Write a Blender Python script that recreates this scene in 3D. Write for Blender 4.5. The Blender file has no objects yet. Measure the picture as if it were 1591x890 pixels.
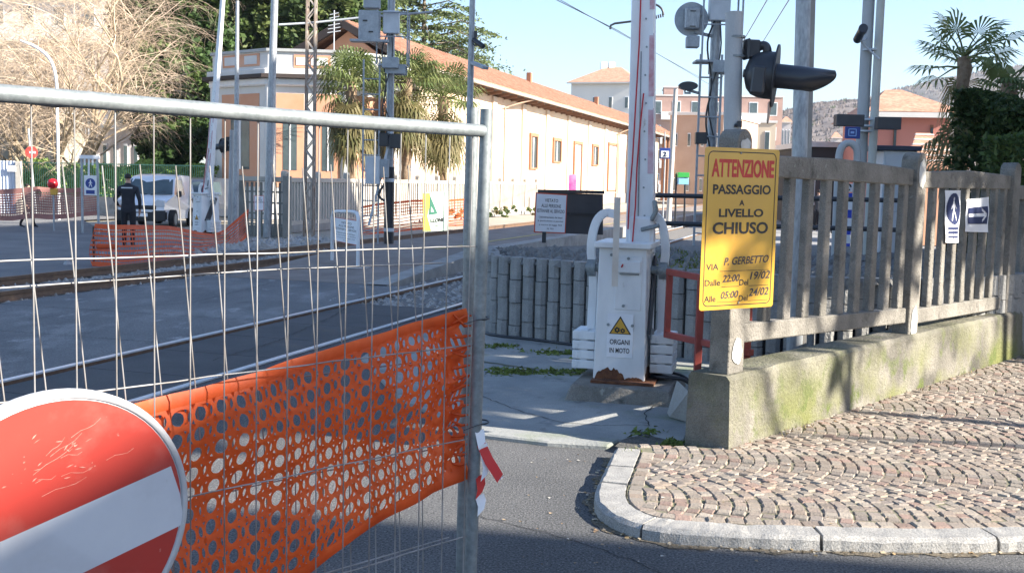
import bpy, bmesh, math, random
from mathutils import Vector as V, Matrix
R = math.radians
S = bpy.context.scene
COL = S.collection
random.seed(7)

# ------------------------------------------------------------------ camera
F, CH = 1700.0, 1.8                       # focal length in photo pixels, eye height
PITCH, ROLL = math.atan(164/1700), R(1.3)
FW = V((0, math.cos(PITCH), -math.sin(PITCH)))
_r0, _u0 = V((1, 0, 0)), V((0, math.sin(PITCH), math.cos(PITCH)))
CR = _r0*math.cos(ROLL) + _u0*math.sin(ROLL)
CU = _u0*math.cos(ROLL) - _r0*math.sin(ROLL)
cam_d = bpy.data.cameras.new('camera')
cam = bpy.data.objects.new('camera', cam_d); COL.objects.link(cam)
cam_d.sensor_width = 36; cam_d.lens = 36*F/1591
cam_d.clip_start = .05; cam_d.clip_end = 9000
cam.matrix_world = Matrix(((CR.x, CU.x, -FW.x, 0), (CR.y, CU.y, -FW.y, 0), (CR.z, CU.z, -FW.z, CH), (0, 0, 0, 1)))
S.camera = cam

# ------------------------------------------------------------------ light
SUN_EL, SUN_AZ = R(28), R(110)            # azimuth clockwise from +Y
SUN_DIR = V((math.sin(SUN_AZ)*math.cos(SUN_EL), math.cos(SUN_AZ)*math.cos(SUN_EL), math.sin(SUN_EL)))
S.world = bpy.data.worlds.new('World'); S.world.use_nodes = True
_n = S.world.node_tree.nodes; _n.clear()
_o = _n.new('ShaderNodeOutputWorld'); _b = _n.new('ShaderNodeBackground'); _s = _n.new('ShaderNodeTexSky')
_s.sky_type = 'NISHITA'; _s.sun_disc = False; _s.sun_elevation = SUN_EL; _s.sun_rotation = SUN_AZ
_s.dust_density = .8; _s.air_density = 1.0; _s.ozone_density = 4.0
_b.inputs['Strength'].default_value = .088
S.world.node_tree.links.new(_s.outputs[0], _b.inputs[0]); S.world.node_tree.links.new(_b.outputs[0], _o.inputs[0])
sun_d = bpy.data.lights.new('sun', 'SUN'); sun_d.energy = 5.0; sun_d.angle = R(.5); sun_d.color = (1, .92, .8)
sun = bpy.data.objects.new('sun', sun_d); COL.objects.link(sun)
sun.rotation_euler = SUN_DIR.to_track_quat('Z', 'Y').to_euler(); sun.location = (30, -20, 40)
vs = S.view_settings
vs.view_transform = 'Standard'; vs.look = 'None'; vs.gamma = 1; vs.use_curve_mapping = False
vs.exposure = 1.72

# ------------------------------------------------------------------ pixel -> place helpers
def ray(x, y): return FW*F + CR*(x-795.5) + CU*(445-y)
def G(x, y, z=0.0):
    d = ray(x, y); return V((0, 0, CH)) + d*((z-CH)/d.z)
def D(x, y, Y):
    d = ray(x, y); return V((0, 0, CH)) + d*(Y/d.y)
def onplane(x, y, p0, nrm):
    d = ray(x, y); o = V((0, 0, CH)); return o + d*((p0-o).dot(nrm)/d.dot(nrm))
_v = ray(1321, 290); TH = math.atan2(_v.x, _v.y)
TN = V((math.cos(TH), -math.sin(TH), 0)); TT = V((math.sin(TH), math.cos(TH), 0)); UP = V((0, 0, 1))
def T(p, q, z=0.0): return TN*p + TT*q + UP*z          # along / across the railway

# ------------------------------------------------------------------ object helpers
def tag(o, label=None, cat=None, group=None, kind=None):
    if label: o['label'] = label
    if cat: o['category'] = cat
    if group: o['group'] = group
    if kind: o['kind'] = kind
    return o
def thing(name, label, cat, loc=(0, 0, 0), rz=0, group=None):
    o = bpy.data.objects.new(name, None); COL.objects.link(o)
    o.empty_display_size = .2
    o.location = loc; o.rotation_euler = (0, 0, rz)
    return tag(o, label, cat, group)
def wmat(o):
    m = Matrix.Identity(4)
    while o is not None:
        m = (Matrix.Translation(o.location) @ o.rotation_euler.to_matrix().to_4x4()) @ m
        o = o.parent
    return m
def dup(root, loc=None, rz=None, label=None, group=None):
    def rec(o, par):
        c = o.copy(); COL.objects.link(c); c.parent = par
        for ch in list(o.children): rec(ch, c)
        return c
    r = rec(root, None)
    if loc is not None: r.location = loc
    if rz is not None: r.rotation_euler = (0, 0, rz)
    if label: r['label'] = label
    if group: r['group'] = group
    return r
def rot2(rz): return Matrix.Rotation(rz, 3, 'Z')
def frame(x, y=None):
    """3x3 matrix whose columns are x, y, z axes"""
    x = x.normalized(); y = y.normalized(); z = x.cross(y).normalized(); y = z.cross(x)
    return Matrix((x, y, z)).transposed()
_tc = {}
def text_geo(s, bold=False):
    if (s, bold) in _tc: return _tc[(s, bold)]
    c = bpy.data.curves.new('t', 'FONT'); c.body = s; c.resolution_u = 3
    c.offset = .03 if bold else .012
    o = bpy.data.objects.new('t', c); COL.objects.link(o)
    me = bpy.data.meshes.new_from_object(o)
    vs_ = [v.co.copy() for v in me.vertices]; fs = [tuple(p.vertices) for p in me.polygons]
    bpy.data.objects.remove(o); bpy.data.meshes.remove(me); bpy.data.curves.remove(c)
    x0 = min(v.x for v in vs_); x1 = max(v.x for v in vs_); y0 = min(v.y for v in vs_); y1 = max(v.y for v in vs_)
    _tc[(s, bold)] = (vs_, fs, x0, x1, y0, y1); return _tc[(s, bold)]

class MB:
    def __init__(s): s.v = []; s.f = []; s.sm = []; s.mi = []; s.c = []; s.cur = 0; s.col = None
    def add(s, vs_, fs, smooth=False):
        b = len(s.v); s.v += [V(p) for p in vs_]
        for f in fs:
            s.f.append(tuple(i+b for i in f)); s.sm.append(smooth); s.mi.append(s.cur); s.c.append(s.col)
        return s
    def box(s, c, size, rot=None):
        c = V(c); hx, hy, hz = size[0]/2, size[1]/2, size[2]/2
        P = [V((x, y, z)) for x in (-hx, hx) for y in (-hy, hy) for z in (-hz, hz)]
        if rot is not None: P = [rot @ p for p in P]
        return s.add([c+p for p in P], [(0, 1, 3, 2), (4, 6, 7, 5), (0, 4, 5, 1), (2, 3, 7, 6), (0, 2, 6, 4), (1, 5, 7, 3)])
    def beam(s, a, b, w, h, up=UP, w2=None, h2=None):
        a, b = V(a), V(b); d = (b-a).normalized(); x = d.cross(V(up))
        if x.length < 1e-4: x = d.cross(V((0, 1, 0)))
        x.normalize(); y = x.cross(d)
        w2 = w if w2 is None else w2; h2 = h if h2 is None else h2
        P = [a-x*w/2-y*h/2, a+x*w/2-y*h/2, a+x*w/2+y*h/2, a-x*w/2+y*h/2, b-x*w2/2-y*h2/2, b+x*w2/2-y*h2/2, b+x*w2/2+y*h2/2, b-x*w2/2+y*h2/2]
        return s.add(P, [(0, 1, 2, 3), (7, 6, 5, 4), (0, 4, 5, 1), (1, 5, 6, 2), (2, 6, 7, 3), (3, 7, 4, 0)])
    def tube(s, pts, r, n=10, cap=True, smooth=True):
        pts = [V(p) for p in pts]; m = len(pts); rr = r if isinstance(r, (list, tuple)) else [r]*m
        P = []; ref = None
        for i in range(m):
            d = (pts[min(i+1, m-1)]-pts[max(i-1, 0)]).normalized()
            if ref is None: ref = V((0, 0, 1)) if abs(d.z) < .9 else V((1, 0, 0))
            x = d.cross(ref)
            if x.length < 1e-4: x = d.cross(V((.3, 1, .2)))
            x.normalize(); y = d.cross(x).normalized(); ref = -y if False else x.cross(d)
            for k in range(n):
                a = 2*math.pi*k/n; P.append(pts[i]+(x*math.cos(a)+y*math.sin(a))*rr[i])
        fs = [(i*n+k, i*n+(k+1) % n, (i+1)*n+(k+1) % n, (i+1)*n+k) for i in range(m-1) for k in range(n)]
        s.add(P, fs, smooth)
        if cap:
            s.add(P[:n], [tuple(range(n))[::-1]]); s.add(P[-n:], [tuple(range(n))])
        return s
    def disc(s, c, nrm, r, h, n=24, up=UP, ry=None):
        """cylinder with base centre c along nrm for h; elliptical if ry"""
        c = V(c); nrm = V(nrm).normalized(); x = V(up).cross(nrm)
        if x.length < 1e-4: x = V((1, 0, 0))
        x.normalize(); y = nrm.cross(x); ry = ry or r
        A = [c+x*math.cos(2*math.pi*k/n)*r+y*math.sin(2*math.pi*k/n)*ry for k in range(n)]
        B = [p+nrm*h for p in A]
        s.add(A+B, [(k, (k+1) % n, n+(k+1) % n, n+k) for k in range(n)], True)
        s.add(A, [tuple(range(n))[::-1]]); s.add(B, [tuple(range(n))]); return s
    def prism(s, poly, ext):
        poly = [V(p) for p in poly]; n = len(poly); e = V(ext)
        P = poly+[p+e for p in poly]
        nrm = V((0, 0, 0))
        for i in range(n): nrm += poly[i].cross(poly[(i+1) % n])
        A, B = tuple(range(n)), tuple(range(n, 2*n))
        if nrm.dot(e) > 0: fs = [A[::-1], B]+[(i, (i+1) % n, n+(i+1) % n, n+i) for i in range(n)]
        else: fs = [A, B[::-1]]+[(i, n+i, n+(i+1) % n, (i+1) % n) for i in range(n)]
        return s.add(P, fs)
    def poly(s, pts): return s.add(pts, [tuple(range(len(pts)))])
    def lathe(s, prof, c=(0, 0, 0), n=16):
        c = V(c); P = [c+V((r*math.cos(2*math.pi*k/n), r*math.sin(2*math.pi*k/n), z)) for r, z in prof for k in range(n)]
        m = len(prof)
        return s.add(P, [(i*n+k, i*n+(k+1) % n, (i+1)*n+(k+1) % n, (i+1)*n+k) for i in range(m-1) for k in range(n)], True)
    def text(s, st, c, xd, yd, h, w=None, bold=False, off=.0015, align=0, shear=0):
        """text centred at c (align -1: left edge at c); h = glyph height, w = width or None"""
        vs_, fs, x0, x1, y0, y1 = text_geo(st, bold)
        xd, yd = V(xd).normalized(), V(yd).normalized(); nz = xd.cross(yd)
        k = h/(y1-y0); kx = k if w is None else w/(x1-x0); W = (x1-x0)*kx
        ox = -W/2 if align == 0 else 0
        P = [V(c)+xd*((v.x-x0)*kx+ox+shear*(v.y-y0)*k)+yd*((v.y-y0)*k-h/2)+nz*off for v in vs_]
        return s.add(P, fs)
    def build(s, name, mats, parent=None, bevel=0, label=None, cat=None, group=None, kind=None, weld=False, bevseg=1):
        mats = mats if isinstance(mats, (list, tuple)) else [mats]
        inv = wmat(parent).inverted() if parent is not None else None
        me = bpy.data.meshes.new(name)
        org = V((0, 0, 0))
        if parent is None and s.v:
            xs = [p.x for p in s.v]; ys = [p.y for p in s.v]
            org = V(((min(xs)+max(xs))/2, (min(ys)+max(ys))/2, min(p.z for p in s.v)))
        me.from_pydata([(inv @ p if inv else p-org) for p in s.v], [], s.f)
        for m in mats: me.materials.append(m)
        me.polygons.foreach_set('use_smooth', s.sm); me.polygons.foreach_set('material_index', s.mi)
        if any(c is not None for c in s.c):
            ca = me.color_attributes.new('Col', 'FLOAT_COLOR', 'CORNER')
            buf = []
            for p, c in zip(me.polygons, s.c):
                c = c or (.5, .5, .5); buf += [c[0], c[1], c[2], 1]*p.loop_total
            ca.data.foreach_set('color', buf)
        if bevel or weld:
            bm = bmesh.new(); bm.from_mesh(me)
            if weld: bmesh.ops.remove_doubles(bm, verts=bm.verts, dist=weld)
            if bevel:
                es = [e for e in bm.edges if len(e.link_faces) == 2 and e.calc_face_angle(0) > R(35)]
                bmesh.ops.bevel(bm, geom=es, offset=bevel, segments=bevseg, affect='EDGES', clamp_overlap=True)
            bm.to_mesh(me); bm.free()
        me.update()
        o = bpy.data.objects.new(name, me); COL.objects.link(o)
        if parent is not None: o.parent = parent
        else: o.location = org
        return tag(o, label, cat, group, kind)

# ------------------------------------------------------------------ materials
def rgb(c): return (c[0], c[1], c[2], 1)
def M(name, c1, c2=None, rough=.7, scale=4.0, metal=0.0, bump=0.0, bscale=60.0, pos=(.35, .65), grain=0.0, gscale=250.0,
      spots=None, attr=0.0, trans=0.0, spec=.5, stretch=(1, 1, 1), coat=0.0, leaf=0.0, detail=5, zspots=None):
    m = bpy.data.materials.new(name); m.use_nodes = True; nt = m.node_tree; N = nt.nodes; L = nt.links
    b = N['Principled BSDF']; b.inputs['Roughness'].default_value = rough; b.inputs['Metallic'].default_value = metal
    b.inputs['Specular IOR Level'].default_value = spec
    if coat: b.inputs['Coat Weight'].default_value = coat
    tc = N.new('ShaderNodeTexCoord'); mp = N.new('ShaderNodeMapping'); mp.inputs['Scale'].default_value = stretch
    L.new(tc.outputs['Object'], mp.inputs['Vector'])
    def noise(sc, det=detail, ro=.6):
        n = N.new('ShaderNodeTexNoise'); n.inputs['Scale'].default_value = sc; n.inputs['Detail'].default_value = det
        n.inputs['Roughness'].default_value = ro; L.new(mp.outputs[0], n.inputs['Vector']); return n
    def mix(fac, a, c, mode='MIX'):
        x = N.new('ShaderNodeMix'); x.data_type = 'RGBA'; x.blend_type = mode
        for v, k in ((fac, 0), (a, 6), (c, 7)):
            if hasattr(v, 'links'): L.new(v, x.inputs[k])
            else: x.inputs[k].default_value = v if k == 0 else rgb(v)
        return x.outputs[2]
    def ramp(sock, p0, p1):
        r = N.new('ShaderNodeMapRange'); r.inputs[1].default_value = p0; r.inputs[2].default_value = p1; L.new(sock, r.inputs[0]); return r.outputs[0]
    col = c1
    if c2 is not None:
        col = mix(ramp(noise(scale).outputs[0], *pos), c1, c2)
    if spots:                                      # (colour, scale, lo, hi)
        for i_, (sc_, s_, lo, hi) in enumerate(spots):
            fac = ramp(noise(s_, 6).outputs[0], lo, hi)
            if zspots and i_ >= zspots[2]:                # growth that prefers the foot of a wall
                sx = N.new('ShaderNodeSeparateXYZ'); L.new(tc.outputs['Object'], sx.inputs[0]); zz = N.new('ShaderNodeMapRange')
                zz.inputs[1].default_value = zspots[0]; zz.inputs[2].default_value = zspots[1]; zz.inputs[3].default_value = 1; zz.inputs[4].default_value = .0; L.new(sx.outputs[2], zz.inputs[0])
                mm = N.new('ShaderNodeMath'); mm.operation = 'MULTIPLY'; L.new(fac, mm.inputs[0]); L.new(zz.outputs[0], mm.inputs[1]); fac = mm.outputs[0]
            col = mix(fac, col, sc_)
    if grain:
        g = ramp(noise(gscale, 2).outputs[0], .3, .7)
        gm = N.new('ShaderNodeMapRange'); L.new(g, gm.inputs[0]); gm.inputs[3].default_value = 1-grain; gm.inputs[4].default_value = 1+grain
        col = mix(1.0, col, gm.outputs[0], 'MULTIPLY')
    if attr:
        a = N.new('ShaderNodeVertexColor'); a.layer_name = 'Col'
        col = mix(attr, col, a.outputs[0])
    if hasattr(col, 'links'): L.new(col, b.inputs['Base Color'])
    else: b.inputs['Base Color'].default_value = rgb(col)
    if bump:
        bp = N.new('ShaderNodeBump'); bp.inputs['Strength'].default_value = bump; bp.inputs['Distance'].default_value = .02
        L.new(noise(bscale, 4).outputs[0], bp.inputs['Height']); L.new(bp.outputs[0], b.inputs['Normal'])
    if leaf or trans:
        tr = N.new('ShaderNodeBsdfTranslucent'); mx = N.new('ShaderNodeMixShader'); mx.inputs[0].default_value = leaf or trans
        if hasattr(col, 'links'): L.new(col, tr.inputs[0])
        else: tr.inputs[0].default_value = rgb(col)
        L.new(b.outputs[0], mx.inputs[1]); L.new(tr.outputs[0], mx.inputs[2]); L.new(mx.outputs[0], N['Material Output'].inputs[0])
    return m
def glassy(name, c, rough=.06):
    m = M(name, c, rough=rough, spec=.8); return m
def see_through(name, c, alpha):
    m = M(name, c, rough=.1, spec=.6); m.node_tree.nodes['Principled BSDF'].inputs['Alpha'].default_value = alpha; return m

m_asph = M('asphalt', (.095, .097, .1), (.145, .145, .147), .9, 1.1, bump=1.0, bscale=120, grain=.7, gscale=80, spots=[((.27, .265, .255), 105, .57, .66), ((.065, .065, .068), .6, .54, .72), ((.055, .052, .05), 2.6, .68, .74)])
m_asph2 = M('old asphalt', (.13, .13, .135), (.19, .187, .185), .9, .8, bump=.4, bscale=90, grain=.3, gscale=90)
m_panelc = M('worn crossing concrete', (.12, .122, .125), (.17, .17, .17), .85, .9, bump=.3, bscale=70, grain=.35, gscale=80, spots=[((.26, .26, .255), 1.1, .54, .72), ((.46, .46, .45), 2.6, .62, .8), ((.08, .08, .08), 1.7, .62, .75)], stretch=(1, .5, 1))
m_rub = M('rubber panel', (.045, .047, .05), (.07, .07, .073), .75, 1.2, bump=.15, bscale=60, grain=.2, gscale=60, spots=[((.17, .17, .17), 2.6, .66, .8)])
m_conc = M('concrete', (.26, .25, .235), (.38, .365, .34), .9, 2.2, bump=.35, bscale=60, grain=.14, gscale=120, spots=[((.17, .165, .15), 1.5, .56, .75)])
m_apron = M('apron concrete', (.22, .23, .225), (.34, .34, .32), .88, 1.6, bump=.35, bscale=40, grain=.14, gscale=110, spots=[((.14, .18, .09), 1.1, .56, .75), ((.15, .15, .145), 4, .6, .72)])
m_fcon = M('weathered fence concrete', (.16, .15, .13), (.27, .25, .22), .92, 3, bump=.8, bscale=45, grain=.3, gscale=160, spots=[((.1, .092, .08), 7, .56, .72), ((.3, .3, .26), 16, .66, .7)])
m_patch = M('white patched concrete', (.62, .61, .58), (.48, .47, .44), .9, 9, bump=.3)
m_moss = M('mossy wall concrete', (.14, .13, .11), (.24, .225, .19), .92, 2.6, bump=.9, bscale=40, grain=.3, gscale=130, spots=[((.07, .066, .055), 1.6, .47, .64), ((.15, .16, .05), 1.0, .43, .58), ((.09, .115, .028), 4.5, .54, .64)], zspots=(.12, .72, 1))
m_kerb = M('granite kerb', (.25, .245, .235), (.34, .33, .31), .85, 8, bump=.35, bscale=80, grain=.4, gscale=150, spots=[((.19, .18, .165), 5, .6, .75)])
m_sett = M('porphyry setts', (.26, .21, .17), (.31, .265, .22), .8, 12, bump=.5, bscale=70, grain=.3, gscale=160, attr=.75, spots=[((.16, .14, .115), 1.2, .58, .78)])
m_joint = M('sett joints', (.2, .18, .135), (.14, .145, .08), .95, 5, bump=.5, grain=.2)
m_ballast = M('ballast stones', (.27, .25, .23), (.42, .4, .37), .92, 14, bump=.4, attr=.5)
m_earth = M('dry earth', (.2, .18, .14), (.28, .25, .2), .95, .6, bump=.4, bscale=20, spots=[((.12, .15, .05), .5, .55, .7)])
m_rail = M('rail steel', (.16, .1, .07), (.22, .14, .09), .6, 9, metal=.35, bump=.2)
m_railtop = M('polished rail head', (.66, .7, .74), (.56, .6, .65), .3, 8, metal=.25)  # pale blue base colour stands in for the sky mirrored on the steel
m_gabion = M('split block concrete', (.24, .24, .235), (.35, .345, .33), .95, 6, bump=.9, bscale=35, grain=.25, gscale=110, attr=.35)
m_dark = M('dark joint', (.03, .03, .03), rough=.95)
m_moss2 = M('moss', (.1, .15, .02), (.17, .2, .05), .95, 20, bump=.8, bscale=60)
m_galv = M('galvanised steel', (.19, .215, .225), (.26, .285, .29), .5, 14, metal=.3, bump=.06, grain=.15, gscale=60, spots=[((.13, .145, .15), 5, .6, .75)])
m_galvp = M('grey galvanised mast', (.3, .32, .34), (.42, .44, .46), .5, 10, metal=.45, grain=.15, gscale=40, stretch=(1, 1, .3), spots=[((.25, .2, .15), 3, .66, .8)])
m_polec = M('grey painted pole', (.36, .37, .38), (.46, .47, .47), .6, 5, bump=.1, grain=.08, stretch=(1, 1, .3))
m_white = M('white painted steel', (.76, .77, .78), (.64, .65, .66), .4, 4, bump=.05, spots=[((.5, .42, .34), 5, .64, .8), ((.42, .4, .37), 14, .66, .74)], stretch=(1, 1, .4))
m_whitec = M('clean white', (.8, .8, .8), (.74, .74, .75), .45, 5)
m_rust = M('rust', (.09, .035, .02), (.2, .08, .035), .9, 18, bump=.5)
m_redp = M('red painted steel', (.34, .06, .045), (.26, .05, .04), .6, 8, bump=.1, spots=[((.15, .06, .04), 12, .66, .74)])
m_black = M('black enamel', (.022, .024, .03), (.035, .037, .043), .4, 6)
m_blk2 = M('dark grey board', (.035, .037, .045), (.05, .052, .06), .45, 3)
m_yel = M('yellow sign sheet', (.6, .335, .03), (.55, .3, .035), .35, 3, spots=[((.48, .27, .05), 2.5, .62, .8)], coat=.15)
m_ink = M('black print', (.018, .018, .02), rough=.5)
m_pen = M('marker pen', (.03, .03, .05), rough=.6)
m_redink = M('red print', (.55, .04, .03), rough=.5)
m_paper = M('printed paper', (.78, .79, .82), (.72, .73, .77), .6, 6)
m_blue = M('blue print', (.02, .05, .24), rough=.45)
m_navy = M('dark blue print', (.015, .025, .09), rough=.5)
m_signred = M('sign red', (.5, .04, .028), (.44, .045, .03), .5, 4, spots=[((.56, .15, .12), 3.5, .5, .75), ((.3, .05, .04), 6, .6, .75), ((.6, .3, .26), 60, .7, .76)], spec=.75)
m_signwhite = M('sign white', (.66, .68, .72), (.58, .6, .65), .35, 3, spots=[((.5, .51, .54), 4, .5, .75), ((.36, .35, .34), 22, .68, .76)], coat=.1)
m_orange = M('orange plastic net', (.9, .15, .03), (.74, .11, .02), .5, 6, trans=.4)
m_orange2 = M('orange net far', (.75, .12, .03), (.62, .09, .02), .6, 6, trans=.3)
m_pink = M('faded net', (.42, .2, .17), (.34, .16, .14), .7, 4, trans=.3)
m_glass = glassy('window glass', (.02, .03, .035))
m_cobble = M('rounded stones', (.1, .1, .095), (.2, .195, .185), .9, 9, bump=.5, attr=.15)
# ================================================================== the setting
def sheet(name, pts, m, kind='structure', lab=None): return MB().poly(pts).build(name, m, kind=kind)
sheet('ground', [(-1150, -300, -.06), (2350, -300, -.06), (2350, 1950, -.06), (-1150, 1950, -.06)], m_earth)
RA1, RA2, RB, RC = -5.3, -6.8, -11.2, -12.7            # rail lines across the track
q_end = 14.3
sheet('road', [T(-5.42, -14), T(30, -14), T(30, 13.6), T(-3.0, 13.6), T(-5.42, q_end)], m_asph)
sheet('far_road', [T(-12.86, -20, .0), T(-12.86, 23.5, .0), T(-20.5, 27, .0), T(-27, 34, 0), T(-27, 60, 0), T(-70, 60, 0), T(-70, -20, .0)], m_asph2)
# crossing deck between the rails
b = MB()
k = 0
q = -12.0
while q < q_end-.05:                                  # rubber panels with thin gaps
    q2 = min(q+1.2, q_end)
    b.prism([T(RA1-.11, q+.006, -.05), T(RA1-.11, q2-.006, -.05), T(RA2+.11, q2-.006, -.05), T(RA2+.11, q+.006, -.05)], V((0, 0, .045)))
    q = q2
b.build('crossing_panels', m_rub, kind='structure', bevel=.004)
b = MB()
for q in range(-14, 18, 2):
    q2 = min(q+2, 17.0)
    b.prism([T(RA2-.12, q+.008, -.05), T(RA2-.12, q2-.008, -.05), T(RB+.3, q2-.008, -.05), T(RB+.3, q+.008, -.05)], V((0, 0, .045+random.uniform(-.004, .004))))
b.build('crossing_deck', m_panelc, kind='structure', bevel=.005)
# ballast beds: base sheet + loose stones
sheet('track_bed', [T(-4.0, -40, -.05), T(-14.0, -40, -.05), T(-14.0, 170, -.05), T(-4.0, 170, -.05)], m_ballast)
def stones(name, region, n, z, smin, smax, seed, mat=m_ballast):
    rnd = random.Random(seed); b = MB()
    for i in range(n):
        c = region(rnd); s = rnd.uniform(smin, smax)
        P = []
        for k in range(5):
            a = 2*math.pi*k/5+rnd.uniform(-.4, .4); P.append(c+V((math.cos(a)*s*rnd.uniform(.7, 1.2), math.sin(a)*s*rnd.uniform(.7, 1.2), z+rnd.uniform(-.3, .3)*s)))
        top = [c+V((rnd.uniform(-.3, .3)*s, rnd.uniform(-.3, .3)*s, z+s*rnd.uniform(.6, 1.1))), ]
        g = rnd.uniform(.22, .5); w = rnd.uniform(-.02, .05); b.col = (g+w, g, g-w*1.2)
        b.add(P+top, [(k, (k+1) % 5, 5) for k in range(5)])
    return b.build(name, mat, kind='stuff')
stones('ballast', lambda r: (T(r.uniform(-5.2, -4.0), q_end+abs(r.gauss(0, 4))) if r.random() < .25 else T(r.uniform(-13.3, -11.0), r.uniform(4, 26)) if r.random() < .72 else T(r.uniform(-7.3, -5.0), q_end+.1+r.random()**1.5*14)), 5200, -.05, .025, .06, 3)
# sleepers of the far track, seen between its rails
for i, q in enumerate([x*.62 for x in range(8, 40)]):
    if i == 0:
        sl0 = MB().prism([T(RC-.5, 0, -.12), T(RB+.3, 0, -.12), T(RB+.3, .24, -.12), T(RC-.5, .24, -.12)], V((0, 0, .085))).build('sleeper', m_conc, bevel=.01)
        tag(sl0, 'worn concrete sleeper under the rusty rails of the far track', 'sleeper', 'sleepers of the far track')
        base = sl0.location.copy(); sl0.location = base+TT*q
    else:
        o = sl0.copy(); COL.objects.link(o); o.location = base+TT*q
def rail(p, q0, q1, label, brown):
    r = thing('rail', label, 'rail', T(p, q0, 0))
    b = MB(); dz_ = .09 if brown else 0
    prof = [(-.06, -.12), (.06, -.12), (.02, -.1), (.012, -.035), (.034, -.03), (.034, .004), (-.034, .004), (-.034, -.03), (-.012, -.035), (-.02, -.1)]
    b.prism([T(p+x, q0, z+dz_) for x, z in prof], TT*(q1-q0)); b.build('rail_web', m_rail, r)
    MB().box(T(p, (q0+q1)/2, .012+dz_), (.07, q1-q0, .014), rot2(-TH)).build('rail_head', m_railtop if not brown else m_rail, r)
rail(RA1, -12, 170, 'near rail running beside the dark rubber panels of the near track', False)
rail(RA2, -12, 170, 'shiny rail between the rubber panels and the worn concrete deck', False)
rail(RB, -30, 170, 'brown rusty rail bordering the worn concrete deck', True)
rail(RC, -30, 170, 'brown rusty rail just in front of the sagging orange net', True)
# platform between the tracks: ramp end + edge + safety line
pq0 = 17.0
prof = [(-7.45, -10.5)]
b = MB(); b.add([T(-7.42, pq0, .0), T(-10.45, pq0, .0), T(-7.42, pq0+5, .3), T(-10.45, pq0+5, .3), T(-7.42, 170, .3), T(-10.45, 170, .3), T(-7.42, pq0+5, -.06), T(-10.45, pq0+5, -.06), T(-7.42, 170, -.06), T(-10.45, 170, -.06), T(-7.42, pq0, -.06), T(-10.45, pq0, -.06)],
      [(0, 2, 3, 1), (2, 4, 5, 3), (0, 10, 6, 2), (2, 6, 8, 4), (1, 3, 7, 11), (3, 5, 9, 7), (0, 1, 11, 10)])
b.build('platform', M('platform paving', (.2, .16, .14), (.27, .23, .2), .9, 2, bump=.2, grain=.15, gscale=60), kind='structure')
b = MB()
b.add([T(-7.36, pq0-.1, .012), T(-7.75, pq0-.1, .012), T(-7.36, pq0+5, .312), T(-7.75, pq0+5, .312), T(-7.36, 170, .312), T(-7.75, 170, .312), T(-7.36, pq0-.1, -.05), T(-7.36, pq0+5, -.05), T(-7.36, 170, -.05)],
      [(0, 2, 3, 1), (2, 4, 5, 3), (0, 6, 7, 2), (2, 7, 8, 4)])
b.build('platform_edge', m_conc, kind='structure')
MB().add([T(-8.35, pq0+4.9, .306), T(-8.47, pq0+4.9, .306), T(-8.35, 170, .306), T(-8.47, 170, .306)], [(0, 2, 3, 1)]).build('platform_line', M('yellow line', (.55, .42, .12), (.4, .33, .14), .8, 3), kind='structure')
sheet('station_forecourt', [T(-13.6, 24, -.02), T(-13.6, 170, -.02), T(-26, 170, -.02), T(-26, 24, -.02)], M('pale gravel', (.3, .27, .22), (.4, .36, .3), .95, .7, bump=.3, grain=.2))
sheet('yard', [T(-3.8, 15, -.03), T(60, 15, -.03), T(60, 170, -.03), T(-3.8, 170, -.03)], M('pale yard asphalt', (.22, .22, .22), (.3, .3, .29), .9, .5, bump=.2, grain=.15, gscale=50))

# apron of the barrier
ap = [G(560, 560), G(620, 622), G(742, 680), G(850, 693), G(945, 699), G(962, 690), G(1062, 692), G(1090, 640), G(1120, 560), G(1050, 536), G(900, 538), G(755, 522), G(690, 498), G(640, 505)]
b = MB(); b.prism([p+V((0, 0, -.04)) for p in ap], V((0, 0, .075))); b.build('apron', m_apron, kind='structure', bevel=.012)
# cracks and moss on the apron
def crack(pts, w, z, m=m_dark, name='crack'):
    b = MB(); P = []
    for i in range(len(pts)-1):
        a, c = V(pts[i]), V(pts[i+1]); n = max(2, int((c-a).length/.06))
        P += [a.lerp(c, k/n)+V((random.uniform(-.012, .012), random.uniform(-.02, .02), 0)) for k in range(n)]
    P.append(V(pts[-1]))
    for i in range(len(P)-1):
        d = (P[i+1]-P[i]).normalized(); x = V((-d.y, d.x, 0)); w0 = w*random.uniform(.5, 1.3)
        b.add([V((P[i]+x*w0).to_2d().to_3d())+UP*z, V((P[i]-x*w0).to_2d().to_3d())+UP*z, V((P[i+1]-x*w).to_2d().to_3d())+UP*z, V((P[i+1]+x*w).to_2d().to_3d())+UP*z], [(0, 1, 2, 3)])
    return b.build(name, m, kind='structure')
crack([G(742, 612, .04), G(815, 640, .04), G(870, 655, .04), G(930, 660, .04), G(1010, 660, .04)], .004, .0395)
crack([G(1010, 660, .04), G(1000, 640, .04), G(1040, 618, .04)], .005, .0395)
crack([G(742, 560, .04), G(830, 573, .04), G(915, 580, .04)], .02, .040, M('dirt seam', (.1, .11, .06), (.16, .15, .1), .95, 15))
b = MB(); rnd = random.Random(5)
for cx, cy, n, sx, sy in ((800, 578, 260, 45, 5), (875, 578, 120, 30, 4), (870, 548, 160, 40, 4), (780, 538, 120, 25, 3), (1045, 690, 160, 14, 5), (1000, 672, 40, 25, 6), (905, 575, 60, 8, 3)):
    for i in range(n):
        p = G(cx+rnd.gauss(0, sx*.6), cy+rnd.gauss(0, sy*.6), .036); s = rnd.uniform(.012, .04)
        a = rnd.uniform(0, 3.1); x = V((math.cos(a), math.sin(a), 0))*s; h = rnd.uniform(.006, .03)
        b.add([p-x, p+x, p+V((rnd.uniform(-s, s), rnd.uniform(-s, s), h))+x*.2], [(0, 1, 2)])
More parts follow.
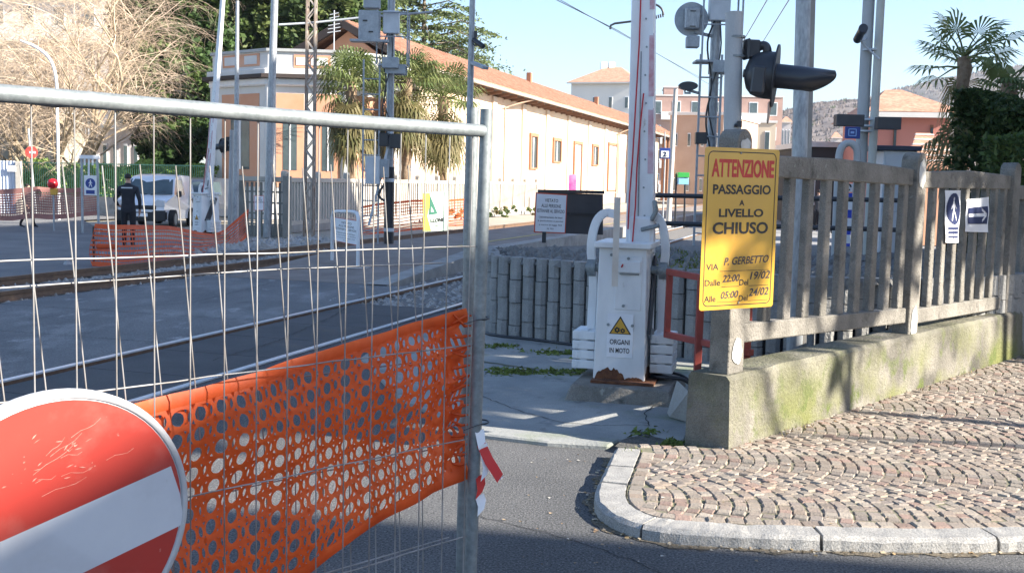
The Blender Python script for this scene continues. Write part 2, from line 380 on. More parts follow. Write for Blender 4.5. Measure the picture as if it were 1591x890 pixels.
b.build('moss', m_moss2, kind='stuff')

# pavement: kerb stones and fan-laid setts
KZ = .075
ker_px = [(957, 695), (938, 733), (925, 761), (928, 779), (942, 793), (958, 802), (996, 816), (1060, 824), (1160, 829), (1260, 832.5), (1460, 837), (1600, 834), (1800, 828), (2500, 825)]
K = [G(x, y, KZ) for x, y in ker_px]
def resample(P, step):
    out = [P[0].copy()]; acc = 0
    for i in range(len(P)-1):
        a, c = P[i], P[i+1]; L = (c-a).length; t = step-acc
        while t < L: out.append(a.lerp(c, t/L)); t += step
        acc = (acc+L) % step if False else L-(t-step)
    return out
def smooth_path(P, n=3):
    for _ in range(n):
        Q = [P[0]]
        for i in range(len(P)-1): Q += [P[i].lerp(P[i+1], .25), P[i].lerp(P[i+1], .75)]
        P = Q+[P[-1]]
    return P
KS = smooth_path(K, 3); KS = resample(KS, .05)
def nrm_at(P, i):
    d = (P[min(i+1, len(P)-1)]-P[max(i-1, 0)]).normalized(); return V((-d.y, d.x, 0))
KW = .17
inner = [KS[i]+nrm_at(KS, i)*KW for i in range(len(KS))]
cuts = [0, 9, 17, 34, 52, 70, 88, 106, 124, len(KS)-1]
cuts = [c_ for c_ in cuts[:-1] if c_ < len(KS)-6]+[len(KS)-1]
b = MB()
for a, c in zip(cuts[:-1], cuts[1:]):
    if c <= a: continue
    lo, li, ti = [], [], []
    for i in range(a, c+1):
        e = .006 if i in (a, c) else 0
        d = (KS[min(i+1, len(KS)-1)]-KS[max(i-1, 0)]).normalized()
        sh = d*(.008 if i == a else -.008 if i == c else 0)
        nn = nrm_at(KS, i)
        P = [KS[i]+sh-nn*.012+UP*(-KZ-.03), KS[i]+sh-nn*.006+UP*(-.02), KS[i]+sh+nn*.018, KS[i]+sh+nn*(KW-.008), KS[i]+sh+nn*(KW-.004)+UP*(-.05)]
        P = [p+V((random.uniform(-1, 1), random.uniform(-1, 1), random.uniform(-1, 1)))*(.003 if random.random() < .85 else .007) for p in P]
        lo.append(P)
    m = len(lo); flat = [p for r in lo for p in r]
    b.add(flat, [(i*5+j, (i+1)*5+j, (i+1)*5+j+1, i*5+j+1) for i in range(m-1) for j in range(4)])
    b.add(lo[0], [(4, 3, 2, 1, 0)]); b.add(lo[-1], [(0, 1, 2, 3, 4)])
b.build('kerb', m_kerb, kind='structure')
# wall line of the concrete fence
WC = G(1130, 700, .06); WF = G(1567, 560, .06)
WD = (WF-WC); WD.z = 0; WLEN = WD.length; WD.normalize(); WNn = V((WD.y, -WD.x, 0))      # outward (pavement side)
pave_poly = [p.copy() for p in inner]+[WC+WD*16+WNn*8, WC+WD*16+WNn*(-.5), WC+WNn*(-.1)-WD*.02, G(1060, 692, KZ), G(985, 690, KZ)]
sheet('pavement', [V((p.x, p.y, KZ-.009)) for p in pave_poly], m_joint)
def inside(p, poly):
    c = False; j = len(poly)-1
    for i in range(len(poly)):
        a, d = poly[i], poly[j]
        if (a.y > p.y) != (d.y > p.y) and p.x < (d.x-a.x)*(p.y-a.y)/(d.y-a.y)+a.x: c = not c
        j = i
    return c
pp = [(p.x, p.y) for p in pave_poly]; pp = [V((x, y, 0)) for x, y in pp]
rnd = random.Random(11); b = MB()
ax = V((.985, -.17, 0)); ay = V((.17, .985, 0)); Wb = 1.05; org = V((.3, 4.9, 0))
tones = [(.25, .2, .165), (.22, .185, .155), (.27, .23, .19), (.235, .21, .18), (.3, .255, .21), (.21, .18, .16), (.26, .205, .16), (.31, .27, .225), (.25, .165, .135)]
def sett(c, rz, w, l):
    M2 = rot2(rz); z = KZ+rnd.uniform(-.006, .005); i = .007
    tilt = V((rnd.uniform(-.05, .05), rnd.uniform(-.05, .05), 0))
    def pt(x, y, dz):
        o = M2 @ V((x*rnd.uniform(.92, 1.06), y*rnd.uniform(.92, 1.06), 0)); return c+o+UP*(z+dz+o.x*tilt.x+o.y*tilt.y)
    A = [pt(sx*w/2, sy*l/2, -.03) for sx, sy in ((-1, -1), (1, -1), (1, 1), (-1, 1))]
    B = [a+UP*.02 for a in A]
    Ct = [pt(sx*(w/2-i), sy*(l/2-i), 0) for sx, sy in ((-1, -1), (1, -1), (1, 1), (-1, 1))]
    t = rnd.choice(tones); g = rnd.uniform(.75, 1.2); b.col = (t[0]*g, t[1]*g, t[2]*g)
    b.add(A+B+Ct, [(0, 1, 5, 4), (1, 2, 6, 5), (2, 3, 7, 6), (3, 0, 4, 7), (4, 5, 9, 8), (5, 6, 10, 9), (6, 7, 11, 10), (7, 4, 8, 11), (8, 9, 10, 11)])
for kcol in range(-3, 12):
    for j in range(-16, 150):
        s0 = j*.079
        nseg = 14
        for a in range(nseg):
            ang = (a+.5)/nseg*R(100)-R(50); Rr = Wb/2/math.sin(R(50))
            c = org+ay*(kcol*Wb+Rr*math.sin(ang))+ax*(s0+Rr*math.cos(ang)-Rr*.64)
            c = c+V((rnd.uniform(-.006, .006), rnd.uniform(-.006, .006), 0))
            if c.y > 12.5 or c.x > 9 or c.x > .75*c.y+.8 or not inside(c, pp): continue
            if min((c.x-p.x)**2+(c.y-p.y)**2 for p in inner) < .0072: continue
            sett(c, math.atan2(ax.y, ax.x)+ang, .074*rnd.uniform(.94, 1.04), (Rr*R(100)/nseg-.005)*rnd.uniform(.9, 1.03))
# edging row of setts along the kerb and along the wall
for i in range(2, len(inner)-1, 2):
    nn = nrm_at(KS, i); d = V((nn.y, -nn.x, 0)); c = V((inner[i].x, inner[i].y, 0))+nn*.05
    sett(c, math.atan2(nn.y, nn.x), .085, .094)
b.build('setts', m_sett, kind='structure')

b = MB()
for i in range(len(KS)-1):
    n0, n1 = nrm_at(KS, i), nrm_at(KS, i+1); w0, w1 = .05+.025*math.sin(i*.7)+.015*math.sin(i*1.9), .05+.025*math.sin((i+1)*.7)+.015*math.sin((i+1)*1.9)
    a, c = V((KS[i].x, KS[i].y, .004)), V((KS[i+1].x, KS[i+1].y, .004)); b.add([a-n0*w0, c-n1*w1, c+n1*.02, a+n0*.02], [(0, 1, 2, 3)])
b.build('gutter_dirt', M('gutter dirt', (.1, .085, .06), (.17, .14, .1), .95, 25, bump=.6, grain=.4, gscale=90), kind='structure')
b = MB(); b.poly([G(x, y, .0395) for x, y in ((955, 693), (968, 682), (1000, 674), (1035, 682), (1058, 690), (1040, 700), (985, 700))]); b.build('broken_ground', M('broken dirt', (.07, .068, .06), (.13, .125, .11), .95, 14, bump=.9, grain=.5, gscale=80), kind='structure')
# grit, leaves and litter in the gutter
b = MB(); rnd = random.Random(4)
for i in range(300):
    t = rnd.randrange(len(KS)-30); p = KS[t]-nrm_at(KS, t)*abs(rnd.gauss(.02, .03)); s = rnd.uniform(.004, .013)
    a = rnd.uniform(0, 6.3); x = V((math.cos(a), math.sin(a), 0))*s; y = V((-x.y, x.x, 0))*rnd.uniform(.4, 1); p = V((p.x, p.y, .004+rnd.uniform(0, .004)))
    g = rnd.choice([(.3, .2, .1), (.22, .16, .08), (.4, .33, .22), (.15, .13, .1), (.3, .27, .22)]); b.col = g
    b.add([p-x-y, p+x-y, p+x*.6+y+UP*.006, p-x+y*.7+UP*.004], [(0, 1, 2, 3)])
b.build('gutter_litter', M('dry litter', (.3, .22, .12), rough=.9, attr=1.0), kind='stuff')
for px, py, lab in ((1152, 832, 'crumpled white paper scrap in the gutter at the second kerb joint'), (1398, 846, 'white paper scrap on the road edge at the right end of the kerb'), (1030, 822, 'white scrap stuck in the kerb joint near the rounded corner')):
    p = G(px, py, .006); bb = MB(); rr = random.Random(px)
    grid = [[p+V(((i-1.5)*.016+rr.uniform(-.004, .004), (j-1.5)*.014+rr.uniform(-.004, .004), rr.uniform(0, .022))) for i in range(4)] for j in range(4)]
    bb.add([q for r in grid for q in r], [(j*4+i, j*4+i+1, j*4+5+i, j*4+4+i) for j in range(3) for i in range(3)])
    bb.build('paper_scrap', m_whitec, label=lab, cat='litter')

b = MB(); rnd = random.Random(19)                           # weeds and dry leaves along the wall foot and kerb end
def tuft(p, n, h, cols):
    for k in range(n):
        a = rnd.uniform(0, 6.28); d = V((math.cos(a), math.sin(a), 0)); l_ = h*rnd.uniform(.5, 1.2); w_ = V((-d.y, d.x, 0))*.004
        c_ = rnd.choice(cols); g = rnd.uniform(.7, 1.3); b.col = (c_[0]*g, c_[1]*g, c_[2]*g); o = p+V((rnd.gauss(0, .02), rnd.gauss(0, .02), 0))
        b.add([o-w_, o+w_, o+d*l_*.5+UP*l_], [(0, 1, 2)])
for k in range(46):
    s_ = rnd.uniform(.15, 6.2); p = WC+WD*s_+WNn*rnd.uniform(.01, .05); p.z = KZ-.01
    tuft(p, rnd.randrange(3, 9), rnd.uniform(.015, .05), [(.12, .16, .04), (.2, .18, .07), (.25, .17, .09)])
for px_, py_, n_, h_ in ((1568, 843, 40, .05), (1200, 660, 18, .05), (1030, 812, 14, .04), (985, 700, 14, .03), (1460, 560, 20, .06)):
    for k in range(4): tuft(G(px_+rnd.gauss(0, 8), py_+rnd.gauss(0, 2), .01 if py_ > 800 else KZ-.01), n_//4+1, h_, [(.13, .2, .04), (.17, .2, .06)])
b.build('weeds', M('weeds', (.13, .17, .05), rough=.9, attr=1.0), kind='stuff')
b = MB()
for k in range(260):                                        # grit and dry leaf bits on the setts and the road edge
    if k < 150: s_ = rnd.uniform(0, 6); p = WC+WD*s_+WNn*abs(rnd.gauss(.02, .09)); p.z = KZ+.004
    else: p = G(rnd.uniform(760, 1500), rnd.uniform(700, 880), 0); p.z = (KZ+.005) if inside(p, pp) else .004
    s = rnd.uniform(.004, .012); a = rnd.uniform(0, 6.3); x = V((math.cos(a), math.sin(a), 0))*s; y = V((-x.y, x.x, 0))*.6
    b.col = rnd.choice([(.24, .15, .08), (.32, .24, .15), (.15, .1, .06), (.4, .38, .34)]); b.add([p-x-y, p+x-y+UP*.003, p+x+y, p-x+y+UP*.005], [(0, 1, 2, 3)])
b.build('leaf_litter', bpy.data.materials['dry litter'], kind='stuff')

m_crk = M('tar seam', (.03, .03, .032), rough=.9)
crack([G(745, 800, .004), G(800, 815, .004), G(905, 842, .004), G(1010, 880, .004), G(1060, 905, .004)], .003, .004, m_crk, 'road_crack')
crack([G(330, 560, 0), G(430, 530, 0), G(520, 490, 0), G(560, 462, 0)], .006, .004, m_crk, 'deck_crack')
crack([G(20, 500, 0), G(160, 480, 0), G(300, 470, 0), G(420, 440, 0)], .006, .004, m_crk, 'deck_crack')
# ================================================================== retaining wall of split blocks
gw = [T(-5.0, 14.6), T(-4.15, 12.75), G(757, 525), G(825, 531), G(897, 541), G(970, 549), V((1.75, 11.1, 0)), V((2.9, 10.45, 0)), V((4.0, 10.55, 0)), V((5.5, 11.6, 0)), V((8.5, 14.5, 0))]
gw = [V((p.x, p.y, 0)) for p in gw]
GP = resample(smooth_path(gw, 2), .168)
GHT = .95
w = thing('retaining_wall', 'curved low wall of grey split-faced blocks with dark vertical joints beside the track', 'wall', (GP[20].x, GP[20].y, 0))
b = MB(); rnd = random.Random(2)
for i in range(len(GP)-1):
    a, c = GP[i], GP[i+1]; d = (c-a).normalized(); nn = V((d.y, -d.x, 0)); zb = 0 if i > 4 else 0
    z = -.03; stag = rnd.choice([0, 0, .02])
    hts = [.20, .25, .25, .25] if i % 2 else [.25, .25, .25, .2]
    top = GHT if i > 6 else GHT*(.45+.09*i)
    for hh in hts:
        z2 = min(z+hh*(GHT+.03)/.95, top)
        if z2-z < .03: break
        mid = (a+c)/2; g = rnd.uniform(.22, .34); b.col = (g, g, g*.97)
        off = rnd.uniform(-.012, .012)
        wd = (c-a).length-.03
        # split face: centre bulge
        x0, x1 = mid-d*wd/2, mid+d*wd/2; f0 = nn*(.045+off); bulge = nn*(.062+off+rnd.uniform(-.01, .004))
        zz0, zz1 = UP*(z+.004), UP*(z2-.004)
        P = [x0+zz0+f0*.6, x0+zz1+f0*.6, x0+d*wd*.3+zz0+bulge, x0+d*wd*.3+zz1+bulge*1.05, x0+d*wd*.72+zz0+bulge*1.1, x0+d*wd*.72+zz1+bulge, x1+zz0+f0*.6, x1+zz1+f0*.6, x0+zz0-nn*.1, x0+zz1-nn*.1, x1+zz0-nn*.1, x1+zz1-nn*.1]
        b.add(P, [(0, 2, 3, 1), (2, 4, 5, 3), (4, 6, 7, 5), (8, 0, 1, 9), (6, 10, 11, 7), (1, 3, 5, 7, 11, 9), (0, 8, 10, 6, 4, 2)])
        z = z2
b.build('block_facing', m_gabion, w)
b = MB()
P = [p for p in GP]
for i in range(len(P)-1):
    a, c = P[i], P[i+1]; nn = V(((c-a).y, -(c-a).x, 0)).normalized(); top = (GHT-.02) if i > 6 else GHT*(.42+.09*i)
    b.add([a-nn*.005-UP*.04, c-nn*.005-UP*.04, c-nn*.005+UP*top, a-nn*.005+UP*top, a-nn*.2+UP*top, c-nn*.2+UP*top], [(0, 1, 2, 3), (3, 2, 5, 4)])
b.build('wall_core', m_dark, w)
# fill behind the wall with stones
fillp = GP[7:]; back = [V((9.5, 17, 0)), V((5, 17.5, 0)), V((1.5, 16.2, 0)), T(-4.0, 15.2)]
b = MB(); b.poly([V((p.x, p.y, GHT-.07)) for p in fillp]+[V((p.x, p.y, GHT-.07)) for p in back])
b.add([T(-4.0, 15.2, GHT-.07), V((1.5, 16.2, GHT-.07)), V((5, 17.5, GHT-.07)), V((9.5, 17, GHT-.07)), T(-4.0, 17, -.03), V((1.5, 18.2, -.03)), V((5, 19.5, -.03)), V((9.5, 19, -.03))], [(0, 1, 5, 4), (1, 2, 6, 5), (2, 3, 7, 6)])
b.build('stone_fill', m_ballast, kind='structure')
def along(r):
    i = r.randrange(7, len(GP)-8); a = GP[i]; c = GP[i+1]; nn = V((-(c-a).y, (c-a).x, 0)).normalized()
    return a+nn*(r.uniform(-.02, 1.0)) if r.random() < .6 else a+nn*r.uniform(.1, 3.0)
stones('wall_top_stones', along, 2000, GHT-.07, .05, .1, 9, m_cobble)
b = MB(); rnd = random.Random(8)
for i in range(500):
    p = along(rnd); p = V((rnd.uniform(1.5, 2.6), 0, 0)) if False else p
    if not (1.2 < p.x < 2.8): continue
    for k in range(5):
        a = rnd.uniform(0, 6.3); s = rnd.uniform(.02, .06); x = V((math.cos(a), math.sin(a), 0))*.012
        q = p+V((rnd.uniform(-.06, .06), rnd.uniform(-.06, .06), GHT-.03)); b.add([q-x, q+x, q+V((rnd.uniform(-s, s), rnd.uniform(-s, s), s*1.3))], [(0, 1, 2)])
b.build('wall_top_grass', m_moss2, kind='stuff')
# small stones, dark cable duct at wall foot
b = MB(); b.tube([p+V(((GP[min(i+1, len(GP)-1)]-GP[i-1]).y, -(GP[min(i+1, len(GP)-1)]-GP[i-1]).x, 0)).normalized()*.1+UP*.05 for i, p in enumerate(GP[11:30], 11)], .016, 8)
b.build('cable_pipe', m_black, label='thin black pipe running along the foot of the grey block wall', cat='pipe')

# ================================================================== concrete fence on its base wall
def wpt(s, o=0.0, z=0.0): return WC+WD*s+WNn*o+UP*(z-WC.z)
WT = .32; WZ0, WZ1 = .02, .56
cf = thing('concrete_fence', 'weathered concrete picket fence on a mossy base wall at the pavement', 'fence', (wpt(0, 0, 0)))
b = MB(); prof_n = 46
rnd = random.Random(3)
# base wall, slightly irregular top and battered face, built as a strip of sections
secs = []
SL = 6.55
for i in range(prof_n+1):
    s = SL*i/prof_n; zt = WZ1-.005+rnd.uniform(-.006, .006)
    e = 1.0 if 0 < i < prof_n else .96
    secs.append([wpt(s, .012, -.03), wpt(s, .004, .25), wpt(s, -.004+rnd.uniform(-.004, .004), zt-.03), wpt(s, -.03, zt), wpt(s, -WT+.02, zt), wpt(s, -WT, zt-.03), wpt(s, -WT-.012, -.03)])
m = len(secs); b.add([p for r in secs for p in r], [(i*7+j, i*7+j+1, (i+1)*7+j+1, (i+1)*7+j)[::-1] for i in range(m-1) for j in range(6)])
b.add(secs[0], [(0, 1, 2, 3, 4, 5, 6)]); b.add(secs[-1], [(6, 5, 4, 3, 2, 1, 0)])
# lower continuing wall beyond the step
b.prism([wpt(SL+.02, 0, -.03), wpt(SL+.02, 0, .42), wpt(SL+.02, -WT, .42), wpt(SL+.02, -WT, -.03)], WD*9)
b.build('base_wall', m_moss, cf)
po = -.13                                                   # fence centre line inside the wall
FP0 = wpt(0, po, 0)
def sfence(px, py, o=po):                                   # along-wall position of a pixel on the fence plane
    P = onplane(px, py, wpt(0, o), WNn); return (P-wpt(0, o)).dot(WD), P.z
def post(s, zb, zt, wid, name='post', mat=m_fcon, cap=None):
    b = MB(); n = 10; r = wid/2
    pts = [wpt(s-r, po-.075, zb), wpt(s+r, po-.075, zb)]
    prof = [(-r, zb), (r, zb), (r*.92, zt-r*.9)]+[(r*.92*math.cos(a), zt-r*.9+r*.9*math.sin(a)) for a in [math.pi*k/n for k in range(1, n)]]+[(-r*.92, zt-r*.9)]
    b.prism([wpt(s+x, po-.075, z) for x, z in prof], WNn*.15)
    p = b.build(name, mat, cf, bevel=.006)
    return p
s1, z1t = sfence(1146, 201); s1b, z1b = sfence(1126, 570)
s2, z2t = sfence(1428, 238); s3, z3t = sfence(1573, 253)
S1, S2, S3 = .16, sfence(1413, 380)[0], sfence(1563, 380)[0]
ZT1, ZT2, ZT3 = z1t, z2t, z3t
print('fence', S1, S2, S3, ZT1, ZT2, ZT3)
def patch(par, s, z0, z1, wdt, seed):
    r = random.Random(seed); b = MB(); n = 14; zc = (z0+z1)/2
    pts = [wpt(s+math.cos(a)*wdt/2*r.uniform(.75, 1.05), po+.0785, zc+math.sin(a)*(z1-z0)/2*r.uniform(.8, 1.1)) for a in [6.2832*k/n for k in range(n)]]
    b.prism(pts, WNn*.003); b.build('plaster_patch', m_patch, par)
P1 = post(S1, WZ1-.01, ZT1, .2)
P2 = post(S2, WZ1-.01-.06, ZT2, .2); P3 = post(S3, WZ1-.06, ZT3, .22)
post(S3+2.3, .4, ZT3-.12, .2)
patch(P1, S1, ZT1-.16, ZT1-.06, .15, 1); patch(P1, S1-.0, .6, .8, .13, 2); patch(P2, S2+.0, ZT2-.32, ZT2-.05, .155, 3); patch(P2, S2, .5, .8, .15, 4)
def panel(sa, sb, za_t, zb_t, za_b, zb_b, n, hr=.14, ph=.5, pw=.06):
    b = MB(); L = sb-sa
    def zt(s): return za_t+(zb_t-za_t)*(s-sa)/L
    def zb(s): return za_b+(zb_b-za_b)*(s-sa)/L
    b.prism([wpt(sa, po-.04, zt(sa)), wpt((sa+sb)/2, po-.04, (za_t+zb_t)/2+.03), wpt(sb, po-.04, zt(sb)), wpt(sb, po-.04, zt(sb)-hr), wpt(sa, po-.04, zt(sa)-hr)], WNn*.08)
    b.prism([wpt(sa, po-.045, zb(sa)), wpt(sb, po-.045, zb(sb)), wpt(sb, po-.045, zb(sb)+.13), wpt(sa, po-.045, zb(sa)+.13)], WNn*.09)
    for i in range(n):
        s = sa+L*(i+ph)/n; z0 = zb(s)+.13-.004; z1 = zt(s)-hr+.02
        w0, w1 = pw, pw-.007
        P = [wpt(s-w0, po-.03, z0), wpt(s+w0, po-.03, z0), wpt(s+w1, po-.03, z1), wpt(s-w1, po-.03, z1)]
        b.prism(P, WNn*.06)
    return b.build('picket_panel', m_fcon, cf, bevel=.008)
_, zpt1 = sfence(1215, 244); _, zpt2 = sfence(1400, 262); _, zpb1 = sfence(1160, 528); _, zpb2 = sfence(1390, 503)
panel(S1+.05, S2-.05, zpt1, zpt2, zpb1, zpb2, 10, ph=((sfence(1320, 345)[0]-S1-.05)/((S2-S1-.1)/10)+.5) % 1, pw=.052)
_, a1 = sfence(1445, 268); _, a2 = sfence(1550, 272); _, a3 = sfence(1425, 500); _, a4 = sfence(1535, 482)
print(zpt1, zpt2, zpb1, zpb2, a1, a2, a3, a4)
panel(S2+.05, S3-.05, a1, a2, a3, a4, 9, pw=.048)
panel(S3+.06, S3+2.25, a2-.1, a2-.14, a4-.1, a4-.12, 8)
# small leaning slab in front of the wall end
b = MB(); b.prism([G(1040, 648, .04), G(1066, 655, .04), G(1070, 608, .3), G(1056, 595, .3)], V((.0, .14, 0)))
b.build('concrete_slab', m_conc, label='small pale concrete slab leaning against the end of the base wall', cat='slab', bevel=.01)

# ================================================================== yellow closure sign
def sheet_sign(corners_px, Ys):
    """TL, TR, BR, BL pixels with distances -> origin TL, x dir, y dir, width, height"""
    tl, tr, br, bl = [D(x, y, Y) for (x, y), Y in zip(corners_px, Ys)]
    xd = ((tr-tl)+(br-bl)).normalized(); yd = ((tl-bl)+(tr-br)); yd = (yd-xd*yd.dot(xd)).normalized()
    c = (tl+tr+br+bl)/4; w_ = ((tr-tl).length+(br-bl).length)/2; h_ = ((tl-bl).length+(tr-br).length)/2
    return c, xd, yd, w_, h_
YD = 6.62
c, xd, yd, sw, sh = sheet_sign([(1098, 227), (1211, 234), (1201, 475), (1084, 484)], [YD, YD*1.05, YD*1.05, YD])
nz = xd.cross(yd)
if nz.y > 0: nz = -nz
print('ysign', sw, sh, xd, yd, nz, c)
ys = thing('closure_sign', 'yellow Attenzione passaggio a livello chiuso notice with handwritten dates on the fence corner post', 'sign', c-nz*.0)
def P2s(u, v, o=0): return c+xd*(u*sw)+yd*(v*sh)+nz*o     # u,v in -0.5..0.5
def rrect(cu, cv, w_, h_, r, n=5):
    pts = []
    for sx, sy, a0 in ((1, 1, 0), (-1, 1, 90), (-1, -1, 180), (1, -1, 270)):
        for k in range(n+1):
            a = R(a0+90*k/n); pts.append((cu+sx*(w_/2-r)+r*math.cos(a), cv+sy*(h_/2-r)+r*math.sin(a)))
    return pts
def loc3(x, y, o=0): return c+xd*x+yd*y+nz*o
b = MB(); b.prism([loc3(x, y, -.003) for x, y in rrect(0, 0, sw, sh, .02)], nz*.003); b.build('sign_sheet', m_yel, ys)
b = MB()                                                     # printed border
o1, o2 = rrect(0, 0, sw*.92, sh*.955, .04), rrect(0, 0, sw*.92-.012, sh*.955-.012, .034); n = len(o1)
b.add([loc3(x, y, .0012) for x, y in o1+o2], [(i, (i+1) % n, n+(i+1) % n, n+i) for i in range(n)])
xs = xd if xd.cross(yd).dot(nz) > 0 else xd
for st, v, h, wf, bo in (('PASSAGGIO', .225, .06, .78, 1), ('A', .143, .036, .07, 1), ('LIVELLO', .08, .052, .60, 1), ('CHIUSO', -.014, .074, .75, 1)):
    b.text(st, loc3(.008*sw, v*sh+.02), xd, yd, h, wf*sw, bold=bool(bo), off=.0015)
for st, v, u, wf in (('VIA', -.232, -.43, .16), ('Dalle', -.33, -.44, .2), ('Alle', -.43, -.44, .15), ('Del', -.335, .02, .12), ('Del', -.435, .02, .12)):
    b.text(st, loc3(u*sw, v*sh), xd, yd, .038, wf*sw, off=.0015, align=-1)
for u0, u1, v in ((-.25, .42, -.262), (-.22, .02, -.36), (.15, .42, -.36), (-.27, .02, -.455), (.15, .42, -.455)):
    b.add([loc3(u0*sw, v*sh, .0012), loc3(u1*sw, v*sh, .0012), loc3(u1*sw, v*sh+.003, .0012), loc3(u0*sw, v*sh+.003, .0012)], [(0, 1, 2, 3)])
b.build('black_lettering', m_ink, ys)
b = MB(); b.text('ATTENZIONE', loc3(.01*sw, .375*sh), xd, yd, .108, .83*sw, bold=True, off=.0015); b.text('ATTENZIONE', loc3(.013*sw, .375*sh), xd, yd, .112, .84*sw, bold=True, off=.0012); b.build('red_lettering', m_redink, ys)
for st, v, u, wf, h in (('P. GERBETTO', -.205, -.2, .6, .048), ('22:00', -.312, -.21, .22, .045), ('19/02', -.30, .16, .27, .05), ('05:00', -.415, -.23, .23, .045), ('24/02', -.405, .15, .27, .05)):
    MB().text(st, loc3(u*sw, v*sh+.004), (xd+yd*.03), yd, h, wf*sw, off=.002, align=-1, shear=.25).build('handwriting', m_pen, ys)
for u_, v_ in ((-.02, .47), (.01, -.462)): MB().tube([loc3(u_, sh*v_, -.004), loc3(u_, sh*v_, .006)], .006, 8).build('screw', m_galv, ys)

# ================================================================== paper signs tied to the fence
def fence_sheet(name, label, px, off, curl):
    tl, tr, br, bl = [onplane(x, y, wpt(0, po+off), WNn) for x, y in px]
    t = thing(name, label, 'paper sign', (tl+tr+br+bl)/4)
    n = 8; rows = []
    for j in range(n+1):
        for i in range(n+1):
            u, v = i/n, j/n; p = (tl*(1-u)+tr*u)*(1-v)+(bl*(1-u)+br*u)*v
            rows.append(p+WNn*(curl*math.sin(u*3.1)*(.5+.5*v)+.004*math.sin(v*9+u*4)))
    b = MB(); b.add(rows, [(j*(n+1)+i, (j+1)*(n+1)+i, (j+1)*(n+1)+i+1, j*(n+1)+i+1) for j in range(n) for i in range(n)], True)
    b.build('sheet', m_paper, t)
    def at(u, v, o=.0):
        p = (tl*(1-u)+tr*u)*(1-v)+(bl*(1-u)+br*u)*v
        return p+WNn*(curl*math.sin(u*3.1)*(.5+.5*v)+.004*math.sin(v*9+u*4)+.004+o)
    return t, at, (tr-tl).normalized(), (tl-bl).normalized(), (tr-tl).length, (tl-bl).length
def strip(b, at, pts, w, o=0):
    for (u0, v0), (u1, v1) in zip(pts[:-1], pts[1:]): pass
t, at, xd2, yd2, w2, h2 = fence_sheet('pedestrian_notice', 'white paper with a dark round walking-pedestrian symbol on the concrete fence', [(1468, 296), (1493, 296), (1489, 377), (1469, 377)], .05, .02)
def grid_patch(b, at, f, u0, u1, v0, v1, n, o):            # keep cells whose centre satisfies f
    for i in range(n):
        for j in range(n):
            ua, ub = u0+(u1-u0)*i/n, u0+(u1-u0)*(i+1)/n; va, vb = v0+(v1-v0)*j/n, v0+(v1-v0)*(j+1)/n
            if f((ua+ub)/2, (va+vb)/2): b.add([at(ua, va, o), at(ua, vb, o), at(ub, vb, o), at(ub, va, o)], [(0, 1, 2, 3)])
def seg(px, py, ax_, ay_, bx, by):
    dx, dy = bx-ax_, by-ay_; t_ = max(0, min(1, ((px-ax_)*dx+(py-ay_)*dy)/(dx*dx+dy*dy))); return math.hypot(px-ax_-t_*dx, py-ay_-t_*dy)
def ped(x, y):                                               # walking figure in a unit disc, y up
    if math.hypot(x-.02, y-.62) < .13: return True
    for a in ((.0, .42, .02, .0, .13), (.02, 0, .3, -.7, .085), (0, 0, -.28, -.68, .085), (.02, .4, .36, .05, .065), (0, .4, -.3, .02, .065)):
        if seg(x, y, *a[:4]) < a[4]: return True
    return False
b = MB(); grid_patch(b, at, lambda u, v: math.hypot((u-.5)/.44, (v-.35)/.30) < 1 and not ped((u-.5)/.44, -(v-.35)/.30), .04, .96, .04, .67, 44, 0)
grid_patch(b, at, lambda u, v: not ((int((v-.7)*24) % 2 == 1) and .15 < (u*7) % 1), .12, .88, .7, .95, 22, 0)
b.build('printed_symbol', m_navy, t)
t, at, xd2, yd2, w2, h2 = fence_sheet('arrow_notice', 'white paper with a white arrow on dark blue, pointing right, on the concrete fence', [(1502, 310), (1537, 306), (1535, 361), (1499, 360)], .055, .015)
b = MB(); grid_patch(b, at, lambda u, v: not (abs(v-.5) < .05 and .12 < u < .78) and not (.62 < u < .86 and abs(abs(v-.5)-(.86-u)*.75) < .045), .07, .93, .26, .76, 40, 0)
b.build('printed_symbol', m_navy, t)

# ================================================================== level-crossing machine with its raised boom
bc = V((.97, 9.22, 0))
brz = R(-14)                                               # front faces the camera, right side turned away
bm_ = thing('barrier_machine', 'white level crossing barrier machine with raised boom in front of the block wall', 'barrier', (bc.x, bc.y, .035), brz)
def L(x, y, z): return V((bc.x, bc.y, 0))+rot2(brz) @ V((x, y, 0))+UP*z
def lb(b, c, size): b.box(L(*c), size, rot2(brz)); return b
PZ = .16
b = MB(); A = [L(x, y, .0) for x, y in ((-.42, -.56), (.5, -.56), (.5, .5), (-.42, .5))]; B_ = [L(x, y, PZ) for x, y in ((-.36, -.50), (.44, -.50), (.44, .44), (-.36, .44))]
b.add(A+B_, [(0, 1, 5, 4), (1, 2, 6, 5), (2, 3, 7, 6), (3, 0, 4, 7), (4, 5, 6, 7), (3, 2, 1, 0)]); b.build('concrete_plinth', m_fcon, bm_, bevel=.012)
hw, hd = .205, .30; TOP = 1.3
b = MB(); lb(b, (.04, -.06, PZ+.012), (.52, .66, .022)); b.build('base_plate', m_rust, bm_)
b = MB()                                                   # cabinet, slightly tapered, rusted lower edge cut ragged
A = [L(x, y, PZ+.024) for x, y in ((-hw-.01, -hd), (hw+.01, -hd), (hw+.01, hd), (-hw-.01, hd))]; B_ = [L(x, y, TOP-.03) for x, y in ((-hw+.01, -hd+.02), (hw-.01, -hd+.02), (hw-.01, hd-.02), (-hw+.01, hd-.02))]
b.add(A+B_, [(0, 1, 5, 4), (1, 2, 6, 5), (2, 3, 7, 6), (3, 0, 4, 7), (4, 5, 6, 7), (3, 2, 1, 0)]); cab = b.build('cabinet', m_white, bm_, bevel=.006)
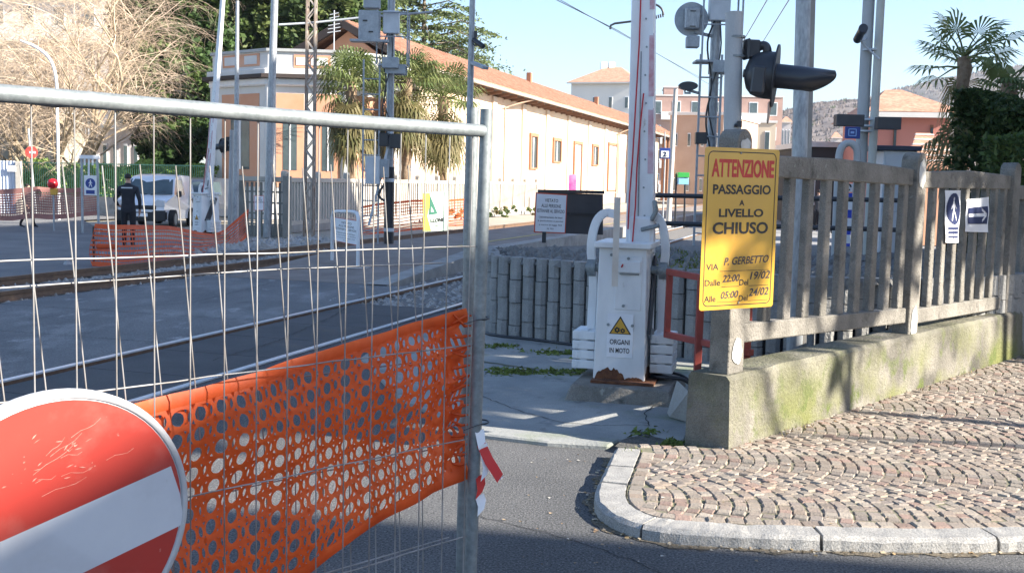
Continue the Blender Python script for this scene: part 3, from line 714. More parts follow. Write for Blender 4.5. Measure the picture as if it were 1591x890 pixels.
b = MB(); lb(b, (0, 0, TOP-.005), (.47, .66, .05)); b.build('lid', m_white, bm_, bevel=.008)
r3 = random.Random(6)
def rustblot(face, u0, u1, zmax, seed, par=cab):
    r = random.Random(seed); n = 16; pts = []
    for k in range(n+1):
        t_ = k/n; pts.append((u0+(u1-u0)*t_, PZ+.03+zmax*(math.sin(math.pi*t_)**.5)*r.uniform(.7, 1.05)))
    pts = [(u1, PZ+.026)]+[(u0, PZ+.026)]+pts
    b = MB()
    if face == 'f':
        P = [L(u, -hd+.02*(z-PZ)/(TOP-PZ)-.003, z) for u, z in pts]
    else:
        P = [L(hw+.013-.02*(z-PZ)/(TOP-PZ), u, z) for u, z in pts]
    b.poly(P if face == 'f' else P); b.build('rust_patch', m_rust, par)
rustblot('f', -.2, .05, .1, 1); rustblot('s', -.28, .05, .11, 2); rustblot('f', .05, .2, .025, 3)
lbx = lambda name, m, c_, s_, par=bm_, bev=.004: lb(MB(), c_, s_).build(name, m, par, bevel=bev)
door = lbx('service_door', m_white, (.055, -hd+.012, .985), (.22, .012, .44))
lbx('lock_flap', m_white, (.06, -hd-.0, 1.12), (.19, .03, .1), door, .008)
lbx('flap_shadow_gap', m_galv, (.06, -hd-.002, 1.062), (.16, .012, .012), door, .002)
b = MB()
for x, z in ((-.09, 1.215), (.05, 1.19), (.02, .80), (.1, .64), (-.1, .64)): b.disc(L(x, -hd+.008, z), L(0, -1, 0)-L(0, 0, 0), .012, .02, 10)
b.build('bolt', m_galv, cab)
# warning plate on the front
wp = MB(); zc = .545; yy = lambda z: -hd+.02*(z-PZ)/(TOP-PZ)-.004
fx, fz = (L(1, 0, 0)-L(0, 0, 0)), UP; fn = L(0, -1, 0)-L(0, 0, 0)
pl = lbx('warning_plate', m_paper, (.0, yy(zc)-.001, zc+.005), (.215, .005, .36), bm_, .001)
def wp3(x, z, o): return L(x, yy(zc)-.004-o, z)
tri = [(-.092, zc+.02), (.092, zc+.02), (0, zc+.17)]
MB().poly([wp3(x, z, .001) for x, z in tri]).build('triangle_border', m_ink, pl)
s_ = .84; MB().poly([wp3(x*s_, (z-zc-.07)*s_+zc+.068, .002) for x, z in tri]).build('yellow_triangle', m_yel, pl)
b = MB()
for gx, gz, rr in ((-.024, .055, .02), (.022, .05, .017)):
    o = []; n = 24
    for k in range(n):
        r_ = rr*(1.25 if (k//2) % 2 else 1); o.append((gx+r_*math.cos(6.283*k/n), zc+gz+r_*math.sin(6.283*k/n)))
    i_ = [(gx+rr*.4*math.cos(6.283*k/n), zc+gz+rr*.4*math.sin(6.283*k/n)) for k in range(n)]
    b.add([wp3(x, z, .0035) for x, z in o+i_], [(k, (k+1) % n, n+(k+1) % n, n+k) for k in range(n)])
b.build('gear_symbol', m_ink, pl); b = MB(); b.text('ORGANI', wp3(0, zc-.045, .002), fx, fz, .042, .165, off=.001); b.text('IN MOTO', wp3(0, zc-.115, .002), fx, fz, .042, .165, off=.001)
b.build('black_lettering', m_ink, pl)
# shaft, arms and counterweights
b = MB(); b.tube([L(-.36, .02, 1.08), L(.36, .02, 1.08)], .035, 14); b.build('shaft', m_galv, bm_)
for sx in (-1, 1):
    b = MB(); x = sx*.30
    path = [L(sx*.12, .0, 1.54), L(sx*.2, .0, 1.555), L(sx*.265, .0, 1.5), L(x-sx*.0, .0, 1.4), L(x+sx*.02, .01, 1.25), L(x, .03, 1.08), L(x-sx*.01, .04, .9), L(x+sx*.0, .05, .7), L(x+sx*.0, .05, .34)]
    path = [V(p) for p in path]; P = smooth_path(path, 1)
    for i in range(len(P)-1):
        d = (P[i+1]-P[i]).normalized(); b.beam(P[i]-d*.004, P[i+1]+d*.004, .07, .05, L(0, -1, 0)-L(0, 0, 0))
    arm = b.build('counterweight_arm', m_white, bm_, bevel=.004)
    b = MB(); b.disc(L(x-sx*.03, .02, 1.08), (L(sx, 0, 0)-L(0, 0, 0)), .075, .07, 18); b.build('hub', m_galv, arm)
    for k in range(4):
        z = .27+.082*k
        b = MB(); lb(b, (x+sx*.03, .03, z), (.19, .36, .072)); lb(b, (x+sx*.03, .03, z+.039), (.07, .345, .012)); lb(b, (x+sx*.03-.055, .03, z), (.03, .367, .05))
        b.build('counterweight_plate', m_white, arm, bevel=.012)
# boom: tapering box beam standing almost upright
bx = .08
B0 = L(bx+.01, -.02, 1.22); BT = D(1003, -330, 9.5)
bd = (BT-B0).normalized(); L4 = (BT-B0).length; BT = B0+bd*7.2
b = MB(); sd = (L(1, 0, 0)-L(0, 0, 0)); Lb = (BT-B0).length
b.beam(B0+sd*.02, BT, .235, .15, sd.cross(bd), .08, .07); boom = b.build('boom', m_white, bm_, bevel=.008)
def bp(t_, x, o): return B0+sd*.02+bd*(t_*L4)+sd*x*(1-.37*t_)+(-sd.cross(bd) if sd.cross(bd).y > 0 else sd.cross(bd))*(o+.025-.022*t_)
# reflective bands (faded) on the boom's right flank, edge seam, bracket, sagging red rope lights
for t0, t1, xx in ((.17, .31, .062), (.335, .47, .064), (.52, .66, .066)):
    b = MB(); b.add([bp(t0, xx, .056), bp(t0, xx+.05, .056), bp(t1, xx+.05, .05), bp(t1, xx, .05)], [(0, 1, 2, 3)]); b.build('faded_band', M('faded reflective red', (.5, .22, .24), (.62, .5, .55), .5, 9), boom)
b = MB(); b.add([bp(0, -.02, .057), bp(0, -.008, .057), bp(.95, -.008, .042), bp(.95, -.02, .042)], [(0, 1, 2, 3)]); b.build('seam', m_galv, boom)
b = MB()
for k in range(14): b.disc(bp(.02+.06*k, .03+.01*(k % 2), .045), -sd.cross(bd) if sd.cross(bd).y > 0 else sd.cross(bd), .008, .016, 8)
b.build('bolt', m_galv, boom)
b = MB()
b.tube([bp(.62, -.02, .075), bp(.45, -.03, .08), bp(.3, -.055, .085), bp(.2, -.07, .085), bp(.12, -.09, .08), bp(.05, -.095, .085)], .007, 6)
b.tube([bp(.34, .02, .08), bp(.26, -.01, .085), bp(.18, -.03, .08), bp(.1, -.035, .09), bp(.02, -.05, .12), L(.0, -.33, 1.12)], .007, 6)
b.build('red_rope', M('red rope', (.45, .02, .03), rough=.6), boom)
lp = [D(959, 330, 8.78), D(955, 445, 8.72)]
b = MB(); b.beam(lp[0]+bd*.12, lp[1], .05, .008, V((0, -1, 0))); b.build('loose_slat', M('milky plastic', (.78, .74, .68), (.66, .6, .53), .5, 4, trans=.3), boom)
lbx('boom_bracket', m_white, (bx+.03, -.0, 1.36), (.2, .2, .34), bm_, .02)
b = MB(); b.tube([L(.2, -.08, 1.5), L(.24, -.1, 1.58), L(.22, -.08, 1.66)], .02, 8); b.tube([L(.12, -.1, 1.42), L(.27, -.12, 1.46)], .018, 8); b.build('boom_latch', m_galv, bm_)
# drive chain cover on the right side (dark slanted guard)
b = MB(); b.prism([L(hw+.004, -.2, .55), L(hw+.004, -.02, .55), L(hw+.001, .22, 1.16), L(hw+.001, .1, 1.2)], L(.02, 0, 0)-L(0, 0, 0)); b.build('side_guard', m_blk2, bm_, bevel=.004)
b = MB()
for k in range(7): b.tube([L(hw+.03, -.16, .52+.012*k), L(hw+.05, -.1, .52+.012*k), L(hw+.03, -.05, .52+.012*k)], .005, 6)
b.build('spring', m_galv, bm_)
# cables and clutter at its foot on the right
b = MB(); rr = random.Random(21)
for k in range(4):
    P = [L(.24, -.1+.05*k, PZ+.03)]+[L(.34+.1*i, -.18+.06*k+rr.uniform(-.05, .05), PZ+.02+rr.uniform(0, .05)) for i in range(3)]+[L(.66, -.12+.05*k, .05)]
    b.tube(smooth_path([V(p) for p in P], 2), .012, 6)
b.build('cable_bundle', m_black, label='black cables lying from the barrier machine foot to the wall end', cat='cable')

# ================================================================== red steel frame beside the machine
fy = 8.9
rf = thing('red_frame', 'red painted steel frame standing between the barrier machine and the fence', 'frame', (D(1075, 600, fy).x, fy, .03))
def fr(px, py, Y=fy): return D(px, py, Y)
b = MB(); pts = [fr(1039, 423), fr(1034, 519)]
b.beam(fr(1041, 418), fr(1036, 523), .05, .05, V((0, 1, 0))); b.beam(fr(1038, 422), fr(1100, 433, 8.5), .05, .05); b.beam(fr(1034, 519), fr(1168, 548, 8.1), .05, .05)
b.build('frame_bar', m_redp, rf, bevel=.004)
b = MB(); b.beam(fr(1090, 430, 8.55), V((fr(1082, 600, 8.55).x, 8.55, .03)), .055, .055, V((0, 1, 0))); b.beam(fr(1164, 460, 8.15), V((fr(1160, 560, 8.15).x, 8.15, .03)), .05, .05, V((0, 1, 0)))
b.build('frame_leg', m_redp, rf, bevel=.004)

# ================================================================== road signal on its round post behind the corner
sy = 8.1
base = V((D(1134, 560, sy).x, sy, 0))
topp = D(1141, 20, sy)
sg = thing('road_signal', 'black level crossing light with long visor on a grey round post behind the yellow sign', 'traffic light', base)
b = MB(); dv = (topp-base); b.tube([base, topp], [.068, .064], 20); b.tube([topp-dv.normalized()*.012, topp+dv.normalized()*.003], .066, 20); pst = b.build('post', m_polec, sg)
b = MB()
for py in (58, 88): b.tube([D(1143, py, sy)-V((0, 0, .008)), D(1143, py, sy)+V((0, 0, .008))], .07, 20)
b.build('clamp_band', m_galv, pst)
b = MB(); b.box(D(1168, 77, sy-.02), (.1, .1, .13), rot2(R(10))); b.box(D(1160, 77, sy-.02), (.02, .12, .15), rot2(R(10))); b.build('clamp_box', m_black, sg, bevel=.01)
b = MB(); b.tube(smooth_path([D(1178, 74, sy-.02), D(1186, 70, sy-.03), D(1192, 74, sy-.04), D(1193, 92, sy-.04)], 2), .032, 12); b.build('elbow', m_black, sg)
# lamp axis points right and a little towards the camera
la = V((.93, -.32, -.085)).normalized(); lc = D(1203, 118, sy-.06)
hb = MB(); R0 = .165
prof = [(.0, .0), (.05, .006), (.1, .025), (.135, .06), (.152, .11), (.158, .16), (.158, .213)]
prof = [(d_, r_) for r_, d_ in prof]
x_ = la; y_ = UP.cross(x_).normalized(); z_ = x_.cross(y_)
n = 24; P = []
for d_, r_ in prof:
    for k in range(n):
        a = 6.2832*k/n; P.append(lc+x_*(d_-.215)+y_*(math.cos(a)*r_)+z_*(math.sin(a)*r_*1.08))
hb.add(P, [(i*n+k, i*n+(k+1) % n, (i+1)*n+(k+1) % n, (i+1)*n+k) for i in range(len(prof)-1) for k in range(n)], True)
hb.build('lamp_housing', m_black, sg)
MB().disc(lc+x_*-.223-z_*.0, x_, .03, .02, 14).build('housing_knob', m_galv, sg)
MB().box(lc+x_*-.09+z_*-.05-y_*.135, (.1, .06, .2), frame(x_, y_)).build('housing_hinge', m_blk2, sg, bevel=.015)
b = MB(); b.disc(lc+x_*.002, x_, .165, .012, 36, UP, .225); bp_ = b.build('background_plate', m_black, sg)
# rim strip of the plate lower, reddish where bare
b = MB(); q0 = lc+x_*-.008-z_*.19; b.prism([q0+y_*.075, q0-y_*.075, q0-y_*.04-z_*.14, q0-z_*.155, q0+y_*.04-z_*.14], x_*.008); b.build('backing_tongue', M('bare pinkish board', (.42, .3, .25), (.5, .38, .32), .8, 8), sg)
b = MB(); n = 32; rv = .088; Lv = .44; P = []                # long hood: tube with an obliquely cut, rounded mouth
def ring_v(ln, rad, dr): return [lc+x_*ln+y_*math.cos(6.2832*k/n)*rad+z_*(math.sin(6.2832*k/n)*rad+dr) for k in range(n)]
for rad in (rv, rv-.006):
    P += ring_v(.012, rad, 0)+ring_v(.2, rad*.97, -.004)
    for k in range(n):
        a = 6.2832*k/n; up_ = math.sin(a); ln = Lv*(1-.40*((1-up_)/2)**2.0-.05*max(0, up_)**3)
        P.append(lc+x_*ln+y_*math.cos(a)*rad*.93+z_*(up_*rad*.93-.012))
fs = []
for i in range(2):
    fs += [(i*n+k, i*n+(k+1) % n, (i+1)*n+(k+1) % n, (i+1)*n+k) for k in range(n)]
    fs += [((3+i)*n+k, (4+i)*n+k, (4+i)*n+(k+1) % n, (3+i)*n+(k+1) % n) for k in range(n)]
fs += [(2*n+k, 2*n+(k+1) % n, 5*n+(k+1) % n, 5*n+k) for k in range(n)]
b.add(P, fs, True)
b.build('visor', M('visor black', (.025, .03, .042), (.04, .045, .055), .35, 4), sg)
b = MB(); b.disc(lc+x_*.0145, x_, .078, .004, 24); b.build('lens', M('dark red lens', (.12, .005, .005), rough=.1, spec=.8), sg)
b = MB(); b.tube([D(1141, 195, sy-.07), D(1150, 195, sy-.08)], .012, 8); b.box(D(1149, 193, sy-.08), (.03, .03, .045)); b.build('cable_clip', m_black, sg)

# ================================================================== board with notice + rails behind the wall
by = 16.5
bd_ = thing('notice_board', 'dark grey board on a post carrying a white no-entry notice above the stone bed', 'sign', (D(845, 400, by).x, by, .88))
b = MB(); c0 = D(905, 331, by+.15); b.prism([D(835, 299, by), D(937, 302, by+.5), D(937, 365, by+.5), D(835, 361, by)], V((0, .04, 0))); b.build('dark_board', m_blk2, bd_, bevel=.004)
b = MB(); b.beam(D(885, 331.5, by+.2)+V((0, -.02, 0)), D(936, 333, by+.5)+V((0, -.02, 0)), .03, .03); b.beam(D(836, 299, by)+V((0, -.0, .02)), D(938, 301, by+.5)+V((0, 0, .02)), .05, .05); b.build('board_batten', m_black, bd_)
b = MB(); b.beam(D(845.5, 360, by+.02), V((D(844.5, 395, by+.02).x, by+.02, .88)), .06, .06, V((0, 1, 0))); b.build('board_post', m_black, bd_)
def notice(par, tl, tr, br, bl, nn, border, lines, parts=True):
    n_ = ((tr-tl).cross(tl-bl)).normalized()
    if n_.dot(tl) > 0: n_ = -n_
    bl = tl+br-tr
    xd_, yd_ = (tr-tl).normalized(), (tl-bl).normalized(); cc = (tl+tr+br+bl)/4; W_, H_ = (tr-tl).length, (tl-bl).length
    MB().prism([tl, tr, br, bl], n_*.006).build('notice_rim', border, par)
    k = .03*H_; q = [tl+xd_*k-yd_*k, tr-xd_*k-yd_*k, br-xd_*k+yd_*k, bl+xd_*k+yd_*k]
    MB().prism([p+n_*.0065 for p in q], n_*.004).build('notice_sheet', m_paper, par)
    for st, v, h, wf in lines: MB().text(st, cc+yd_*(v*H_)+n_*.0115, xd_, yd_, h*H_, wf*W_, off=.0).build('lettering', m_ink, par)
LINES = [('VIETATO', .32, .085, .42), ('ALLE PERSONE', .185, .085, .62), ('ESTRANEE AL SERVIZIO', .055, .085, .86), ("L'attraversamento dei binari", -.1, .055, .74), ('e pericoloso e punito', -.2, .055, .8), ('a norma di legge 753', -.3, .05, .72), ('N. 753', -.39, .04, .2)]
dv_ = V((0, -.05, 0))
notice(bd_, D(832, 299, by)+dv_, D(881, 302, by+.25)+dv_, D(878, 363, by+.25)+dv_, D(833, 360, by)+dv_, None, M('notice red rim', (.55, .09, .05), rough=.5), LINES)
# black pipe railing crossing behind machine and fence
rl = thing('pipe_railing', 'black two-bar pipe railing behind the barrier machine and the concrete fence', 'railing', (D(1085, 400, 14.5).x, 14.5, .88))
b = MB()
for (xa, ya, Ya), (xb, yb, Yb) in ((((992, 303, 14.6)), ((1420, 312, 14.2))), (((1000, 346, 14.6)), ((1420, 358, 14.2)))): b.tube([D(xa, ya, Ya), D(xb, yb, Yb)], .032, 10)
b.build('rail_bar', m_black, rl)
for px in (1000, 1226, 1400):
    b = MB(); t_ = D(px, 300, 14.5); b.tube([V((t_.x, 14.45, .86)), t_], .03, 10); b.build('railing_post', m_black, rl)

# ================================================================== site fence in front: panels, net, signs, tape
def dep(x): return 1/(.4065-(.4065-.2801)*x/750)             # distance of the fence plane at pixel x
FL, FR = D(0, 265, dep(0)), D(752, 280, dep(752))
FL.z = FR.z = 0
FD = (FR-FL).normalized(); FN = V((FD.y, -FD.x, 0))           # FN points to the camera side
print('site fence', FL, FR, FD, FN)
def fpt(s, o, z): return FR+FD*(-s)+FN*o+UP*z                # s metres left of the right-hand post
def fpix(px, py, o=0):
    P = onplane(px, py, FR+FN*o, FN); return -(P-FR).dot(FD), P.z
Pw = 2.6
m_wire = M('galvanised wire', (.36, .36, .36), (.22, .2, .18), .5, 8, metal=.3)
f1 = thing('site_fence_panel', 'galvanised mesh site fence panel with the thick round top tube', 'fence', fpt(Pw/2, 0, 0))
ptop, pbot = onplane(756, 170, FR, FN), onplane(731, 890, FR, FN)
lean = (ptop-pbot)/(ptop.z-pbot.z)
def onpost(z, base=pbot, ln=lean): return base+ln*(z-base.z)
b = MB(); b.tube([onpost(0.0), onpost(ptop.z)], .0205, 20); b.build('post', m_galv, f1)
zl = fpix(0, 147)[1]; zr = fpix(740, 203)[1]; print('tube z', zl, zr)
sl_ = fpix(0, 147)[0]
def ztube(s): return zr+(zl-zr)*s/sl_
b = MB(); b.tube([fpt(Pw, .0, ztube(Pw)), fpt(1.4, 0, ztube(1.4)+.003), fpt(.6, 0, ztube(.6)-.002), fpt(.012, 0, ztube(0))], .0205, 22); b.build('top_tube', m_galv, f1)
b = MB(); b.tube([fpt(Pw, 0, 0), fpt(Pw, 0, 2.0)], .0205, 16); b.build('post', m_galv, f1)
b = MB(); rnd = random.Random(17)
zs = [1.945, 1.585, 1.262, .95, .62, .3, .12]
for z in zs:
    P = [fpt(Pw*k/26, -.008+.003*math.sin(k*1.7), z+ztube(Pw*k/26)-ztube(0)+(.006*math.sin(k*2.1) if z > 1.9 else rnd.uniform(-.0015, .0015))) for k in range(27)]
    b.tube(P, .0024, 5)
i = 0; s = .055
while s < Pw-.03:
    x0 = .004*rnd.uniform(-1, 1)
    b.tube([fpt(s+x0, -.004, .1), fpt(s+.002, -.004, 1.0), fpt(s, -.004, 1.35), fpt(s-.004, -.004, 1.96)], .0021, 5)
    s += .1006
b.build('wire_mesh', m_wire, f1)
# second panel leaning behind the first
f2 = thing('site_fence_panel', 'second mesh site fence panel leaning just behind, its wires ending below the top tube', 'fence', fpt(Pw/2, -.12, 0))
p2t, p2b = onplane(735, 168, fpt(0, -.12, 0), FN), onplane(717, 890, fpt(0, -.12, 0), FN)
b = MB(); b.tube([p2b+(p2t-p2b)/(p2t.z-p2b.z)*(-p2b.z), p2t], .0205, 18); b.build('post', m_galv, f2)
b = MB(); s = .12
while s < Pw:
    zt_ = 1.84-.02*s+.006*rnd.uniform(-1, 1)
    b.tube([fpt(s+.01-.09*0, -.11, .12), fpt(s+.035, -.11, .95), fpt(s+.12, -.10, zt_)], .0021, 5); s += .1006
for z in (1.52, 1.20, .9, .58):
    b.tube([fpt(.02, -.115, z+.004), fpt(Pw*.3, -.113, z+.012), fpt(Pw*.6, -.115, z), fpt(Pw, -.115, z+.006)], .0024, 5)
b.build('wire_mesh', m_wire, f2)
b = MB(); b.tube([fpt(Pw, -.12, 0), fpt(Pw, -.12, 1.9)], .0205, 14); b.build('post', m_galv, f2)
# ties
for py in (494, 655):
    b = MB()
    p = onplane(748, py, FR+FN*.0, FN)
    P = [p+V((math.cos(a)*.024, math.sin(a)*.024, .002*math.sin(a))) for a in [6.2832*k/16 for k in range(17)]]; b.tube(P, .0028, 5)
    b.tube([p+FN*.024, p+FN*.03-FD*.05, p+FN*.02-FD*.1+UP*-.01], .0016, 5)
    b.build('cable_tie', m_black, f1)

# orange net: two overlapping layers of a sheet with real holes
net = thing('orange_safety_net', 'bright orange plastic safety net hung doubled on the near site fence', 'safety net', fpt(.9, -.05, .4))
tp = [fpix(x, y, -.06) for x, y in ((737, 476), (700, 486), (620, 510), (520, 540), (400, 578), (300, 605), (225, 624))]
bt = [fpix(x, y, -.06) for x, y in ((729, 728), (700, 745), (631, 789), (559, 830), (481, 890))]
def interp(tab, s):
    tab = sorted(tab)
    if s <= tab[0][0]: return tab[0][1]
    for (a, za), (c_, zc_) in zip(tab[:-1], tab[1:]):
        if s <= c_: return za+(zc_-za)*(s-a)/(c_-a)
    (a, za), (c_, zc_) = tab[-2:]
    return zc_+(zc_-za)/(c_-a)*(s-c_)*.6
def net_layer(off, smax, du, phase, rows, band, seed, amp, topd=0.0, botd=0.0, skew=0.0, smin=.012):
    rnd = random.Random(seed); b = MB(); ph = [rnd.uniform(0, 6) for _ in range(6)]
    def pos(s, v):
        s_ = s+.012*math.sin(v*7+s*9+ph[0])*min(1, s*6)
        g = max(0, 1-s/.16)
        z = interp(tp, s_)*(1-v)+interp(bt, s_)*v-topd*(1-v)+botd*v
        z += amp*.35*math.sin(s*11+v*3+ph[1])*(.3+v*(1-v)*3)+.018*g*math.sin(v*40+seed)
        o = off+amp*math.sin(s*13+v*4+ph[2])+amp*.6*math.sin(s*29-v*9+ph[3])+.012*math.sin(v*11+ph[4]+s*2)+.02*g*math.sin(v*33+ph[5])
        return fpt(s_, o, z)
    nh = 14
    cols = int((smax-smin)/du)
    for i in range(cols):
        for j in range(rows):
            u0, u1 = smin+i*du, smin+(i+1)*du
            sh_ = skew*du*(j % 2)
            v0, v1 = band+(1-2*band)*j/rows, band+(1-2*band)*(j+1)/rows
            cx, cy = .5+phase+rnd.uniform(-.025, .025), .5+rnd.uniform(-.03, .03)
            rx, ry = .40*rnd.uniform(.95, 1.05), .40*rnd.uniform(.93, 1.05)
            cx = .5+max(-.12, min(.12, cx-.5))
            if u0 < .12: rx *= .75; ry *= .8
            ring = []
            for k in range(nh):
                a = 6.2832*k/nh; cc, ss = math.cos(a), math.sin(a)
                ex = abs(cc)**.85*(1 if cc > 0 else -1); ey = abs(ss)**.85*(1 if ss > 0 else -1)
                ring.append((cx+rx*ex, cy+ry*ey))
            sq = []
            for k in range(nh):
                a = 6.2832*k/nh; cc, ss = math.cos(a), math.sin(a); m_ = max(abs(cc), abs(ss)); sq.append((.5+.5*cc/m_, .5+.5*ss/m_))
            P = [pos(u0+(u1-u0)*x+sh_, v0+(v1-v0)*y) for x, y in sq+ring]
            b.add(P, [(k, (k+1) % nh, nh+(k+1) % nh, nh+k) for k in range(nh)], True)
    for va, vb in ((0, band), (1-band, 1)):                   # solid top and bottom bands
        n = int(smax/.03)
        for i in range(n):
            s0_, s1_ = smin+(smax-smin)*i/n, smin+(smax-smin)*(i+1)/n
            vm = (va+vb)/2
            b.add([pos(s0_, va), pos(s1_, va), pos(s1_, vm)+FN*.004, pos(s0_, vm)+FN*.004, pos(s1_, vb), pos(s0_, vb)], [(0, 1, 2, 3), (3, 2, 4, 5)], True)
    return b
net_layer(-.06, 2.2, .064, 0, 11, .055, 3, .007).build('net_front', m_orange, net)
net_layer(-.072, 2.2, .064, .0, 11, .055, 3, .008, .008, -.004, smin=.026).build('net_back', m_orange, net)
# gathered end wrapped on the post
b = MB(); rnd = random.Random(12)
for k in range(16):
    z = .86+.033*k; z2 = z+rnd.uniform(-.03, .03)
    c0 = onpost(z)
    b.tube([fpt(.07, -.06, z2)+V((0, 0, rnd.uniform(-.01, .01))), c0+FN*-.03-FD*.035, c0-FN*.028-FD*.01], [.004, .006, .003], 5)
b.build('gathered_end', m_orange, net)
# red and white barrier tape on the right post
tpb = thing('barrier_tape', 'torn red and white barrier tape dangling from the right fence post', 'tape', onpost(.85))
def ribbon(b, pts, w, sides):
    P = []
    for p, sd_ in zip(pts, sides): P += [V(p)-V(sd_)*w/2, V(p)+V(sd_)*w/2]
    b.add(P, [(2*i, 2*i+1, 2*i+3, 2*i+2) for i in range(len(pts)-1)], True)
dt = dep(750)-.02
for name, mat_, pts in (('red_stripe', M('tape red', (.7, .03, .02), rough=.4, trans=.25), [[(748, 690), (760, 716), (768, 728), (777, 743)], [(746, 738), (748, 756), (744, 770)]]), ('white_stripe', m_whitec, [[(745, 668), (747, 680), (749, 692)], [(777, 742), (778, 744)], [(745, 769), (749, 782), (747, 796)], [(750, 690), (757, 722), (752, 742)]])):
    b = MB()
    for pl_ in pts:
        P = [D(x, y, dt-.01*k) for k, (x, y) in enumerate(pl_)]
        ribbon(b, P, .034, [V((.8, .45, .25+.3*k)).normalized() for k in range(len(P))])
    b.build(name, mat_, tpb)

# ================================================================== no-entry disc leaning in front of the fence
r1, r2 = ray(84.6, 830.7), None
sc_ = D(84.6, 830.7, 2.17)
cdir = (V((0, 0, CH))-sc_).normalized()
nn = (cdir*.80+(CR*.8-CU*.6)*.60).normalized()
ns = thing('no_entry_sign', 'large round red no-entry sign with white bar leaning on the near site fence', 'sign', sc_)
rad = .30
xa = (onplane(280, 716, sc_, nn)-onplane(0, 840, sc_, nn)).normalized(); ya = nn.cross(xa)
def sp(x, y, o=0): return sc_+xa*x+ya*y+nn*o
print('sign', nn, xa, sc_)
n = 72
b = MB()
def ringp(r, o): return [sp(r*math.cos(6.28319*k/n), r*math.sin(6.28319*k/n), o) for k in range(n)]
rim = [(rad, -.028), (rad+.002, -.004), (rad, .003), (rad-.012, .004), (rad-.014, .001)]
P = [p for r_, o_ in rim for p in ringp(r_, o_)]
b.add(P, [(i*n+k, i*n+(k+1) % n, (i+1)*n+(k+1) % n, (i+1)*n+k) for i in range(len(rim)-1) for k in range(n)], True)
b.build('rim', M('sign rim', (.55, .55, .56), (.42, .42, .44), .4, 6), ns)
b = MB(); b.add(ringp(rad-.006, .0), [tuple(range(n))]); b.add(ringp(rad-.006, -.003), [tuple(range(n))[::-1]]); b.build('white_disc', m_signwhite, ns)
b = MB(); b.add(ringp(rad*.945, .002), [tuple(range(n))]); face = b.build('red_face', m_signred, ns)
u0 = (onplane(140, 778, sc_, nn)-sc_).dot(ya); u1 = (onplane(290, 810, sc_, nn)-sc_).dot(ya)
print('bar', u0, u1)
top_, bot_ = (onplane(280, 716, sc_, nn)-sc_).dot(ya), (onplane(289, 810, sc_, nn)-sc_).dot(ya); rx_ = (onplane(289, 760, sc_, nn)-sc_).dot(xa); print(top_, bot_, rx_)
b = MB(); rx_ = min(rx_, rad*.93); hb_ = (top_-bot_)/2; mid = (top_+bot_)/2
b.add([sp(-rx_, bot_, .0035), sp(rx_*.985, bot_, .0035), sp(rx_, mid, .0035), sp(rx_*.97, top_, .0035), sp(-rx_, top_, .0035)], [(0, 1, 2, 3, 4)]); b.build('white_bar', m_signwhite, ns)
m_scuff = M('scuffed paint', (.6, .28, .23), (.55, .16, .12), .6, 90)
rnd = random.Random(31)
for (cx, cy, n_, sp_) in ((.07, .17, 9, .022), (-.02, .14, 7, .03), (.1, .11, 6, .02), (.0, .2, 5, .05)):
    b = MB()
    for k in range(n_):
        x, y = cx+rnd.gauss(0, sp_), cy+rnd.gauss(0, sp_*.35); l_ = rnd.uniform(.002, .009); w_ = rnd.uniform(.0006, .0022); t_ = rnd.gauss(.1, .35)
        if y < top_+.012 or math.hypot(x, y) > .27: continue
        dx, dy = math.cos(t_), math.sin(t_)
        b.add([sp(x-l_*dx, y-l_*dy, .003), sp(x-dy*w_*-.6-l_*.2*dx, y-w_*.8, .003), sp(x+l_*dx, y+l_*dy, .003), sp(x-dy*w_, y+w_*.9, .003)], [(0, 1, 2, 3)])
    b.build('scuff_mark', m_scuff, face)
for k in range(9):
    a0, l_ = rnd.uniform(-.3, .5), rnd.uniform(.03, .12); x, y = rnd.uniform(-.02, .17), rnd.uniform(top_+.02, .2); b = MB(); w_ = .0006
    dx, dy = math.cos(a0), math.sin(a0); P = [(x+dx*l_*t_+.004*math.sin(t_*5), y+dy*l_*t_+.003*math.sin(t_*7)) for t_ in (0, .25, .5, .75, 1)]
    if max(math.hypot(*p) for p in P) > .27: continue
    b.add([sp(px_, py_+s_*w_, .0028) for px_, py_ in P for s_ in (-1, 1)], [(2*i, 2*i+2, 2*i+3, 2*i+1) for i in range(4)]); b.build('scratch', m_scuff, face)
b = MB(); b.tube([sp(.0, .2, -.03), sp(0, -.5, -.03), V((sp(0, -.6, 0).x, sp(0, -.6, 0).y, 0))], .02, 10); b.build('support_tube', m_galv, ns)
# ================================================================== generic builders for the middle distance
def px(Y): return Y/F
def foot(x, y, Y, z=0.0):
    p = D(x, y, Y); return V((p.x, Y, z))
def vbox(root, name, m, x0, y0, x1, y1, Y, depth, bev=.006, dy=0.0):
    """upright box filling the pixel rectangle at distance Y"""
    a, c = D(x0, y0, Y), D(x1, y1, Y); w_, h_ = abs(c.x-a.x), abs(a.z-c.z)
    return MB().box(((a.x+c.x)/2, Y+dy, (a.z+c.z)/2), (w_, depth, h_)).build(name, m, root, bevel=bev)
def pole(root, name, m, xb, yb, xt, yt, Y, z0, r0, r1=None, n=14):
    t = D(xt, yt, Y); bt = D(xb, yb, Y); d = (t-bt)/(t.z-bt.z); bt = bt+d*(z0-bt.z)
    return MB().tube([bt, t], [r0, r1 or r0], n).build(name, m, root)
m_sig = M('signal grey', (.3, .33, .36), (.4, .43, .45), .55, 6, metal=.2, grain=.1, gscale=30)
m_siglt = M('signal light grey', (.6, .63, .66), (.52, .55, .58), .5, 5)

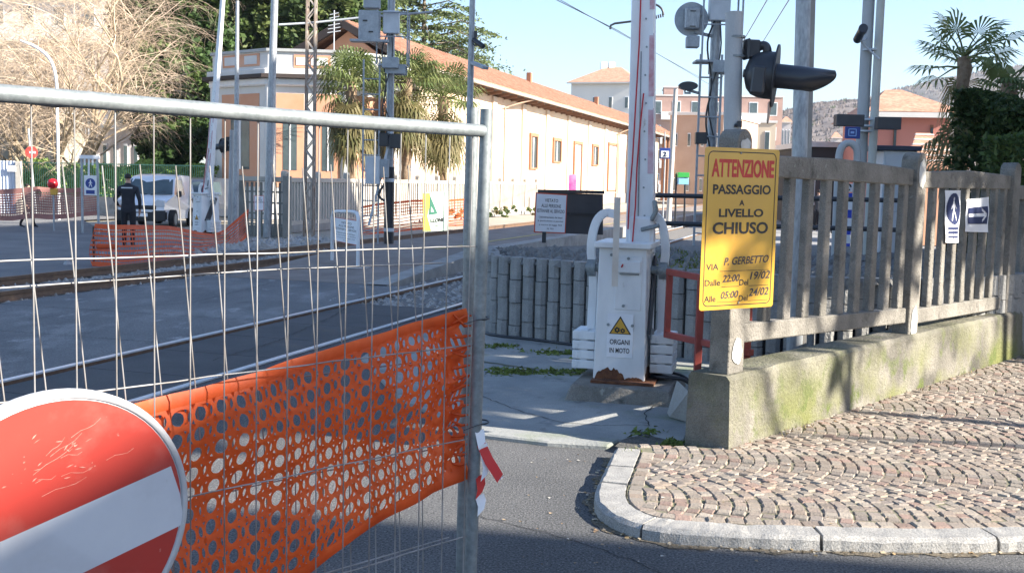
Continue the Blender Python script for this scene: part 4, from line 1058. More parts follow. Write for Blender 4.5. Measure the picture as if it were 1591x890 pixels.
# ---- big galvanised mast and twin pole behind the fence
t = thing('catenary_mast', 'thick grey steel mast rising behind the concrete fence right of the yellow sign', 'mast', foot(1238, 540, 9.6))
pole(t, 'mast_tube', m_galvp, 1238, 500, 1253, -60, 9.6, 0, .085, .08, 20)
b = MB(); p0_, p1_ = D(1247.5, 500, 9.57), D(1262, -60, 9.57); d = (p1_-p0_)/(p1_.z-p0_.z); p0_ = p0_-d*p0_.z; b.beam(p0_, p1_, .05, .09, V((0, 1, 0))); b.build('cable_channel', M('brownish channel', (.22, .2, .18), (.3, .29, .27), .6, 4), t)
t = thing('camera_pole', 'tall twin pole with a small surveillance camera and two dark display boxes behind the fence', 'pole', foot(1340, 300, 15.5, -.03))
pole(t, 'pole', m_polec, 1335, 300, 1353, -60, 15.5, -.03, .085, .08)
pole(t, 'pole', M('pale pole', (.55, .55, .5), (.48, .48, .44), .6, 4), 1352, 300, 1372, -60, 15.35, -.03, .06, .055)
for y in (78, 186, 196, 204):
    b = MB(); p = D(1355-(y-80)*.06, y, 15.42); b.tube([p-V((0, 0, .012)), p+V((0, 0, .012))], .125, 14); b.build('strap', m_siglt, t)
b = MB(); b.tube([D(1345, 60, 15.4), D(1338, 64, 15.2), D(1342, 70, 15.3), D(1366, 92, 15.2)], .014, 6); b.build('camera_arm', m_siglt, t)
cm = MB().tube([D(1340, 46, 15.0), D(1332, 62, 15.3)], [.052, .058], 12).build('camera', m_black, t)
MB().tube([D(1341.5, 44, 14.95), D(1339.6, 48.5, 15.05)], .062, 12).build('sun_hood', m_black, cm)
e = vbox(t, 'display_box', m_blk2, 1298, 178, 1340, 197, 15.1, .16); 
e = vbox(t, 'display_box', m_blk2, 1362, 182, 1397, 202, 15.1, .16)
e = vbox(t, 'blue_plate', m_blue, 1313, 197, 1336, 216, 15.0, .02)
b = MB(); c_ = D(1324.5, 206, 14.985)
for dx, dz, w_, h_ in ((0, .045, .1, .012), (0, -.045, .1, .012), (-.05, 0, .012, .09), (.05, 0, .012, .09), (0, 0, .05, .03)): b.box(c_+V((dx, 0, dz)), (w_, .004, h_))
b.build('plate_symbol', M('pale blue print', (.25, .4, .7), rough=.5), e)
t = thing('bike_arch', 'grey bent tube arch behind the concrete fence left of the twin pole', 'tube arch', foot(1318, 300, 14.9, -.03))
b = MB(); P = [D(1303, 300, 14.9)]+[D(x, y, 14.9) for x, y in ((1303, 245), (1306, 231), (1313, 223), (1322, 222), (1330, 228), (1333, 240), (1333, 300))]
P[0].z = -.03; P[-1].z = -.03; b.tube(smooth_path(P, 1), .05, 10); b.build('arch_tube', m_polec, t)
t = thing('grey_cabinet', 'pale grey equipment cabinet with a dark flat cap behind the patched fence post', 'cabinet', foot(1395, 300, 16, -.03))
a, c_ = D(1372, 234, 16), D(1420, 300, 16)
b = MB(); b.box(((a.x+c_.x)/2, 16.2, (a.z-.03)/2), (c_.x-a.x, .5, a.z+.03)); b.build('body', m_siglt, t, bevel=.01)
b = MB(); b.box(((a.x+c_.x)/2-.05, 16.2, a.z+.035), (c_.x-a.x+.18, .62, .07)); b.build('cap', M('blue black cap', (.02, .03, .06), rough=.5), t, bevel=.01)
vbox(t, 'door', M('cabinet door', (.52, .56, .6), (.47, .5, .54), .5, 3), 1376, 240, 1416, 330, 15.94, .01)

# ---- line signals seen from behind, with ladder and platform
def line_signal(label, base, lean, H, zs, mirror=1, dark=False, disc=True, base_dark=False, lad_x=(-.28, .09), plat=.22):
    base = base-V((.16, 0, 0))
    """origin at base; x right, y away, z up; dims in metres"""
    t = thing('line_signal', label, 'railway signal', base)
    def q(x, y, z): return base+V((x*mirror+lean*z, y, z))
    b = MB(); b.tube([q(.16, .1, 0), q(.16, .1, H)], .085, 14); b.build('mast', m_galvp, t)
    if base_dark:
        b = MB(); b.tube([q(.16, .1, 0), q(.16, .1, 1.75)], .115, 14); b.build('mast_sleeve', m_black, t)
        for z in (.32, 1.45):
            b = MB(); b.tube([q(.16, .1, z-.04), q(.16, .1, z+.04)], .12, 14); b.build('band', m_siglt, t)
    pz = zs['platform']
    lad = None
    b = MB()
    for x in lad_x: b.beam(q(x-.0, -.12, .0), q(x, -.12, pz+.12), .035, .05, V((0, 1, 0)))
    lad = b.build('ladder', m_sig, t)
    k = .3
    while k < pz:
        MB().tube([q(lad_x[0], -.12, k), q(lad_x[1], -.12, k)], .016, 6).build('rung', m_sig, lad); k += .34
    b = MB(); b.box(q(plat, .0, pz), (.62, .45, .035)); b.box(q(.3, -.22, pz-.1), (.45, .05, .18)); b.box(q(.3, .2, pz-.1), (.45, .05, .18)); b.build('platform', m_sig, t)
    for x, y in ((-.12, -.22), (.56, -.22), (.56, .2)):
        b = MB(); b.tube([q(x, y, pz), q(x, y, pz+1.2)], .018, 6); b.build('guard_post', m_sig, t)
    b = MB(); b.tube([q(-.12, -.22, pz+1.15), q(.56, -.22, pz+1.15), q(.56, .2, pz+1.15)], .018, 6); b.tube([q(-.12, -.22, pz+.62), q(.56, -.22, pz+.62), q(.56, .2, pz+.62)], .014, 6); b.build('guard_rail', m_sig, t)
    b = MB(); b.box(q(.18, -.05, pz+.95), (.36, .2, .5)); b.build('relay_box', m_siglt, t, bevel=.015)
    b = MB(); b.tube(smooth_path([q(.1, -.08, pz+.7), q(-.05, -.12, pz+.3), q(.12, -.1, pz-.4), q(-.02, -.1, pz-1.0), q(.14, -.05, pz-1.6)], 2), .018, 6); b.tube(smooth_path([q(.2, -.08, pz+.7), q(.24, -.14, pz+.1), q(.0, -.12, pz-.7), q(.18, 0, pz-1.3)], 2), .014, 6); b.build('cable', m_black, t)
    return t, q
SY = 19.5
base = foot(1100, 390, SY, -.03)
zP = D(1103, 97, SY).z+.03
t, q = line_signal('grey railway signal with round target disc seen from behind, beside the round post', base, 0, zP+2.6, {'platform': zP}, lad_x=(-.12, .25), plat=.1)
dc = q(-.3, -.1, zP+.72)
b = MB(); b.disc(dc+V((0, .05, 0)), V((0, -1, 0)), .295, .025, 40); e = b.build('target_disc', m_sig, t)
MB().box(dc+V((0, -.04, 0)), (.27, .16, .36)).build('lamp_case', m_galvp, e, bevel=.02)
for z in (.12, -.14): MB().box(dc+V((0, -.125, z)), (.1, .02, .016)).build('handle', m_black, e)
MB().box(dc+V((.02, -.05, -.4)), (.22, .2, .2)).build('junction_box', m_sig, t, bevel=.015)
b = MB(); b.beam(dc+V((.05, 0, -.22)), q(.16, .1, zP+.45), .05, .05); b.beam(dc+V((.12, 0, .1)), q(.16, .1, zP+.7), .05, .05); b.build('bracket', m_sig, t)
dc2 = q(-.2, -.1, zP+1.85)
b = MB(); b.disc(dc2+V((0, .05, 0)), V((0, -1, 0)), .295, .025, 40); e = b.build('target_disc', m_blue, t)
MB().box(dc2+V((0, -.04, -.1)), (.3, .18, .4)).build('lamp_case', m_sig, e, bevel=.02)
MB().box(dc2+V((.02, -.05, -.44)), (.2, .2, .16)).build('junction_box', m_sig, t, bevel=.015)
b = MB(); b.beam(q(-.1, -.12, zP+1.38), q(.6, -.12, zP+1.42), .07, .14); b.build('cross_arm', m_sig, t)
MB().box(q(-.08, -.2, D(1094, 213, SY).z), (.2, .14, .2)).build('lamp_box', m_black, t, bevel=.01)
MB().box(q(.42, -.1, D(1119, 212, SY).z), (.16, .14, .24)).build('lamp_box', m_black, t, bevel=.01)
# horizontal black shunting lamp on its bracket left of the ladder
b = MB(); c_ = D(1069, 134, SY-.3); b.disc(c_+V((-.0, .06, 0)), V((0, -1, 0)), .165, .12, 28, UP, .075); e = b.build('shunting_lamp', m_black, t, bevel=.015)
b = MB(); b.beam(c_+V((0, 0, -.07)), c_+V((.22, .2, -.1)), .04, .04); b.tube([c_+V((-.05, 0, -.07)), c_+V((-.05, 0, -.12)), c_+V((.05, 0, -.12))], .02, 6); b.build('lamp_bracket', m_sig, t)

LY = 25.0
base = foot(603, 383, LY, .3)
zP = D(603, 78, LY).z-.3
t, q = line_signal('grey railway signal with ladder and boxes standing on the platform before the palms', base, 0, zP+2.2, {'platform': zP-.35}, base_dark=True, lad_x=(-.42, -.06))
MB().box(q(-.3, -.1, D(577, 42, LY).z-.3), (.46, .3, .66)).build('lamp_case', m_sig, t, bevel=.02)
for x, z in ((-.38, 35), (-.25, 52)): MB().box(q(x, -.26, D(577, z, LY).z-.3), (.1, .02, .03)).build('handle', m_black, t)
MB().box(q(-.25, -.1, D(577, 5, LY).z-.3), (.36, .26, .3)).build('lamp_case', m_sig, t, bevel=.02)
MB().box(q(-.28, -.2, D(577, 66, LY).z-.3), (.85, .3, .05)).build('foot_grating', m_sig, t)
MB().box(q(.2, -.25, D(610, 100, LY).z-.3), (.36, .2, .24)).build('junction_box', m_sig, t, bevel=.01)
MB().box(q(.32, -.15, D(623, 220, LY).z-.3), (.26, .2, .32)).build('lamp_box', m_black, t, bevel=.01)
MB().box(q(.06, -.15, D(604, 218, LY).z-.3), (.2, .2, .3)).build('lamp_box', m_black, t, bevel=.01)
MB().box(q(-.18, -.2, D(587, 265, LY).z-.3), (.32, .22, .62)).build('cabinet_box', m_siglt, t, bevel=.01)
MB().box(q(.06, -.15, D(600, 262, LY).z-.3), (.22, .2, .42)).build('cabinet_box', m_sig, t, bevel=.01)
b = MB(); b.beam(D(573, 350, LY-.1), D(610, 200, LY-.1), .05, .06, V((0, 1, 0))); b.build('brace', m_siglt, t)
b = MB(); b.tube(smooth_path([D(598, 285, LY-.2), D(588, 300, LY-.2), D(590, 308, LY-.2), D(600, 313, LY-.2)], 2), .03, 6); b.build('cable', m_black, t)

# ---- other poles of the middle distance
t = thing('camera_lamp_pole', 'slim grey pole with camera and lamp head above the right fence posts', 'pole', foot(731, 400, 24, .3))
pole(t, 'pole', m_galvp, 728, 250, 735, -40, 24, .3, .085, .06)
MB().tube([D(736, 62, 23.9), D(751, 73, 23.7)], .055, 10).build('camera', m_black, t)
b = MB(); b.tube([D(734, 66, 24), D(738, 72, 23.9), D(744, 70, 23.8)], .016, 6); b.box(D(739, 54, 23.9), (.07, .07, .14)); b.build('camera_bracket', m_black, t)
b = MB(); p, p2 = D(734, 98, 23.9), D(755, 106, 23.4); b.beam(p, p2, .14, .07); b.build('lamp_head', m_sig, t, bevel=.01)
t = thing('steel_pole', 'smooth pale steel pole standing before the white octagonal pavilion', 'pole', foot(420, 330, 32))
pole(t, 'pole', m_galvp, 419, 250, 428, -40, 32, 0, .12, .1)
t = thing('steel_pole', 'thin pale pole right beside the far barrier boom', 'pole', foot(367, 350, 31))
pole(t, 'pole', m_galvp, 366.5, 300, 369, 2, 31, 0, .095, .045)
t = thing('lattice_mast', 'rusty brown lattice mast in front of the pavilion and the gabled house', 'mast', foot(481, 330, 33))
b = MB(); bt, tp_ = foot(480, 330, 33), D(485, -40, 33); dd = tp_-bt
for sx, sy_ in ((-1, -1), (1, -1), (1, 1), (-1, 1)): b.beam(bt+V((sx*.13, sy_*.13, 0)), tp_+V((sx*.12, sy_*.12, 0)), .05, .05, V((0, 1, 0)))
m_lat = M('rusty lattice', (.25, .17, .12), (.38, .33, .28), .7, 3); b.build('leg_angles', m_lat, t)
b = MB(); n = 24
for k in range(n):
    a, c_ = bt+dd*(k/n), bt+dd*((k+1)/n); s_ = 1 if k % 2 else -1
    for y in (-.13, .13): b.beam(a+V((.12*s_, y, 0)), c_+V((-.12*s_, y, 0)), .035, .012, V((0, 1, 0)))
    for x in (-.13, .13): b.beam(a+V((x, .12*s_, 0)), c_+V((x, -.12*s_, 0)), .035, .012, V((1, 0, 0)))
b.build('lacing', M('pale lacing', (.5, .47, .43), (.4, .33, .27), .6, 3), t)
t = thing('crossarm_line', 'thin horizontal conduit line running between the poles in front of the gabled house', 'conduit', D(560, 28, 33))
MB().tube([D(433, 39, 32.5), D(485, 36, 33), D(560, 28, 33.2), D(672, 19, 33.5)], .035, 8).build('conduit', m_sig, t)
t = thing('platform_lamp', 'pale slender lamp post on the platform right of the raised boom', 'lamp post', foot(1041, 335, 40, .3))
pole(t, 'pole', M('pale paint', (.62, .58, .52), (.55, .52, .47), .6, 3), 1041, 300, 1050, 138, 40, .3, .1, .08)
t = thing('platform_number_sign', 'small square blue sign with a white number 2 under the station canopy', 'sign', D(1034, 239, 39))
vbox(t, 'sign_sheet', m_blue, 1025, 230, 1041, 247, 39, .04)
vbox(t, 'white_field', m_whitec, 1027, 234.5, 1039, 245, 39, .02, 0, -.025)
MB().text('2', D(1033, 239.7, 38.955), V((1, 0, 0)), UP, .17, .13, bold=True).build('lettering', m_navy, t)
MB().tube([D(1033, 230, 39), D(1033, 205, 39)], .02, 6).build('hanger', m_sig, t)
MB().tube([D(1033, 247, 39.02), V((D(1033, 247, 39.02).x, 39.02, .3))], .03, 6).build('sign_post', m_sig, t)

# ---- overhead wires
def wire(label, pts, r=.008, sag=0):
    b = MB(); b.tube(pts, r, 5); b.build('overhead_wire', m_black, label=label, cat='wire', group='overhead wires')
wire('overhead wire rising steeply to the top edge at the left of the right-hand mast', [D(1105, 150, 60), D(1192, 0, 26), D(1230, -70, 20)], .012)
wire('overhead wire just left of the thick right-hand mast, falling to the left', [D(1170, 90, 50), D(1226, 0, 24), D(1260, -60, 18)], .012)
wire('contact wire from the top middle falling right behind the raised boom', [D(840, -12, 30), D(960, 48, 36), D(1120, 142, 70)], .012)
wire('lower contact wire running close beside the upper one behind the boom', [D(848, -12, 30.4), D(965, 53, 36), D(1090, 122, 62)], .01)
t = thing('wire_support', 'black steady arm with insulators holding the contact wire beside the boom', 'bracket', D(990, 35, 36))
b = MB(); b.tube([D(948, 46, 36), D(949, 40, 36), D(955, 37, 36), D(1003, 31, 36), D(1016, 28, 36)], .035, 8); b.tube(smooth_path([D(1005, 10, 36), D(1018, 6, 36), D(1029, 14, 36), D(1031, 24, 36)], 2), .035, 8); b.build('arm_tube', m_black, t)
for k in range(6): MB().disc(D(1012+3.4*k, 29-.9*k, 36), V((1, 0, .25)), .06, .03, 10).build('insulator_shed', m_black, t)
MB().box(D(1006, 12, 36), (.14, .14, .3)).build('clamp', M('green clamp', (.03, .12, .09), rough=.5), t, bevel=.01)

# ---- platform no-crossing notice on its own frame
t = thing('crossing_notice', 'white no-crossing notice in a bent white tube frame at the end of the platform', 'sign', foot(538, 412, 21.3, .1))
A, Bq = G(516, 407, .12), G(556, 415, .12)
tl, tr, br, bl = D(520.5, 337, A.y), D(559, 343, Bq.y), D(557, 382, Bq.y), D(520.5, 375, A.y)
b = MB()
top1, top2 = D(521, 328, A.y), D(559, 330, Bq.y)
P = [A, V((A.x, A.y, top1.z-.12)), V((A.x, A.y, top1.z-.02))+(Bq-A)*.05, V((A.x, A.y, top1.z))+(Bq-A)*.2, V((Bq.x, Bq.y, top2.z))-(Bq-A)*.2, V((Bq.x, Bq.y, top2.z-.02))-(Bq-A)*.05, V((Bq.x, Bq.y, top2.z-.12)), Bq]
b.tube(P, .035, 8); b.build('tube_frame', m_white, t)
for q_ in (A, Bq): MB().box(q_+V((0, 0, .0)), (.12, .5, .03), rot2(-.9)).build('foot_plate', m_white, t)
notice(t, tl, tr, br, bl, None, M('notice blue rim', (.45, .07, .06), rough=.5), LINES)
t = thing('small_notice', 'small white notice on a thin post in front of the dark lattice wall', 'sign', foot(402, 365, 30))
notice(t, D(394.5, 304, 30), D(410, 304, 30.1), D(410, 327, 30.1), D(394, 327, 30), None, m_redink, LINES[:3])
pole(t, 'sign_post', m_sig, 402.5, 340, 402.5, 327, 30.05, 0, .04)

# ---- orange nets further away
def wide_net(name, label, tops, bots, mat, cols, rows, sag=.03, seed=1, bw=.018, posts=None, mpost=None):
    """tops/bots: 3-D points left to right; thin strand grid"""
    rnd = random.Random(seed)
    t = thing(name, label, 'safety net', (V(bots[0])+V(bots[-1]))/2)
    def lerpP(P, u):
        x = u*(len(P)-1); i = min(int(x), len(P)-2); return V(P[i]).lerp(V(P[i+1]), x-i)
    ph = [rnd.uniform(0, 6) for _ in range(4)]
    def pos(u, v):
        p = lerpP(tops, u)*(1-v)+lerpP(bots, u)*v
        return p+V((sag*.6*math.sin(u*19+v*5+ph[0]), sag*math.sin(u*23+v*3+ph[1]), sag*.7*math.sin(u*17+ph[2])*(.4+v*.6)))
    b = MB()
    for j in range(rows+1):
        v = j/rows; w_ = bw*(2.6 if j in (0, rows) else 1.0)/((V(tops[0])-V(bots[0])).length+.001)
        for i in range(cols):
            u0, u1 = i/cols, (i+1)/cols
            b.add([pos(u0, v-w_), pos(u1, v-w_), pos(u1, v+w_), pos(u0, v+w_)], [(0, 1, 2, 3)], True)
    b.build('net_strands', mat, t)
    b = MB(); Ltot = (V(tops[-1])-V(tops[0])).length; wu = bw*.55/Ltot
    for i in range(cols+1):
        u = min(1, i/cols)
        for j in range(rows):
            b.add([pos(u-wu, j/rows), pos(u+wu, j/rows), pos(u+wu, (j+1)/rows), pos(u-wu, (j+1)/rows)], [(0, 1, 2, 3)], True)
    b.build('net_cross_strands', mat, t)
    if posts:
        for a, c_ in posts: MB().tube([a, c_], .02, 6).build('stake', mpost or m_black, t)
    return t
tops = [D(145, 352, 20.8), D(200, 352, 22), D(262, 355, 24), D(300, 360, 26), D(330, 366, 27.5), D(352, 358, 29), D(384, 327, 30.5)]
bots = [D(142, 412, 20.6), D(200, 410, 21.4), D(262, 409, 22.6), D(300, 404, 24), D(330, 400, 25), D(352, 392, 27), D(384, 366, 30.2)]
wide_net('orange_safety_net', 'sagging orange net stretched low in front of the van and the far barrier', tops, bots, m_orange2, 90, 8, .05, 3, .018, [(V((tops[0].x, tops[0].y, 0)), tops[0]), (V((tops[-1].x, tops[-1].y, 0)), tops[-1])])
MB().box(D(166, 383, 20.6), (.4, .08, .1), rot2(.1)).build('net_bundle', m_orange2, label='bright orange lump of bundled net at the left end of the sagging net', cat='net bundle', bevel=.03)
NP = -14.7
def fencenet(pxl, yt, yb, z0=None): 
    P0 = T(NP, 0); return onplane(pxl, yt, P0, TN), onplane(pxl, yb, P0, TN)
xs = [562, 600, 640, 690, 730]; yt_ = [322, 316, 312.5, 312, 310]; yb_ = [366, 361, 357, 353, 350]
wide_net('orange_safety_net', 'long upright orange net along the pale picket fence beyond the platform', [fencenet(x, a, c_)[0] for x, a, c_ in zip(xs, yt_, yb_)], [fencenet(x, a, c_)[1] for x, a, c_ in zip(xs, yt_, yb_)], m_orange2, 110, 9, .03, 5, .013)
t0_ = [D(-40, 299, 33), D(20, 296, 33), D(60, 293, 33), D(110, 296, 33.5), D(152, 292, 34)]
b0_ = [D(-40, 340, 33), D(20, 339, 33), D(60, 337, 33), D(110, 337, 33.5), D(152, 330, 34)]
wide_net('orange_safety_net', 'faded brownish pink net across the road at the left edge', t0_, b0_, m_pink, 60, 11, .03, 8, .02, [(foot(152, 340, 34), t0_[-1])])

# ---- fence plate wired on the site fence
t = thing('fence_plate', 'small pale green plate with dark triangle and yellow edge wired on the site fence', 'plate', fpt(.17, -.03, 1.6))
def onf(x, y, o=-.02): return onplane(x, y, FR+FN*o, FN)
MB().prism([onf(658, 300), onf(696, 297), onf(695, 358), onf(657, 360)], FN*.002).build('plate_sheet', M('pale green sheet', (.5, .6, .5), (.44, .55, .45), .5, 5), t)
o_ = -.0175
MB().poly([onf(657.5, 301, o_), onf(668, 300, o_), onf(668, 318, o_), onf(664, 336, o_), onf(670, 359, o_), onf(657.5, 359.5, o_)][::-1]).build('yellow_edge', M('yellow print', (.62, .5, .05), rough=.5), t)
b = MB(); b.add([onf(668, 303, o_+.001), onf(680, 332, o_+.001), onf(667, 334, o_+.001)], [(2, 1, 0)]); e = b.build('triangle', M('dark green print', (.02, .12, .08), rough=.5), t)
b = MB(); b.add([onf(670, 321, o_+.002), onf(674.5, 329, o_+.002), onf(669.5, 329.5, o_+.002)], [(2, 1, 0)]); b.build('triangle_window', M('pale green sheet 2', (.5, .6, .5), rough=.5), e)
c1, c2 = onf(678.5, 342, o_), onf(678, 351, o_); xd_ = (onf(694, 340, o_)-onf(668, 342, o_)).normalized()
b = MB(); b.text('LLONI', c1, xd_, UP, .0125, (onf(688, 341, o_)-onf(669, 342, o_)).length, bold=True); b.text('www.', c2, xd_, UP, .004, .016); b.build('lettering', m_ink, t)

# ---- stand with round blue pedestrian sign
t = thing('pedestrian_sign_stand', 'blue and white walking-pedestrian sign hung from a white portal frame on the road', 'sign', foot(142, 372, 32))
Yp = 32.0
pole(t, 'frame_leg', m_sig, 128, 330, 126.5, 243, Yp, 0, .035); pole(t, 'frame_leg', m_sig, 153, 340, 151, 243, Yp, 0, .035)
vbox(t, 'frame_head', m_whitec, 122, 241, 155, 247.5, Yp, .08)
for x in (131.5, 138, 144): MB().beam(D(x, 247, Yp), D(x, 257 if x != 138 else 273, Yp), .05, .02, V((0, 1, 0))).build('hanger', m_whitec, t)
e = vbox(t, 'sign_sheet', m_whitec, 130.5, 272.5, 150.5, 304, Yp-.05, .02)
cc = D(140.4, 285, Yp-.063); rr_ = .125
b = MB(); n = 40
for i in range(n):
    for j in range(n):
        x, y = (i+.5)/n*2-1, (j+.5)/n*2-1
        if x*x+y*y < 1 and not ped(x*1.05, y*1.05):
            X, Z, h = cc.x+x*rr_*1.15, cc.z+y*rr_*1.15, rr_*1.15/n
            b.add([(X-h, cc.y, Z-h), (X+h, cc.y, Z-h), (X+h, cc.y, Z+h), (X-h, cc.y, Z+h)], [(0, 1, 2, 3)])
p = D(140.4, 298.5, Yp-.063); b.box(p, (.25, .004, .11)); b.build('blue_symbol', m_blue, e)

# ---- far no-entry sign, red lamp, curved street lamp
t = thing('no_entry_sign', 'small distant no-entry sign on a thin grey pole at the left edge', 'sign', foot(48, 300, 44))
pole(t, 'post', m_sig, 52, 290, 44, 200, 44.05, 0, .04)
b = MB(); b.disc(D(49, 237, 44), V((.2, -1, 0)), .24, .02, 28); e = b.build('red_disc', m_signred, t)
MB().box(D(49, 237, 43.97), (.34, .012, .085)).build('white_bar', m_signwhite, e)
t = thing('warning_lamp', 'round red warning lamp on a yellow base above the faded net', 'lamp', D(82, 300, 32.6))
b = MB(); b.lathe([(.02, 0), (.1, .02), (.15, .09), (.155, .16), (.12, .25), (.05, .29), (.0, .3)], D(82, 293, 32.7), 18); b.build('lamp_globe', M('red lamp plastic', (.6, .02, .03), rough=.25, trans=.2), t)
b = MB(); c_ = D(83, 302, 32.7); b.prism([c_+V((-.11, 0, .17)), c_+V((.11, 0, .17)), c_+V((.09, 0, -.02)), c_+V((-.09, 0, -.02))], V((0, .1, 0))); b.build('lamp_base', m_yel, t, bevel=.01)
MB().tube([D(83, 302, 32.75), foot(83, 300, 32.75)], .025, 6).build('lamp_stake', m_sig, t)
t = thing('street_lamp', 'slim white street lamp with a curved arm in front of the bare tree', 'street lamp', foot(91, 300, 40))
b = MB(); P = [foot(91, 300, 40), D(90, 220, 40), D(88, 130, 40), D(85, 108, 40), D(77, 90, 40), D(62, 77, 40), D(46, 68.5, 40)]
b.tube(P[:3]+smooth_path(P[2:], 2)[1:], .055, 8); b.build('lamp_pole', m_whitec, t)
MB().beam(D(47, 69, 40), D(31, 63, 40), .16, .09, UP, .1, .05).build('lamp_head', m_whitec, t, bevel=.02)

# ---- far barrier machine: same kind as the near one, boom raised
fb = dup(bm_, loc=V((D(320, 300, 30.5).x, 30.5, .0)), rz=R(-40), label='far white barrier machine with raised boom beyond the sagging orange net')
tgt = (D(340, 0, 30.5)-D(319, 270, 30.5)).normalized()
for ch in fb.children:
    if ch.name.startswith('boom') and len(ch.children):
        rz_ = fb.rotation_euler.z; loc_t = rot2(-rz_) @ tgt
        inv_ = wmat(bm_).inverted(); d0 = (inv_.to_3x3() @ bd).normalized(); pv_ = inv_ @ B0
        q_ = d0.rotation_difference(loc_t).to_matrix(); ch.rotation_euler = q_.to_euler(); ch.location = pv_-q_ @ pv_
for n_ in (bm_, fb): n_['group'] = 'level crossing barrier machines'

# ---- striped post and small items on the yard behind the concrete fence
t = thing('striped_banner', 'blue and white banded upright banner seen between the concrete pickets', 'banner', foot(1311, 392, 27))
for k in range(7):
    y0, y1 = 300+13*k, 313+13*k
    a, c_ = D(1314.5-.15*13*k*.35, y0, 27), D(1324-.15*13*k*.35, y1, 27); z0 = max(c_.z, .02)
    if a.z-z0 < .02: continue
    MB().box(((a.x+c_.x)/2, 27, (a.z+z0)/2), (c_.x-a.x, .04, a.z-z0)).build('band', (M('royal blue', (.02, .06, .45), rough=.5), m_whitec)[k % 2], t)
b = MB(); b.box(((D(1319, 293, 27).x), 27, D(1319, 292, 27).z), (.16, .04, .2)); e = b.build('banner_head', m_whitec, t)
b = MB(); c_ = D(1318, 291, 26.97)
P = [c_+V((.065*math.cos(a), 0, .07*math.sin(a))) for a in [6.283*k/14 for k in range(13)]]; b.tube(P, .02, 6); b.build('head_ring', m_ink, e)
t = thing('recycling_bin_pair', 'green and pale blue collection bin on dark legs on the platform right of the boom', 'bin', foot(1062, 330, 38, .3))
vbox(t, 'green_lid', M('green lid', (.05, .4, .08), rough=.5), 1052, 268, 1069, 276, 38, .5); vbox(t, 'blue_body', M('pale blue body', (.2, .5, .75), (.3, .6, .8), .5, 3), 1053, 276, 1068, 287, 38, .45)
for x in (1050, 1064): pole(t, 'leg', m_black, x, 300, x+.6, 270, 38.1, .3, .035)
t = thing('flower_poster', 'small pink magenta poster in front of the station wall', 'poster', D(891, 285, 62))
e = vbox(t, 'poster_sheet', M('magenta poster', (.6, .06, .3), (.75, .35, .55), .6, 1.2), 884, 271, 895, 299, 60, .03)
pole(t, 'poster_post', m_sig, 889, 300, 889, 299, 60.05, .0, .04)

fs_ = dup(sg, loc=foot(357, 350, 31.3), rz=R(170), label='distant black level crossing light on a grey post behind the far barrier')
for n_ in (sg, fs_): n_['group'] = 'level crossing lights'
